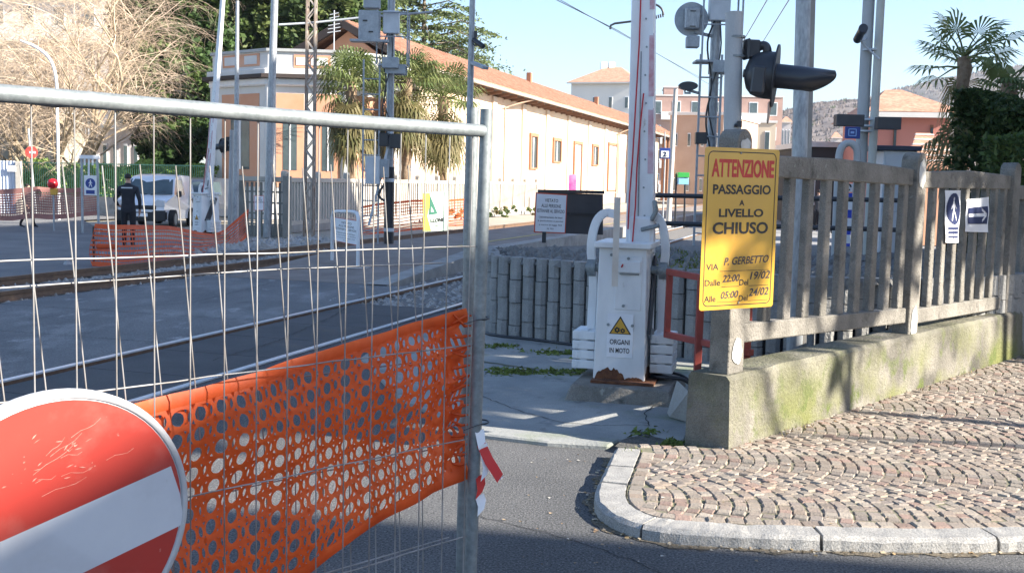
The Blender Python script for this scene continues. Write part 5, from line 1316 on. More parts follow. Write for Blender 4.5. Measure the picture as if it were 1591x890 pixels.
# ================================================================== people
m_skin = M('skin', (.5, .3, .22), rough=.6); m_hair = M('dark hair', (.02, .015, .012), rough=.7)
def person(label, loc, H, face, cloth, trouser, stride=.0, arms='down', shoe=None, bag=None):
    """one continuous skinned body; materials by height; hair a child; face = heading angle of the front"""
    k = H/1.75
    J = {'pel': (0, 0, .93), 'sp1': (0, .0, 1.08), 'sp2': (0, .005, 1.25), 'ch': (0, .01, 1.4), 'nk': (0, .0, 1.5), 'nk2': (0, -.01, 1.555), 'hd1': (0, -.015, 1.62), 'hd2': (0, -.01, 1.70), 'nose': (0, -.1, 1.625)}
    E_ = [('pel', 'sp1'), ('sp1', 'sp2'), ('sp2', 'ch'), ('ch', 'nk'), ('nk', 'nk2'), ('nk2', 'hd1'), ('hd1', 'hd2'), ('hd1', 'nose')]
    rad = {'pel': (.165, .12), 'sp1': (.155, .11), 'sp2': (.17, .115), 'ch': (.175, .11), 'nk': (.075, .07), 'nk2': (.055, .055), 'hd1': (.072, .09), 'hd2': (.066, .08), 'nose': (.014, .014)}
    for s, nm in ((-1, 'l'), (1, 'r')):
        st = stride*s
        J.update({nm+'hip': (.095*s, 0, .87), nm+'kn': (.1*s, -.22*st-.02, .49), nm+'an': (.1*s, -.45*st+.02+(.08 if st < 0 else 0), .085), nm+'toe': (.115*s, -.45*st-.15, .035), nm+'heel': (.1*s, -.45*st+.06, .04)})
        E_ += [('pel', nm+'hip'), (nm+'hip', nm+'kn'), (nm+'kn', nm+'an'), (nm+'an', nm+'toe')]
        E_ += [(nm+'an', nm+'heel')]
        rad.update({nm+'hip': (.1, .1), nm+'kn': (.065, .068), nm+'an': (.045, .048), nm+'toe': (.04, .03), nm+'heel': (.04, .035)})
        if arms == 'down' or s == -1:
            J.update({nm+'sh': (.19*s, .01, 1.4), nm+'el': (.27*s, .05+.08*st, 1.13), nm+'wr': (.25*s, -.06+.12*st, .9), nm+'pa': (.24*s, -.09+.12*st, .82)})
        else:
            J.update({nm+'sh': (.19*s, .01, 1.4), nm+'el': (.30*s, .04, 1.13), nm+'wr': (.24*s, -.14, 1.0), nm+'pa': (.2*s, -.2, .97)})
        E_ += [('ch', nm+'sh'), (nm+'sh', nm+'el'), (nm+'el', nm+'wr'), (nm+'wr', nm+'pa')]
        rad.update({nm+'sh': (.07, .07), nm+'el': (.05, .052), nm+'wr': (.03, .033), nm+'pa': (.026, .036)})
        px_, py_, pz_ = J[nm+'pa']; wx, wy, wz = J[nm+'wr']; dx, dy, dz = px_-wx, py_-wy, pz_-wz; ln = math.sqrt(dx*dx+dy*dy+dz*dz); dx, dy, dz = dx/ln, dy/ln, dz/ln
        for f_, (off, fl) in enumerate(((-.03, .062), (-.01, .072), (.01, .068), (.03, .054))):
            J[nm+'f%d' % f_] = (px_+dx*.04-.004*s, py_+dy*.04+off, pz_+dz*.04); J[nm+'g%d' % f_] = (px_+dx*(.04+fl)-.02*s, py_+dy*(.04+fl)+off, pz_+dz*(.04+fl))
            E_ += [(nm+'pa', nm+'f%d' % f_), (nm+'f%d' % f_, nm+'g%d' % f_)]; rad[nm+'f%d' % f_] = (.0095, .0095); rad[nm+'g%d' % f_] = (.008, .008)
        J[nm+'t'] = (px_-.02*s-dx*.02, py_-.045, pz_+.01); J[nm+'t2'] = (px_-.03*s, py_-.06, pz_-.035)
        E_ += [(nm+'pa', nm+'t'), (nm+'t', nm+'t2')]; rad[nm+'t'] = (.011, .011); rad[nm+'t2'] = (.009, .009)
    names = list(J); idx = {n_: i for i, n_ in enumerate(names)}
    me = bpy.data.meshes.new('person'); me.from_pydata([V(J[n_]) for n_ in names], [(idx[a], idx[c_]) for a, c_ in E_], [])
    o = bpy.data.objects.new('person_tmp', me); COL.objects.link(o)
    md = o.modifiers.new('skin', 'SKIN'); md.use_smooth_shade = True
    for i, n_ in enumerate(names):
        sv = me.skin_vertices[0].data[i]; sv.radius = rad[n_]; sv.use_root = (n_ == 'pel')
    sb = o.modifiers.new('sub', 'SUBSURF'); sb.levels = 1
    dg = bpy.context.evaluated_depsgraph_get(); nm_ = bpy.data.meshes.new_from_object(o.evaluated_get(dg)); bpy.data.objects.remove(o)
    nm_.materials.clear()
    for m in (cloth, trouser, m_skin, shoe or m_black): nm_.materials.append(m)
    for p in nm_.polygons:
        c_ = p.center
        if c_.z > 1.525: i = 2
        elif c_.z < .075: i = 3
        elif c_.z < .9 and abs(c_.x) < .19: i = 1
        elif min((V(J[s+'pa'])-c_).length for s in 'lr') < .105: i = 2
        else: i = 0
        p.material_index = i; p.use_smooth = True
    for v_ in nm_.vertices: v_.co *= k
    ob = bpy.data.objects.new('person', nm_); COL.objects.link(ob); ob.location = loc; ob.rotation_euler = (0, 0, face)
    tag(ob, label, 'person')
    b = MB(); n = 14; prof = []
    for i in range(8):
        a = i/7*R(105); prof.append((.094*math.sin(a)*k, (1.665+.092*math.cos(a))*k))
    P = []
    for r_, z_ in prof:
        for j in range(n):
            a = 6.2832*j/n; fr_ = 1 if math.sin(a) > -.35 or z_ > 1.7*k else .78
            P.append(V((r_*.88*math.cos(a)*fr_, (r_*1.1*math.sin(a)+.004)*fr_, z_)))
    M4 = Matrix.Translation(loc) @ Matrix.Rotation(face, 4, 'Z')
    b.add([M4 @ p for p in P], [(i*n+j, (i+1)*n+j, (i+1)*n+(j+1) % n, i*n+(j+1) % n) for i in range(7) for j in range(n)], True)
    h_ = b.build('hair', m_hair, ob)
    return ob
m_jkt = M('dark navy jacket', (.012, .014, .022), (.02, .022, .032), .8, 8); m_trs = M('dark trousers', (.012, .013, .018), rough=.85)
YP = 26.0
pm = person('person in dark uniform jacket and trousers standing behind the sagging net, back to us', foot(200, 383, YP), 1.76, R(190), m_jkt, m_trs, .05, 'bent')
b = MB(); b.box(V((D(200, 300, YP).x, YP-.125, 1.43)), (.26, .012, .03)); b.build('reflective_strip', m_siglt, pm)
person('small dark-clothed person walking behind the faded net at the left edge', foot(44, 358, 34.4), 1.36, R(80), M('grey brown coat', (.05, .035, .035), rough=.9), m_trs, .5)
person('person in dark trousers and white shoes between the concrete pickets, nearer the yellow sign', foot(1270, 352, 44), 1.72, R(170), M('grey jacket', (.06, .06, .07), rough=.8), m_trs, .2, shoe=m_whitec)
person('person in black clothes right beside the blue and white banner', foot(1297, 345, 43), 1.72, R(160), m_jkt, m_trs, .1)
person('person in a yellow jacket seen just right of the yellow sign', foot(1216, 330, 60), 1.72, R(200), M('yellow jacket', (.6, .36, .03), rough=.7), m_trs, .1)

# ================================================================== vehicles
m_carw = M('white car paint', (.72, .74, .78), (.66, .68, .72), .3, 2, coat=.5); m_card = M('dark blue car paint', (.03, .04, .06), rough=.3, coat=.5)
m_tyre = M('tyre', (.02, .02, .02), rough=.9); m_plast = M('black bumper plastic', (.022, .022, .025), rough=.6); m_head = M('headlamp lens', (.55, .58, .62), rough=.1, spec=.8)
m_scr = M('windscreen glass', (.05, .075, .085), (.08, .11, .12), .08, 1.5, spec=.7)
def van(name, label, cat, loc, rz, paint, sx=1.0, sz=1.0):
    t = thing(name, label, cat, loc, rz); Mx = Matrix.Translation(loc) @ Matrix.Rotation(rz, 4, 'Z')
    def q(x, y, z): return Mx @ V((x*sx, y, z*sz))
    prof = [(-1.88, .28), (-1.93, .42), (-1.95, .62), (-1.9, .80), (-1.72, .93), (-1.2, 1.04), (-1.08, 1.07), (-.5, 1.58), (-.25, 1.67), (.4, 1.73), (1.7, 1.7), (1.88, 1.62), (1.96, 1.0), (1.98, .4), (1.9, .28)]
    def hw_(z, y):
        w_ = .84-.0*z if z < .95 else .84-(z-.95)*.2
        return w_-(.13 if y < -1.85 else .05 if y < -1.6 else 0)
    n = len(prof); P = []
    for s_ in (-1, -.8, 0, .8, 1):
        for y, z in prof:
            yy_ = y-(0 if abs(s_) == 1 else (.05 if abs(s_) == .8 else .09))*(1 if y < 0 else -.5)
            zz_ = z+(0 if abs(s_) == 1 else .02 if abs(s_) == .8 else .035)*(1 if z > 1.5 else 0)
            P.append(q(s_*hw_(z, y), yy_, zz_))
    b = MB(); fs = []
    for r_ in range(4): fs += [(r_*n+i, (r_+1)*n+i, (r_+1)*n+(i+1) % n, r_*n+(i+1) % n) for i in range(n)]
    b.add(P, fs, True); b.add(P[:n], [tuple(range(n))]); b.add(P[-n:], [tuple(range(n))[::-1]]); body = b.build('body', paint, t)
    def front(y, z, o): return y-.07-o
    b = MB(); xs_ = (-.6, -.3, 0, .3, .6)                       # windscreen following the rake
    rows = []
    for u in (0, .33, .66, 1):
        y, z = -1.06+u*.56, 1.09+u*.48
        for x in (-1, -.8, 0, .8, 1): rows.append(q(x*(.77-.1*u), y-(0 if abs(x) == 1 else .05 if abs(x) == .8 else .09)-.02, z+.018))
    b.add(rows, [(i*5+j, i*5+j+1, i*5+6+j, i*5+5+j) for i in range(3) for j in range(4)], True); b.build('windscreen', m_scr, t)
    for s_ in (-1, 1):
        b = MB(); pts = [(-.95, 1.1), (-.42, 1.56), (.45, 1.6), (.45, 1.08)]
        b.poly([q(s_*(hw_(z, 0)+.004), y, z) for y, z in pts][::s_]); b.build('side_window', m_scr, t)
        b = MB(); b.box(q(s_*.93, -.85, 1.12), (.16*sx, .1, .2), rot2(rz)); b.build('wing_mirror', m_plast, t, bevel=.03)
        b = MB(); pts = [(.36, .70), (.74, .74), (.73, .92), (.5, .95), (.36, .80)]
        b.prism([q(s_*x, -1.83-.12*(1-x), z) for x, z in pts], q(0, -.1, 0)-q(0, 0, 0)); b.build('headlight', m_head, t, bevel=.012)
        for y in (-1.22, 1.25):
            b = MB(); c_ = q(s_*.86, y, .31/sz); ax_ = q(s_, 0, 0)-q(0, 0, 0); b.disc(c_-ax_.normalized()*.12, ax_, .31, .16, 24); w_ = b.build('wheel', m_tyre, t, bevel=.02)
            b = MB(); b.disc(c_+ax_.normalized()*.035, ax_, .19, .012, 18); b.build('rim', m_galv, w_)
    b = MB(); b.box(q(0, -1.98, .44), (1.62*sx, .16, .34*sz), rot2(rz)); b.build('bumper', m_plast, t, bevel=.05, bevseg=2)
    b = MB(); b.box(q(0, -2.01, .70), (.95*sx, .06, .13*sz), rot2(rz)); b.build('grille', m_plast, t, bevel=.02)
    b = MB(); b.box(q(0, -2.075, .47), (.46*sx, .015, .11), rot2(rz)); b.build('number_plate', m_paper, t)
    for s_ in (-1, 1): b = MB(); b.tube([q(s_*.1, -1.17, 1.09), q(s_*.1+.45, -1.02, 1.2)], .012, 5); b.build('wiper', m_plast, t)
    return t
van('white_van', 'small white van facing the crossing behind the standing person', 'van', foot(244, 357, 36.6), R(4), m_carw)
van('dark_van', 'dark parked vehicle mostly hidden between the white van and the far barrier', 'car', foot(305, 350, 40), R(-14), m_card, .98, .95)

# ================================================================== foliage helpers
def leafmat(name, c1, c2, tr=.35): return M(name, c1, c2, .6, 1.2, attr=.8, leaf=tr, spec=.3)
def leaves(b, c, rad_, n, size, rnd, tones, hole=.35, flat=1.0, droop=0.0):
    """leaf-sized faces in clumps through an ellipsoid"""
    ncl = max(6, n//60)
    cl = []
    for i in range(ncl):
        while True:
            p = V((rnd.uniform(-1, 1), rnd.uniform(-1, 1), rnd.uniform(-1, 1)))
            if hole < p.length < 1: break
        cl.append((V((p.x*rad_[0], p.y*rad_[1], p.z*rad_[2])), rnd.uniform(.16, .34), rnd.choice(tones)))
    R_ = min(rad_)
    for i in range(n):
        o, cr_, tn = cl[i % ncl]
        d = V((rnd.gauss(0, 1), rnd.gauss(0, 1), rnd.gauss(0, 1)*flat)).normalized()*(rnd.random()**.4)*cr_*R_*1.25
        p = V(c)+o+d; g = rnd.uniform(.75, 1.25); b.col = (tn[0]*g, tn[1]*g, tn[2]*g)
        u = V((rnd.gauss(0, 1), rnd.gauss(0, 1), rnd.gauss(0, 1)*.6-droop)).normalized(); w_ = u.cross(V((rnd.gauss(0, 1), rnd.gauss(0, 1), rnd.gauss(0, 1)))).normalized()
        s = size*rnd.uniform(.6, 1.3)
        b.add([p-u*s, p+w_*s*.5, p+u*s, p-w_*s*.5], [(0, 1, 2, 3)])
m_bark = M('bark', (.13, .1, .075), (.22, .18, .14), .95, 3, bump=.5, stretch=(3, 3, .6))
def tree(name, label, loc, H, crown, tones, n, size, trunk_r, seed, mleaf, cat='tree', hole=.3, group=None, droop=0.0):
    rnd = random.Random(seed); t = thing(name, label, cat, loc, 0, group); loc = V(loc)
    b = MB(); P = [loc+V((0, 0, -.1)), loc+V((.1, 0, H*.25)), loc+V((-.1, .1, H*.5)), loc+V((.05, 0, H*.85))]
    b.tube(P, [trunk_r*1.3, trunk_r, trunk_r*.7, trunk_r*.2], 9)
    for c_, r_ in crown:
        p0 = P[1].lerp(P[3], rnd.uniform(.1, .7)); e = loc+V(c_); b.tube([p0, p0.lerp(e, .5)+V((0, 0, -.15)), e], [trunk_r*.45, trunk_r*.28, trunk_r*.08], 6)
    b.build('trunk', m_bark, t)
    b = MB(); tot = sum(r_[0]*r_[2] for _, r_ in crown)
    for c_, r_ in crown: leaves(b, loc+V(c_), r_, int(n*r_[0]*r_[2]/tot), size, rnd, tones, hole, droop=droop)
    b.build('crown', mleaf, t)
    return t
DG = [(.045, .09, .025), (.06, .115, .03), (.08, .14, .04), (.03, .06, .02), (.12, .18, .05)]
MG = [(.07, .12, .03), (.1, .15, .04), (.05, .09, .03), (.13, .17, .05)]
YG = [(.17, .21, .07), (.13, .17, .06), (.22, .24, .1), (.09, .13, .045)]
ml1 = leafmat('evergreen leaves', (.04, .08, .02), (.08, .12, .035)); ml2 = leafmat('yellow green leaves', (.09, .13, .04), (.13, .16, .06)); ml3 = leafmat('palm leaves', (.08, .12, .03), (.13, .16, .05))
Yt = 58
def at(x, y, Y): return D(x, y, Y)
def crown_px(base, lst, Y):
    return [((D(x, y, Y)-V(base)+V((0, dy, 0))), (rx*Y/F, rx*Y/F*.8, rz*Y/F)) for x, y, rx, rz, dy in lst]
bs = foot(268, 300, Yt)
tree('evergreen_tree', 'large dark glossy evergreen tree between the bare tree and the pavilion', bs, 13, crown_px(bs, [(268, 190, 60, 70, 0), (250, 90, 62, 70, 0), (300, 60, 55, 75, 1), (230, 20, 55, 60, 0), (285, -30, 70, 50, 0), (290, 235, 50, 35, -2), (300, 140, 45, 60, -1), (240, 150, 45, 60, -1.5)], Yt), DG, 56000, .19, .35, 3, ml1)
bs = foot(400, 300, 66)
tree('evergreen_tree', 'lighter green bushy tree rising behind the pavilion roof terrace', bs, 15, crown_px(bs, [(365, 50, 55, 70, 0), (420, 25, 55, 60, 0), (470, 40, 45, 55, 0), (520, 15, 50, 45, 0), (570, 25, 40, 40, 2), (400, -30, 80, 40, 0)], 66), MG, 36000, .21, .35, 5, ml2)
# cedars
def cedar(label, base, H, rmax, seed, tones, lowest=.35, ntier=15, dens=1.0):
    rnd = random.Random(seed); t = thing('cedar_tree', label, 'tree', base); base = V(base)
    b = MB(); b.tube([base-V((0, 0, .1)), base+V((0, 0, H*.5)), base+V((0, 0, H))], [.4, .28, .04], 9); b.build('trunk', m_bark, t)
    b = MB(); bb = MB()
    for i in range(ntier):
        z = H*(lowest+(1-lowest)*i/ntier); r_ = rmax*(1-((z/H-lowest)/(1-lowest))**1.3)+.4
        for k in range(5):
            a = rnd.uniform(0, 6.28); L_ = r_*rnd.uniform(.7, 1.1); d = V((math.cos(a), math.sin(a), 0)); p0 = base+V((0, 0, z))
            e = p0+d*L_+V((0, 0, -.12*L_+rnd.uniform(-.2, .3))); bb.tube([p0, p0+d*L_*.5+V((0, 0, .1*L_)), e], [.07, .05, .015], 4)
            m_ = int(230*dens*L_/rmax)+20
            for j in range(m_):
                u = rnd.random()**.6; p = p0.lerp(e, u)+V((0, 0, .25*L_*u*(1-u)))+V((-d.y, d.x, 0))*rnd.gauss(0, .22*L_*u+.08)+V((0, 0, rnd.gauss(0, .1)))
                tn = rnd.choice(tones); g = rnd.uniform(.75, 1.25); b.col = (tn[0]*g, tn[1]*g, tn[2]*g)
                w_ = V((rnd.gauss(0, 1), rnd.gauss(0, 1), -.5+rnd.gauss(0, .35))).normalized(); s = rnd.uniform(.14, .34); n_ = w_.cross(V((rnd.gauss(0, 1), rnd.gauss(0, 1), rnd.gauss(0, 1)))).normalized()*s*.3
                b.add([p-w_*s*.5, p+n_, p+w_*s, p-n_], [(0, 1, 2, 3)])
    bb.build('branches', m_bark, t); b.build('crown', leafmat('cedar needles %d' % seed, (.08, .12, .05), (.14, .18, .08), .3), t)
cedar('tall layered cedar behind the palms and the left signal', foot(655, 290, 95), 21, 8.5, 4, YG, .5, 16, 1.6)
cedar('broad cedar right behind the gabled house', foot(520, 290, 88), 23, 9, 9, YG, .42, 17, 1.6)
# bare tree with drooping yellowish twigs
def bare_tree(label, base, seed, H, n0=9):
    rnd = random.Random(seed); t = thing('bare_tree', label, 'tree', base); base = V(base)
    bt_, bw = MB(), MB(); cnt = [0]
    def grow(p, d, L_, r_, lev):
        pts = [p]; q_ = p; dd_ = d
        ns = 4 if lev < 3 else 5
        for i in range(ns):
            dd_ = (dd_+V((rnd.gauss(0, .13), rnd.gauss(0, .13), rnd.gauss(0, .1)+(.06 if lev < 2 else -.16 if lev > 2 else -.03)))).normalized(); q_ = q_+dd_*L_/ns; pts.append(q_)
        rr_ = [r_*(1-.6*i/ns) for i in range(ns+1)]
        (bt_ if lev < 2 else bw).tube(pts, rr_, 7 if lev < 2 else 3, False)
        if lev >= 4: return
        nb = [6, 6, 6, 5][lev]
        for i in range(nb):
            u = .25+.75*(i+rnd.random())/nb; k_ = min(int(u*ns), ns-1); p2 = pts[k_].lerp(pts[k_+1], u*ns-k_)
            a = rnd.uniform(0, 6.28); side = V((math.cos(a), math.sin(a), rnd.uniform(-.1, .5))); nd = (dd_*.7+side*.75).normalized()
            grow(p2, nd, L_*rnd.uniform(.5, .72), r_*.42, lev+1)
    for i in range(n0):
        a = 6.28*i/n0+rnd.uniform(-.3, .3); d = V((math.cos(a)*.5, math.sin(a)*.4, 1)).normalized()
        grow(base+V((math.cos(a)*.5, math.sin(a)*.4, 0)), d, H*rnd.uniform(.42, .62), .13, 0)
    bt_.build('trunk', M('pale bark', (.3, .23, .15), (.4, .32, .22), .9, 2), t); bw.build('twigs', M('yellow brown twigs', (.5, .38, .27), (.62, .5, .38), .8, 1.5), t)
bare_tree('large bare tree with a dense tangle of yellowish twigs at the left', foot(84, 292, 50), 2, 12.2)
bare_tree('smaller bare tree with tan twigs at the left edge of the photo', foot(15, 292, 56), 6, 13, 7)

# palms
def palm(label, base, trunk_h, tr_, nleaf, Lf, seed, tones=YG, skirt=10, mleaf=None, sag=.38):
    rnd = random.Random(seed); t = thing('palm_tree', label, 'palm', base, 0, 'fan palms'); base = V(base); top = base+V((0, 0, trunk_h))
    b = MB(); m_ = 16; b.tube([base+V((rnd.uniform(-.03, .03), rnd.uniform(-.03, .03), trunk_h*k/m_)) for k in range(m_+1)], [tr_*(.9+.25*(k % 2)+.35*(k/m_)) for k in range(m_+1)], 10); b.build('trunk', M('fibrous trunk', (.2, .13, .08), (.3, .22, .15), .95, 9, bump=.8), t)
    b = MB(); bp_ = MB()
    for i in range(nleaf+skirt):
        old = i >= nleaf
        az = i*2.4+rnd.uniform(-.3, .3); el = rnd.uniform(-.15, 1.25) if not old else rnd.uniform(-1.2, -.5)
        d = V((math.cos(az)*math.cos(el), math.sin(az)*math.cos(el), math.sin(el))); Lp = Lf*rnd.uniform(.75, 1.1)*(1 if not old else .6)
        p0 = top+V((0, 0, rnd.uniform(-.3, .1) if not old else -rnd.uniform(.2, 2.0))); hub = p0+d*Lp+V((0, 0, -.12*Lp))
        bp_.tube([p0, p0.lerp(hub, .5)+V((0, 0, .05*Lp)), hub], [.03, .022, .015], 4)
        side = d.cross(UP).normalized(); nb = 15; tn = rnd.choice(tones) if not old else rnd.choice([(.2, .16, .07), (.16, .15, .06), (.25, .2, .1)]); g = rnd.uniform(.8, 1.2); b.col = (tn[0]*g, tn[1]*g, tn[2]*g)
        nrm_ = side.cross(d).normalized()
        for k in range(nb):
            a = R(-115)+R(230)*k/(nb-1); e = d*math.cos(a)+side*math.sin(a); Lb_ = Lf*.85*(1-.25*abs(a)/2)*rnd.uniform(.9, 1.05); w_ = nrm_.cross(e).normalized()*.035
            mid_ = hub+e*Lb_*.6+nrm_*.04-UP*.05*Lb_; tip = hub+e*Lb_*.9-UP*(sag*Lb_ if not old else .55*Lb_)
            b.add([hub, mid_-w_, mid_+w_, tip], [(0, 1, 2), (1, 3, 2)])
    bp_.build('leaf_stalks', M('leaf stalks', (.14, .16, .05), rough=.7), t); b.build('crown', mleaf or ml3, t)
def palm_px(label, x, ytop, Y, tr_, nleaf, Lf, seed, **kw):
    bs = foot(x, 300, Y); palm(label, bs, D(x, ytop, Y).z, tr_, nleaf, Lf, seed, **kw)
palm_px('fan palm in the middle, between the pavilion and the left signal', 545, 128, 42.3, .16, 48, 1.1, 1, skirt=60)
palm_px('fan palm just right of the left signal, with brown hanging leaves', 630, 122, 46, .17, 44, 1.15, 2, skirt=60)
palm_px('fan palm in front of the station wall, left of the slim camera pole', 686, 150, 50, .18, 48, 1.3, 3, skirt=66)
palm_px('lone fan palm against the sky above the hedge at the right', 1486, 88, 27, .12, 20, .98, 5, skirt=16, tones=[(.2, .25, .09), (.15, .2, .07), (.24, .28, .12)], sag=.22)
palm_px('low fan palm beside the hedge, right of the lone tall palm', 1556, 128, 25, .13, 16, .6, 6, skirt=12)

# hedges
def hedge(name, label, a, c_, depth, z0, z1, n, size, tones, seed, mleaf, cat='hedge'):
    rnd = random.Random(seed); t = thing(name, label, cat, (V(a)+V(c_))/2); a, c_ = V(a), V(c_); d = (c_-a); L_ = d.length; d.normalize(); nn_ = V((-d.y, d.x, 0))
    b = MB()
    for k in range(max(2, int(L_/1.2))):
        p = a+d*(k+.5)*L_/max(2, int(L_/1.2)); b.tube([V((p.x, p.y, z0-.1)), V((p.x, p.y, z0+(z1-z0)*.6))], [.05, .02], 5)
    b.build('stems', m_bark, t); b = MB()
    for i in range(n):
        u, v, w_ = rnd.random(), rnd.random(), rnd.random()
        f_ = rnd.random()
        if f_ < .45: w_ = rnd.random()**2*.25
        elif f_ < .75: v = 1-rnd.random()**2*.15
        bump_ = .12*math.sin(u*L_*2.1+1)+.08*math.sin(u*L_*5.3)+.07*math.sin(v*9+u*7)
        p = a+d*u*L_+nn_*(w_*depth+bump_)+UP*(z0+(z1-z0+bump_*1.3)*v-a.z)
        tn = rnd.choice(tones); g = rnd.uniform(.7, 1.3); b.col = (tn[0]*g, tn[1]*g, tn[2]*g)
        e = V((rnd.gauss(0, 1), rnd.gauss(0, 1), rnd.gauss(0, .8)+.3)).normalized(); s = size*rnd.uniform(.6, 1.4); x = e.cross(V((rnd.gauss(0, 1), rnd.gauss(0, 1), rnd.gauss(0, 1)))).normalized()*s*.4
        b.add([p-e*s*.6, p+x, p+e*s, p-x], [(0, 1, 2, 3)])
    b.build('foliage', mleaf, t); return t
ha, hc = foot(1462, 300, 16.5), foot(1700, 300, 15)
hedge('conifer_hedge', 'tall dense dark green conifer hedge behind the fence at the right edge', ha, hc, 1.8, 0, D(1530, 158, 16).z, 26000, .07, [(.03, .055, .02), (.045, .075, .025), (.06, .095, .03), (.1, .125, .04), (.02, .04, .015)], 3, ml1)
hedge('shrub', 'leafy shrub at the lower right corner of the conifer hedge', foot(1520, 300, 13.8), foot(1640, 300, 13.4), .8, 0, D(1560, 232, 13.6).z, 2600, .06, MG, 8, ml2, 'shrub')
hedge('low_hedge', 'low bright green hedge behind the green railing at the far side of the road', foot(33, 300, 49), foot(318, 300, 46), 1.2, .5, D(170, 259, 47).z, 13000, .12, [(.26, .42, .09), (.3, .46, .12), (.2, .32, .08), (.34, .45, .14)], 4, ml2)
t = thing('green_railing', 'thin green railing on a low concrete wall in front of the low hedge', 'railing', foot(170, 300, 46))
ra, rc = foot(33, 300, 48), foot(318, 300, 45.2)
MB().prism([ra, rc, rc+UP*.72, ra+UP*.72], V((0, .25, 0))).build('base_wall', m_conc, t)
zt_ = D(170, 255, 46.5).z; m_gr = M('green paint', (.1, .24, .15), rough=.5)
b = MB()
for k in range(90):
    p = ra.lerp(rc, k/89)+V((0, .1, 0)); b.beam(p+UP*.72, p+UP*zt_, .022, .022, V((0, 1, 0)))
b.build('bars', m_gr, t, kind='stuff')
MB().beam(ra+V((0, .1, zt_)), rc+V((0, .1, zt_)), .05, .05).build('top_rail', m_gr, t); MB().beam(ra+V((0, .1, .8)), rc+V((0, .1, .8)), .04, .04).build('bottom_rail', m_gr, t)

# ================================================================== buildings
m_tile = M('terracotta tiles', (.4, .2, .125), (.5, .29, .195), .85, 1.5, bump=.4, bscale=8, grain=.25, gscale=6)
m_stw = M('station plaster', (.7, .52, .38), (.76, .62, .48), .9, .5, bump=.1, bscale=10, spots=[((.55, .33, .2), .45, .58, .75)])
m_orw = M('orange plaster', (.6, .29, .17), (.64, .36, .24), .9, .6); m_whp = M('white render', (.68, .67, .64), (.6, .59, .57), .9, .8); m_brn = M('brown wood', (.2, .1, .06), rough=.7); m_brick = M('brown frames', (.33, .16, .09), rough=.7)
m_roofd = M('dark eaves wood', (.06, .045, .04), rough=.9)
# -- long station shed
PWL = -20.0
def qat(x, p=PWL):
    P = onplane(x, 250, T(p, 0), TN); return P.dot(TT)
q0s, q1s = qat(690), qat(1022)
he = (lambda P: P.z)(onplane(820, 150, T(PWL+1.0, 0), TN))
q0r, q1r = qat(648, PWL+1.0), qat(1062, PWL+1.0)
print('station', q0s, q1s, he, q0r, q1r)
st = thing('station_building', 'long sunlit station shed with peach walls, terracotta roof and an orange gable end', 'building', T(PWL-4, (q0s+q1s)/2))
e0 = PWL+1.0
apx = onplane(531, 34, T(0, q0r), TT); rg, hr = apx.dot(TN), apx.z
lef = rg-(e0-rg); W_ = PWL-1.0-lef-.0; hw2 = he-.25
W_ = (PWL-lef)-1.0
b = MB()
b.prism([T(PWL, q0r+.7), T(PWL, q1s), T(PWL-W_, q1s), T(PWL-W_, q0r+.7)], UP*hw2)
wl = b.build('wall', m_stw, st)
b = MB(); b.prism([T(PWL, q0r+.68, .3), T(PWL-W_, q0r+.68, .3), T(PWL-W_, q0r+.68, hw2), T(rg, q0r+.68, hr-.35), T(PWL, q0r+.68, hw2)], TT*.25); b.build('gable_wall', m_orw, st)
b = MB()
for ex in (e0, lef):
    P = [T(ex, q0r, he), T(ex, q1r, he), T(rg, q1r, hr), T(rg, q0r, hr)]
    b.add(P+[p+UP*.14 for p in P], [(0, 1, 2, 3), (7, 6, 5, 4), (0, 4, 5, 1), (1, 5, 6, 2), (2, 6, 7, 3), (3, 7, 4, 0)])
rf = b.build('roof', m_tile, st)
b = MB()
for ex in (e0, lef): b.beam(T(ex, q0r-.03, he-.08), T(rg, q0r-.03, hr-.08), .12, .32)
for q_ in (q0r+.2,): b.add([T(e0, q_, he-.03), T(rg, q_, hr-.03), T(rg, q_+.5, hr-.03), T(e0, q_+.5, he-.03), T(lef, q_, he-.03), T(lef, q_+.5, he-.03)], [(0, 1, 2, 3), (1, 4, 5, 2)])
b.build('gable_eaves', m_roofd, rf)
ae = onplane(519, 62, T(0, q0r-1.0), TT)
b = MB(); b.tube([ae-UP*1.3, ae+UP*1.3], .025, 5)
for k in range(6): b.tube([ae+V((-.3+.02*k, 0, .3+.16*k)), ae+V((.3-.02*k, 0, .4+.16*k))], .018, 4)
b.build('aerial', m_siglt, st)
print('st', rg, hr, he, lef)
b = MB(); n = int((q1r-q0r)/.45)                                # tile courses as raised ribs down the slope
for i in range(n):
    q_ = q0r+.2+i*.45; b.beam(T(e0-.02, q_, he+.15), T(rg, q_, hr+.15), .16, .05)
b.build('tile_ribs', m_tile, rf)
MB().beam(T(e0+.06, q0r, he-.02), T(e0+.06, q1r, he-.02), .14, .14).build('gutter', M('grey gutter', (.3, .25, .22), rough=.6), rf)
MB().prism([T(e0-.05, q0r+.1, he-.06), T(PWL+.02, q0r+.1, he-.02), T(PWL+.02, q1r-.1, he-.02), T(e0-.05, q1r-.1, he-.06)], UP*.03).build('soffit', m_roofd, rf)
for q_ in [q0r+1+1.5*k for k in range(int((q1s-q0r-1)/1.5))]:
    MB().beam(T(PWL+.02, q_, he-.25), T(e0-.15, q_, he-.12), .12, .16).build('eave_bracket', m_brn, wl)
for x in (765, 811, 848, 881.5, 913.5, 939, 961, 1005): 
    q_ = qat(x); MB().box(T(PWL+.06, q_, (he-.3)/2), (.12, .7, he-.3), rot2(-TH)).build('pilaster', M('pale pilaster', (.66, .55, .45), (.6, .48, .38), .9, .6) if x == 765 else bpy.data.materials['pale pilaster'], wl)
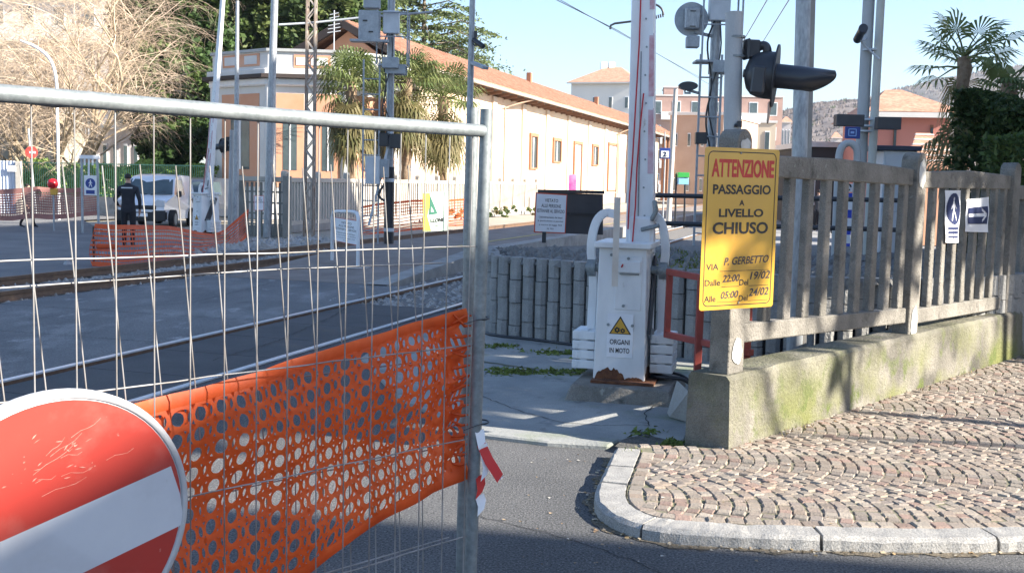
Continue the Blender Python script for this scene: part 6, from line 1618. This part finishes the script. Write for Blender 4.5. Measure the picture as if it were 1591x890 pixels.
MB().box(T(PWL+.05, (q0s+q1s)/2, .45), (.1, q1s-q0s, .9), rot2(-TH)).build('plinth', M('stone plinth', (.35, .3, .26), (.28, .24, .2), .9, 1.5), wl)
for x0_, x1_, y0_, y1_, kind_ in ((822, 832.5, 212, 262, 'window'), (858, 869.5, 219, 252, 'window'), (890.5, 902, 224, 300, 'door'), (919, 927.5, 228, 257, 'window'), (944, 957, 226, 296, 'door'), (1000, 1006, 236, 290, 'door')):
    qa, qb = qat(x0_), qat(x1_); za, zb_ = onplane((x0_+x1_)/2, y1_, T(PWL, 0), TN).z, onplane((x0_+x1_)/2, y0_, T(PWL, 0), TN).z
    za = max(za, .05); b = MB(); qm = (qa+qb)/2; w_ = qb-qa
    for dq in (-w_/2, w_/2): b.box(T(PWL+.06, qm+dq, (za+zb_)/2), (.16, .26, zb_-za), rot2(-TH))
    b.box(T(PWL+.06, qm, zb_+.1), (.17, w_+.3, .22), rot2(-TH)); b.box(T(PWL+.06, qm, za), (.18, w_+.3, .1), rot2(-TH))
    e = b.build(kind_, m_brick, st)
    MB().box(T(PWL+.01, qm, (za+zb_)/2), (.05, w_-.24, zb_-za-.08), rot2(-TH)).build('pane' if kind_ == 'window' else 'leaf', m_scr if kind_ == 'window' else M('pale door', (.5, .52, .5), rough=.6), e)
    if kind_ == 'window': MB().box(T(PWL+.05, qm, (za+zb_)/2), (.04, .1, zb_-za-.1), rot2(-TH)).build('mullion', m_whitec, e)
for x in (778, 955):
    q_ = qat(x); b = MB(); b.tube([T(e0, q_+3.2, he-.1), T(PWL+.5, q_+1.4, he-.5), T(PWL+.2, q_, he-.8), T(PWL+.2, q_, .1)], .06, 6); b.build('downpipe', M('copper pipe', (.3, .2, .14), rough=.6) if x == 778 else bpy.data.materials['copper pipe'], wl)
for q_ in (q0r+30, q0r+52): MB().box(T(rg+.3, q_, hr+.25), (.35, .35, .8), rot2(-TH)).build('chimney', m_brick, rf, bevel=.02)
for k in range(5):                                              # canopy posts at the far end
    q_ = q1s+1.5+k*(q1r-q1s-2)/5; MB().box(T(e0-.6, q_, he/2-.05), (.4, .4, he-.1), rot2(-TH)).build('canopy_post', m_brick, st)
# -- white octagonal pavilion with terrace parapet
pv = thing('pavilion', 'white octagonal pavilion with orange panels and a terrace parapet beside the station', 'building', foot(430, 300, 41))
c1_, c2_ = foot(333, 300, 47.2), foot(417, 300, 45); c3_ = foot(536, 300, 45.2); c4_ = V((c3_.x+2.1, 47.4, 0)); c0_ = V((c1_.x-.3, 50.5, 0)); c5_ = V((c4_.x, 53, 0))
ring_ = [c0_, c1_, c2_, c3_, c4_, c5_]
zc = lambda y: D(417, y, 45).z
def off(ringp_, o):
    cen = sum(ringp_, V((0, 0, 0)))/len(ringp_); return [p+(p-cen).normalized()*o for p in ringp_]
b = MB(); b.prism(ring_, UP*zc(128)); bw_ = b.build('wall', m_whp, pv)
MB().prism([p+UP*zc(133) for p in off(ring_, .22)], UP*(zc(121)-zc(133))).build('cornice', m_whitec, pv, bevel=.05)
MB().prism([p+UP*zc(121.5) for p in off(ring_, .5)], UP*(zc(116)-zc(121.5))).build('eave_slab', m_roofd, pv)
MB().prism([p+UP*zc(116) for p in off(ring_, .3)], UP*(zc(107)-zc(116))).build('parapet_base', m_whp, pv, bevel=.03)
pr = MB().prism([p+UP*zc(107) for p in off(ring_, .05)], UP*(zc(80)-zc(107))).build('parapet', m_whp, pv)
MB().prism([p+UP*zc(80) for p in off(ring_, .16)], UP*(zc(75.5)-zc(80))).build('coping', M('grey coping', (.42, .43, .42), (.36, .37, .37), .8, 3), pv)
def face_panel(a, c_, u0, u1, y0, y1, Y, m, name, par, o=.03, frame_=None):
    d = (c_-a); n_ = V((d.y, -d.x, 0)).normalized(); z0, z1 = D(400, y1, Y).z, D(400, y0, Y).z
    P = [a+d*u0+UP*z0, a+d*u1+UP*z0, a+d*u1+UP*z1, a+d*u0+UP*z1]; return MB().prism([p+n_*o for p in P], n_*.03).build(name, m, par)
ro = off(ring_, .05)
e = face_panel(ro[1], ro[2], .2, .86, 86, 105, 46, m_orw, 'orange_panel', pr, .0)
face_panel(ro[1], ro[2], .24, .46, 89, 102, 46, m_whp, 'panel_field', e, .02); face_panel(ro[1], ro[2], .6, .82, 89, 102, 46, m_whp, 'panel_field', e, .02)
e = face_panel(ro[2], ro[3], .33, .8, 84, 104, 45, m_orw, 'orange_panel', pr, .0); face_panel(ro[2], ro[3], .55, .76, 88, 100, 45, m_whp, 'panel_field', e, .02); face_panel(ro[2], ro[3], .36, .5, 88, 100, 45, m_whp, 'panel_field', e, .02)
for a, c_, us in ((ring_[1], ring_[2], ((.16, .84),)), (ring_[2], ring_[3], ((.10, .46), (.62, .93))), (ring_[3], ring_[4], ((.15, .85),))):
    for u0, u1 in us:
        e = face_panel(a, c_, u0, u1, 145, 290, 45.3, m_orw, 'orange_panel', bw_, .0)
        face_panel(a, c_, u0+(u1-u0)*.25, u1-(u1-u0)*.25, 165, 262, 39, m_scr, 'window', e, .012)
        face_panel(a, c_, u0+(u1-u0)*.47, u1-(u1-u0)*.47, 165, 262, 39, m_whitec, 'mullion', e, .03)
for a in ring_[1:5]: MB().tube([a, a+UP*zc(133)], .16, 8).build('corner_pilaster', m_whp, bw_)
# -- pale picket fence before the station
FPN = -17.0
def fq(x): return onplane(x, 320, T(FPN, 0), TN).dot(TT)
m_pk = M('pale concrete pickets', (.5, .46, .4), (.42, .39, .34), .9, 2, bump=.2)
pf = thing('picket_fence', 'long pale concrete picket fence in front of the palms and the station', 'fence', T(FPN, fq(600)))
qa, qb = fq(442), fq(832); npan = 13; zt0 = onplane(600, 279, T(FPN, 0), TN).z; zb0 = onplane(600, 340, T(FPN, 0), TN).z
print('picket', qa, qb, zt0, zb0)
zb0 = max(zb0, .1)
for k in range(npan+1):
    q_ = qa+(qb-qa)*k/npan; b = MB(); b.box(T(FPN, q_, (zt0+.12)/2), (.16, .2, zt0+.12), rot2(-TH)); b.tube([T(FPN-.08, q_, zt0+.12), T(FPN+.08, q_, zt0+.12)], .1, 10); b.build('post', m_pk, pf)
    if k == npan: break
    q2 = qa+(qb-qa)*(k+1)/npan; b = MB(); L_ = q2-q_-.22; qm = (q_+q2)/2
    b.box(T(FPN, qm, zt0-.07), (.1, L_, .14), rot2(-TH)); b.box(T(FPN, qm, zb0+.06), (.1, L_, .14), rot2(-TH))
    np_ = max(5, int(L_/.2))
    for j in range(np_): b.box(T(FPN, qm-L_/2+(j+.5)*L_/np_, (zt0+zb0)/2), (.06, .095, zt0-zb0-.2), rot2(-TH))
    b.build('picket_panel', m_pk, pf)
MB().box(T(FPN, (qa+qb)/2, zb0/2), (.24, qb-qa, zb0), rot2(-TH)).build('base_wall', m_conc, pf)
lw = thing('lattice_wall', 'dark shaded concrete lattice wall with a pale coping beside the far barrier', 'wall', foot(410, 365, 34))
a, c_ = foot(374, 365, 33), foot(446, 365, 32); ztw = D(410, 278, 32.5).z
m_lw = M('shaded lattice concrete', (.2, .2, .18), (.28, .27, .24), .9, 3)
d = (c_-a); 
b = MB()
for k in range(10): b.beam(a+d*(k+.5)/10, a+d*(k+.5)/10+UP*(ztw-.1), .07, .06, V((0, 1, 0)))
for k in range(5): b.beam(a+UP*(.35+k*.32)+V((0, .01, 0)), c_+UP*(.35+k*.32)+V((0, .01, 0)), .05, .05)
b.build('lattice', m_lw, lw); b = MB(); b.beam(a+UP*ztw, c_+UP*ztw, .26, .13); b.build('coping', m_pk, lw)
for p in (a, c_): MB().box(p+UP*(ztw+.1)/2, (.22, .22, ztw+.1)).build('post', m_lw, lw)
b = MB(); b.prism([a, c_, c_+UP*.3, a+UP*.3], V((0, .2, 0))); b.build('base', m_lw, lw)
# low brambles and rubble at the fence foot
stones('rubble', lambda r: T(-14.6+r.gauss(0, .35), 24.5+r.gauss(0, 2.2)), 500, -.02, .05, .16, 14)
b = MB(); rnd = random.Random(77)
for k in range(9): leaves(b, T(FPN+.6+rnd.uniform(-.2, .3), qa+(qb-qa)*rnd.uniform(.35, .98), .25), (.7, .9, .3), 160, .1, rnd, YG+[(.25, .2, .1)], .1)
b.build('fence_foot_weeds', ml2, kind='stuff')

# -- generic block of flats
def block(name, label, x0, x1, ytop, Y, depth, rz, mwall, rows, cols, cat='building', roof=None, wy=(.25, .8), wx=.5, balc=False, roof_h=2.0, mw=None, ov=.6):
    a, c_ = D(x0, ytop, Y), D(x1, ytop, Y); w_ = (c_.x-a.x); H = a.z; cx = (a.x+c_.x)/2
    t = thing(name, label, cat, (cx, Y, 0), rz); Mx = Matrix.Translation(V((cx, Y, 0))) @ Matrix.Rotation(rz, 4, 'Z')
    def q(x, y, z): return Mx @ V((x, y, z))
    rt = rot2(rz)
    wall = MB().box(q(0, depth/2, H/2), (w_, depth, H), rt).build('wall', mwall, t)
    if roof == 'hip':
        b = MB(); P = [q(-w_/2-ov, -ov, H), q(w_/2+ov, -ov, H), q(w_/2+ov, depth+ov, H), q(-w_/2-ov, depth+ov, H), q(-w_*.12, depth/2, H+roof_h), q(w_*.12, depth/2, H+roof_h)]
        b.add(P, [(0, 1, 5, 4), (1, 2, 5), (2, 3, 4, 5), (3, 0, 4), (3, 2, 1, 0)]); r_ = b.build('roof', m_tile, t)
        MB().box(q(0, -ov+.1, H-.12), (w_+2*ov, .2, .2), rt).build('eave', m_whp, r_)
    else: MB().box(q(0, depth/2, H+.12), (w_+.3, depth+.3, .25), rt).build('roof', m_whp, t)
    for r_ in range(rows):
        z0 = H*(r_+wy[0])/rows; z1 = H*(r_+wy[1])/rows
        for k in range(cols):
            x = -w_/2+w_*(k+.5)/cols; ww = w_/cols*wx
            e = MB().box(q(x, -.02, (z0+z1)/2), (ww, .08, z1-z0), rt).build('window', mw or m_whitec, t)
            MB().box(q(x, -.075, (z0+z1)/2), (ww*.84, .04, (z1-z0)*.88), rt).build('pane', m_scr, e)
        if balc: MB().box(q(0, -.6, H*(r_+.08)/rows+.5), (w_*.8, 1.2, H/rows*.32), rt).build('balcony', m_whp, t)
    return t, q
m_ext = M('pale facade', (.55, .5, .48), (.48, .44, .44), .9, .3); m_gry = M('grey ochre wall', (.4, .37, .3), (.33, .31, .26), .9, .4); m_bri = M('brick facade', (.38, .24, .2), (.45, .3, .25), .9, .4)
block('apartment_building', 'pale apartment building with balconies behind the bare trees', -120, 205, -90, 90, 12, R(3), m_ext, 5, 7, balc=True, wx=.4)
block('grey_house', 'low grey ochre house with dark windows at the left edge behind the fence', -90, 36, 165, 60, 8, R(-2), m_gry, 2, 4, cat='house', wx=.4)
block('cream_house', 'cream house with small white windows half hidden behind the low hedge', 140, 250, 200, 68, 8, R(3), m_ext, 1, 7, cat='house', wx=.4, wy=(.35, .8))
block('white_house', 'tall white house with a red hipped roof and chimneys above the station roof', 886, 988, 127, 170, 14, R(-18), M('white facade', (.72, .7, .66), (.65, .63, .6), .9, .2), 3, 4, roof='hip', roof_h=3.0, wx=.22, wy=(.3, .62), cat='house')
t, q = block('brick_apartments', 'brick apartment block with white balconies behind the station canopy', 1008, 1215, 148, 230, 16, R(-6), m_bri, 4, 7, balc=True, wx=.45)
block('brick_apartments', 'set-back upper storey block at the left of the brick apartments', 1032, 1062, 136, 250, 10, R(-6), m_bri, 1, 2, wx=.6)
block('cream_apartments', 'cream building behind the round signal post, below the brick apartments', 1130, 1205, 190, 120, 10, R(-10), M('cream facade', (.6, .5, .38), (.54, .45, .34), .9, .2), 2, 3, wx=.3)
block('tan_building', 'plain tan brick building behind the lamp post and the ladder signal', 1040, 1125, 178, 100, 14, R(-25), M('tan brick', (.46, .32, .24), (.4, .27, .2), .9, .6), 2, 4, wx=.22, wy=(.3, .6))
block('dark_shed', 'low dark flat-roofed shed behind the concrete fence and the tube arch', 1256, 1345, 228, 54, 6, 0, M('dark shed wall', (.05, .05, .05), rough=.9), 1, 2, cat='shed', wx=.5)
block('pink_house', 'pink house with a terracotta hipped roof behind the lone palm', 1366, 1475, 174, 45, 9, R(-8), M('pink plaster', (.55, .24, .19), (.5, .21, .17), .9, .5), 1, 2, roof='hip', roof_h=1.3, cat='house', wx=.08, wy=(.5, .9), mw=m_brn, ov=.55)
t = thing('tiled_annex', 'low annex with a sloping terracotta roof in front of the pink house', 'house', foot(1448, 300, 36))
a, c_ = D(1418, 262, 36), D(1500, 262, 36); H_ = a.z
MB().box(((a.x+c_.x)/2, 37.5, H_/2), (c_.x-a.x-.3, 3, H_)).build('wall', m_orw, t)
b = MB(); b.prism([V((a.x-.3, 35.7, H_)), V((c_.x, 35.7, H_)), V((c_.x, 39.2, D(1460, 214, 39.2).z)), V((a.x+1.2, 39.2, D(1460, 214, 39.2).z))], UP*.15); r_ = b.build('roof', m_tile, t)
for k in range(6):
    u = (k+.5)/6; b = MB(); zA = H_+(D(1460, 214, 39.2).z-H_)*u+.18; b.beam(V((a.x-.3+1.5*u, 35.7+3.5*u, zA)), V((c_.x, 35.7+3.5*u, zA)), .1, .05); b.build('tile_course', m_whp, r_)
t = thing('white_shed', 'pale bluish corrugated hoarding at the left edge behind the faded net', 'hoarding', foot(0, 300, 45))
a, c_ = foot(-80, 300, 45), foot(27, 300, 45); zt_ = D(10, 250, 45).z; b = MB(); n = 40
P = []
for k in range(n+1): p = a.lerp(c_, k/n)+V((0, .05*(k % 2), 0)); P += [p, p+UP*zt_]
b.add(P, [(2*k, 2*k+2, 2*k+3, 2*k+1) for k in range(n)]); b.add([p+V((0, .12, 0)) for p in P], [(2*k+1, 2*k+3, 2*k+2, 2*k) for k in range(n)]); b.build('sheeting', M('bluish sheeting', (.5, .56, .66), (.44, .5, .6), .6, 1), t)
MB().box(foot(30, 300, 45)+UP*zt_/2, (.2, .2, zt_)).build('post', m_pk, t)
MB().box(D(18, 262, 44.9), (.35, .02, .25)).build('notice', m_paper, t)

# ================================================================== hills
def hill(name, pts, Y0, depth, m, seed):
    rnd = random.Random(seed); n = 90; nd = 14; V_ = []
    xs_ = [p[0] for p in pts]
    def hgt(x):
        for (xa, ya), (xb, yb) in zip(pts[:-1], pts[1:]):
            if x <= xb: u = (x-xa)/(xb-xa); u = u*u*(3-2*u); return ya+(yb-ya)*u
        return pts[-1][1]
    for j in range(nd+1):
        v = j/nd
        for i in range(n+1):
            x = xs_[0]+(xs_[-1]-xs_[0])*i/n; p = D(x, hgt(x), Y0+depth*.6); k_ = math.sin(min(1, v/.6)*math.pi/2) if v < .6 else 1-.3*(v-.6)
            Yj = Y0+depth*v; X = D(x, 290, Y0+depth*.6).x
            V_.append(V((X, Yj, max(-1, p.z*k_)+rnd.uniform(-1, 1)*Y0*.0012*k_)))
    b = MB(); b.add(V_, [(j*(n+1)+i, j*(n+1)+i+1, (j+1)*(n+1)+i+1, (j+1)*(n+1)+i) for j in range(nd) for i in range(n)], True)
    b.build(name, m, kind='structure'); return V_
m_h1 = M('winter woods', (.16, .135, .125), (.24, .2, .18), .95, .02, bump=.6, bscale=.15, grain=.35, gscale=.12, spots=[((.04, .06, .035), .012, .6, .68)])
m_h2 = M('far winter woods', (.11, .1, .09), (.15, .135, .12), .95, .01, bump=.6, bscale=.1, grain=.3, gscale=.08)
HV1 = hill('hill', [(880, 262), (1080, 232), (1180, 182), (1250, 164), (1320, 158), (1400, 164), (1480, 190), (1700, 230)], 420, 260, m_h1, 2)
HV2 = hill('mountain', [(1100, 250), (1250, 205), (1340, 155), (1390, 138), (1450, 125), (1520, 112), (1600, 100), (1800, 80), (2100, 60)], 900, 600, m_h2, 3)
for x_, y_, w_, d_, lab in ((1207, 236, 26, 300, 'white house low on the hill just left of the thick mast'), (1188, 205, 20, 330, 'pale house on the hill right of the round signal post'), (1284, 240, 20, 310, 'small cream house at the hill foot right of the thick mast'), (1222, 190, 14, 380, 'tiny pale house higher on the hill left of the thick mast'), (1300, 214, 12, 380, 'tiny white house on the slope above the tube arch')):
    block('hill_house', lab, x_-w_/2, x_+w_/2, y_, d_, 9, R(-12), m_ext, 2, 3, roof='hip', roof_h=2.2, cat='house', wx=.3)[0]['group'] = 'houses on the hill'
# ragged tree line on the ridges
rnd = random.Random(9); b = MB()
for i in range(12000):
    far = i % 5 < 2
    HV = HV2 if far else HV1
    j = rnd.randrange(len(HV)*9//15); p = HV[j].lerp(HV[min(j+92, len(HV)-1)], rnd.random()) if rnd.random() < .6 else HV[j].lerp(HV[min(j+1, len(HV)-1)], rnd.random())
    s = rnd.uniform(2.2, 4.5) if far else rnd.uniform(.8, 1.9)
    if p.z < 2: continue
    g = rnd.uniform(.75, 1.2); c_ = rnd.choice([(.17, .145, .14), (.21, .175, .16), (.145, .13, .13)]) if rnd.random() < .95 else (.05, .075, .04); b.col = (c_[0]*g, c_[1]*g, c_[2]*g)
    for k in range(4):
        o = V((rnd.gauss(0, s*.35), rnd.gauss(0, s*.35), rnd.uniform(-s*.2, s*.3))); w_ = s*.35
        b.add([p+o+V((-w_, 0, -s*.6)), p+o+V((w_, rnd.uniform(-w_, w_), -s*.6)), p+o+V((rnd.uniform(-w_, w_)*.6, 0, s*.7))], [(0, 1, 2)])
b.build('hill_woods', M('hill tree crowns', (.12, .1, .09), rough=.95, attr=1.0), kind='stuff')

# ================================================================== unseen shade casters added to the right, outside the picture
hw_ = thing('street_house', 'pale street house with a tiled roof beside the pavement, right of the picture', 'house', (18, -6, 0))
MB().box((18.5, -10.05, 4.6), (9, 16.4, 9.2)).build('wall', m_ext, hw_)  # unseen house, its roof shaped to cast the shade edge on the sign
b = MB(); b.prism([V((13.5, -1.75, 9.2)), V((23.5, -1.75, 9.2)), V((18.5, -1.75, 12.17))], V((0, -16.4, 0))); b.build('roof', m_tile, hw_)
aw = thing('corner_apartments', 'tall pale apartment block right of the picture, beside the yard', 'building', (27, 16, 0))
MB().box((27.5, 16.0, 10.3), (13, 21, 20.6)).build('wall', m_ext, aw)  # unseen block, sized to keep sun off the crossing and the van
MB().box((27.5, 16.0, 20.75), (13.4, 21.4, .3)).build('roof', m_whp, aw)
for i, (x, y, zc_, rr_) in enumerate(((13.6, 4.4, 9.6, 2.3), (14.6, 7.6, 10.2, 2.7), (14.2, 5.9, 12.4, 2.4))):
    if i == 2: continue  # unseen trees, crown lobes placed to shade fence, yellow sign and apron
    tree('street_tree', ['broad evergreen street tree with a clear trunk, right of the picture', 'second evergreen street tree, farther along the pavement right of the picture'][i], (x, y, 0), zc_, [((0, 0, zc_), (rr_, rr_*.8, rr_*1.05)), ((0, .3, zc_+2.3), (rr_*.9, rr_*.8, 1.8)), ((.2, 0, zc_-.8), (rr_*.9, rr_*.7, 1.2))]+([((0, -2.1, -.1+zc_), (1.3, 1.1, 1.1)), ((0, -.9, zc_-.6), (1.3, 1.3, 1.2))] if i == 0 else []), DG, 9500, .22, .12, 40+i, ml1, group='street trees right of the picture')

for x in (938, 950):
    e = D(x, 112, 177); MB().box(e, (1.0, 1.0, 3.0)).build('chimney', m_whp, next(o for o in S.objects if o.name.startswith('white_house')), bevel=.05)

# ================================================================== the air between here and the hills
hz = MB().box((600, 800, 109), (3600, 2400, 222)).build('haze', M('haze volume', (.8, .8, .8)), kind='stuff')
mh = hz.data.materials[0]; nt = mh.node_tree; nt.nodes.remove(nt.nodes['Principled BSDF'])
pv2 = nt.nodes.new('ShaderNodeVolumePrincipled'); pv2.inputs['Color'].default_value = (.82, .88, 1, 1); pv2.inputs['Density'].default_value = .00016; pv2.inputs['Anisotropy'].default_value = .2
nt.links.new(pv2.outputs[0], nt.nodes['Material Output'].inputs['Volume'])
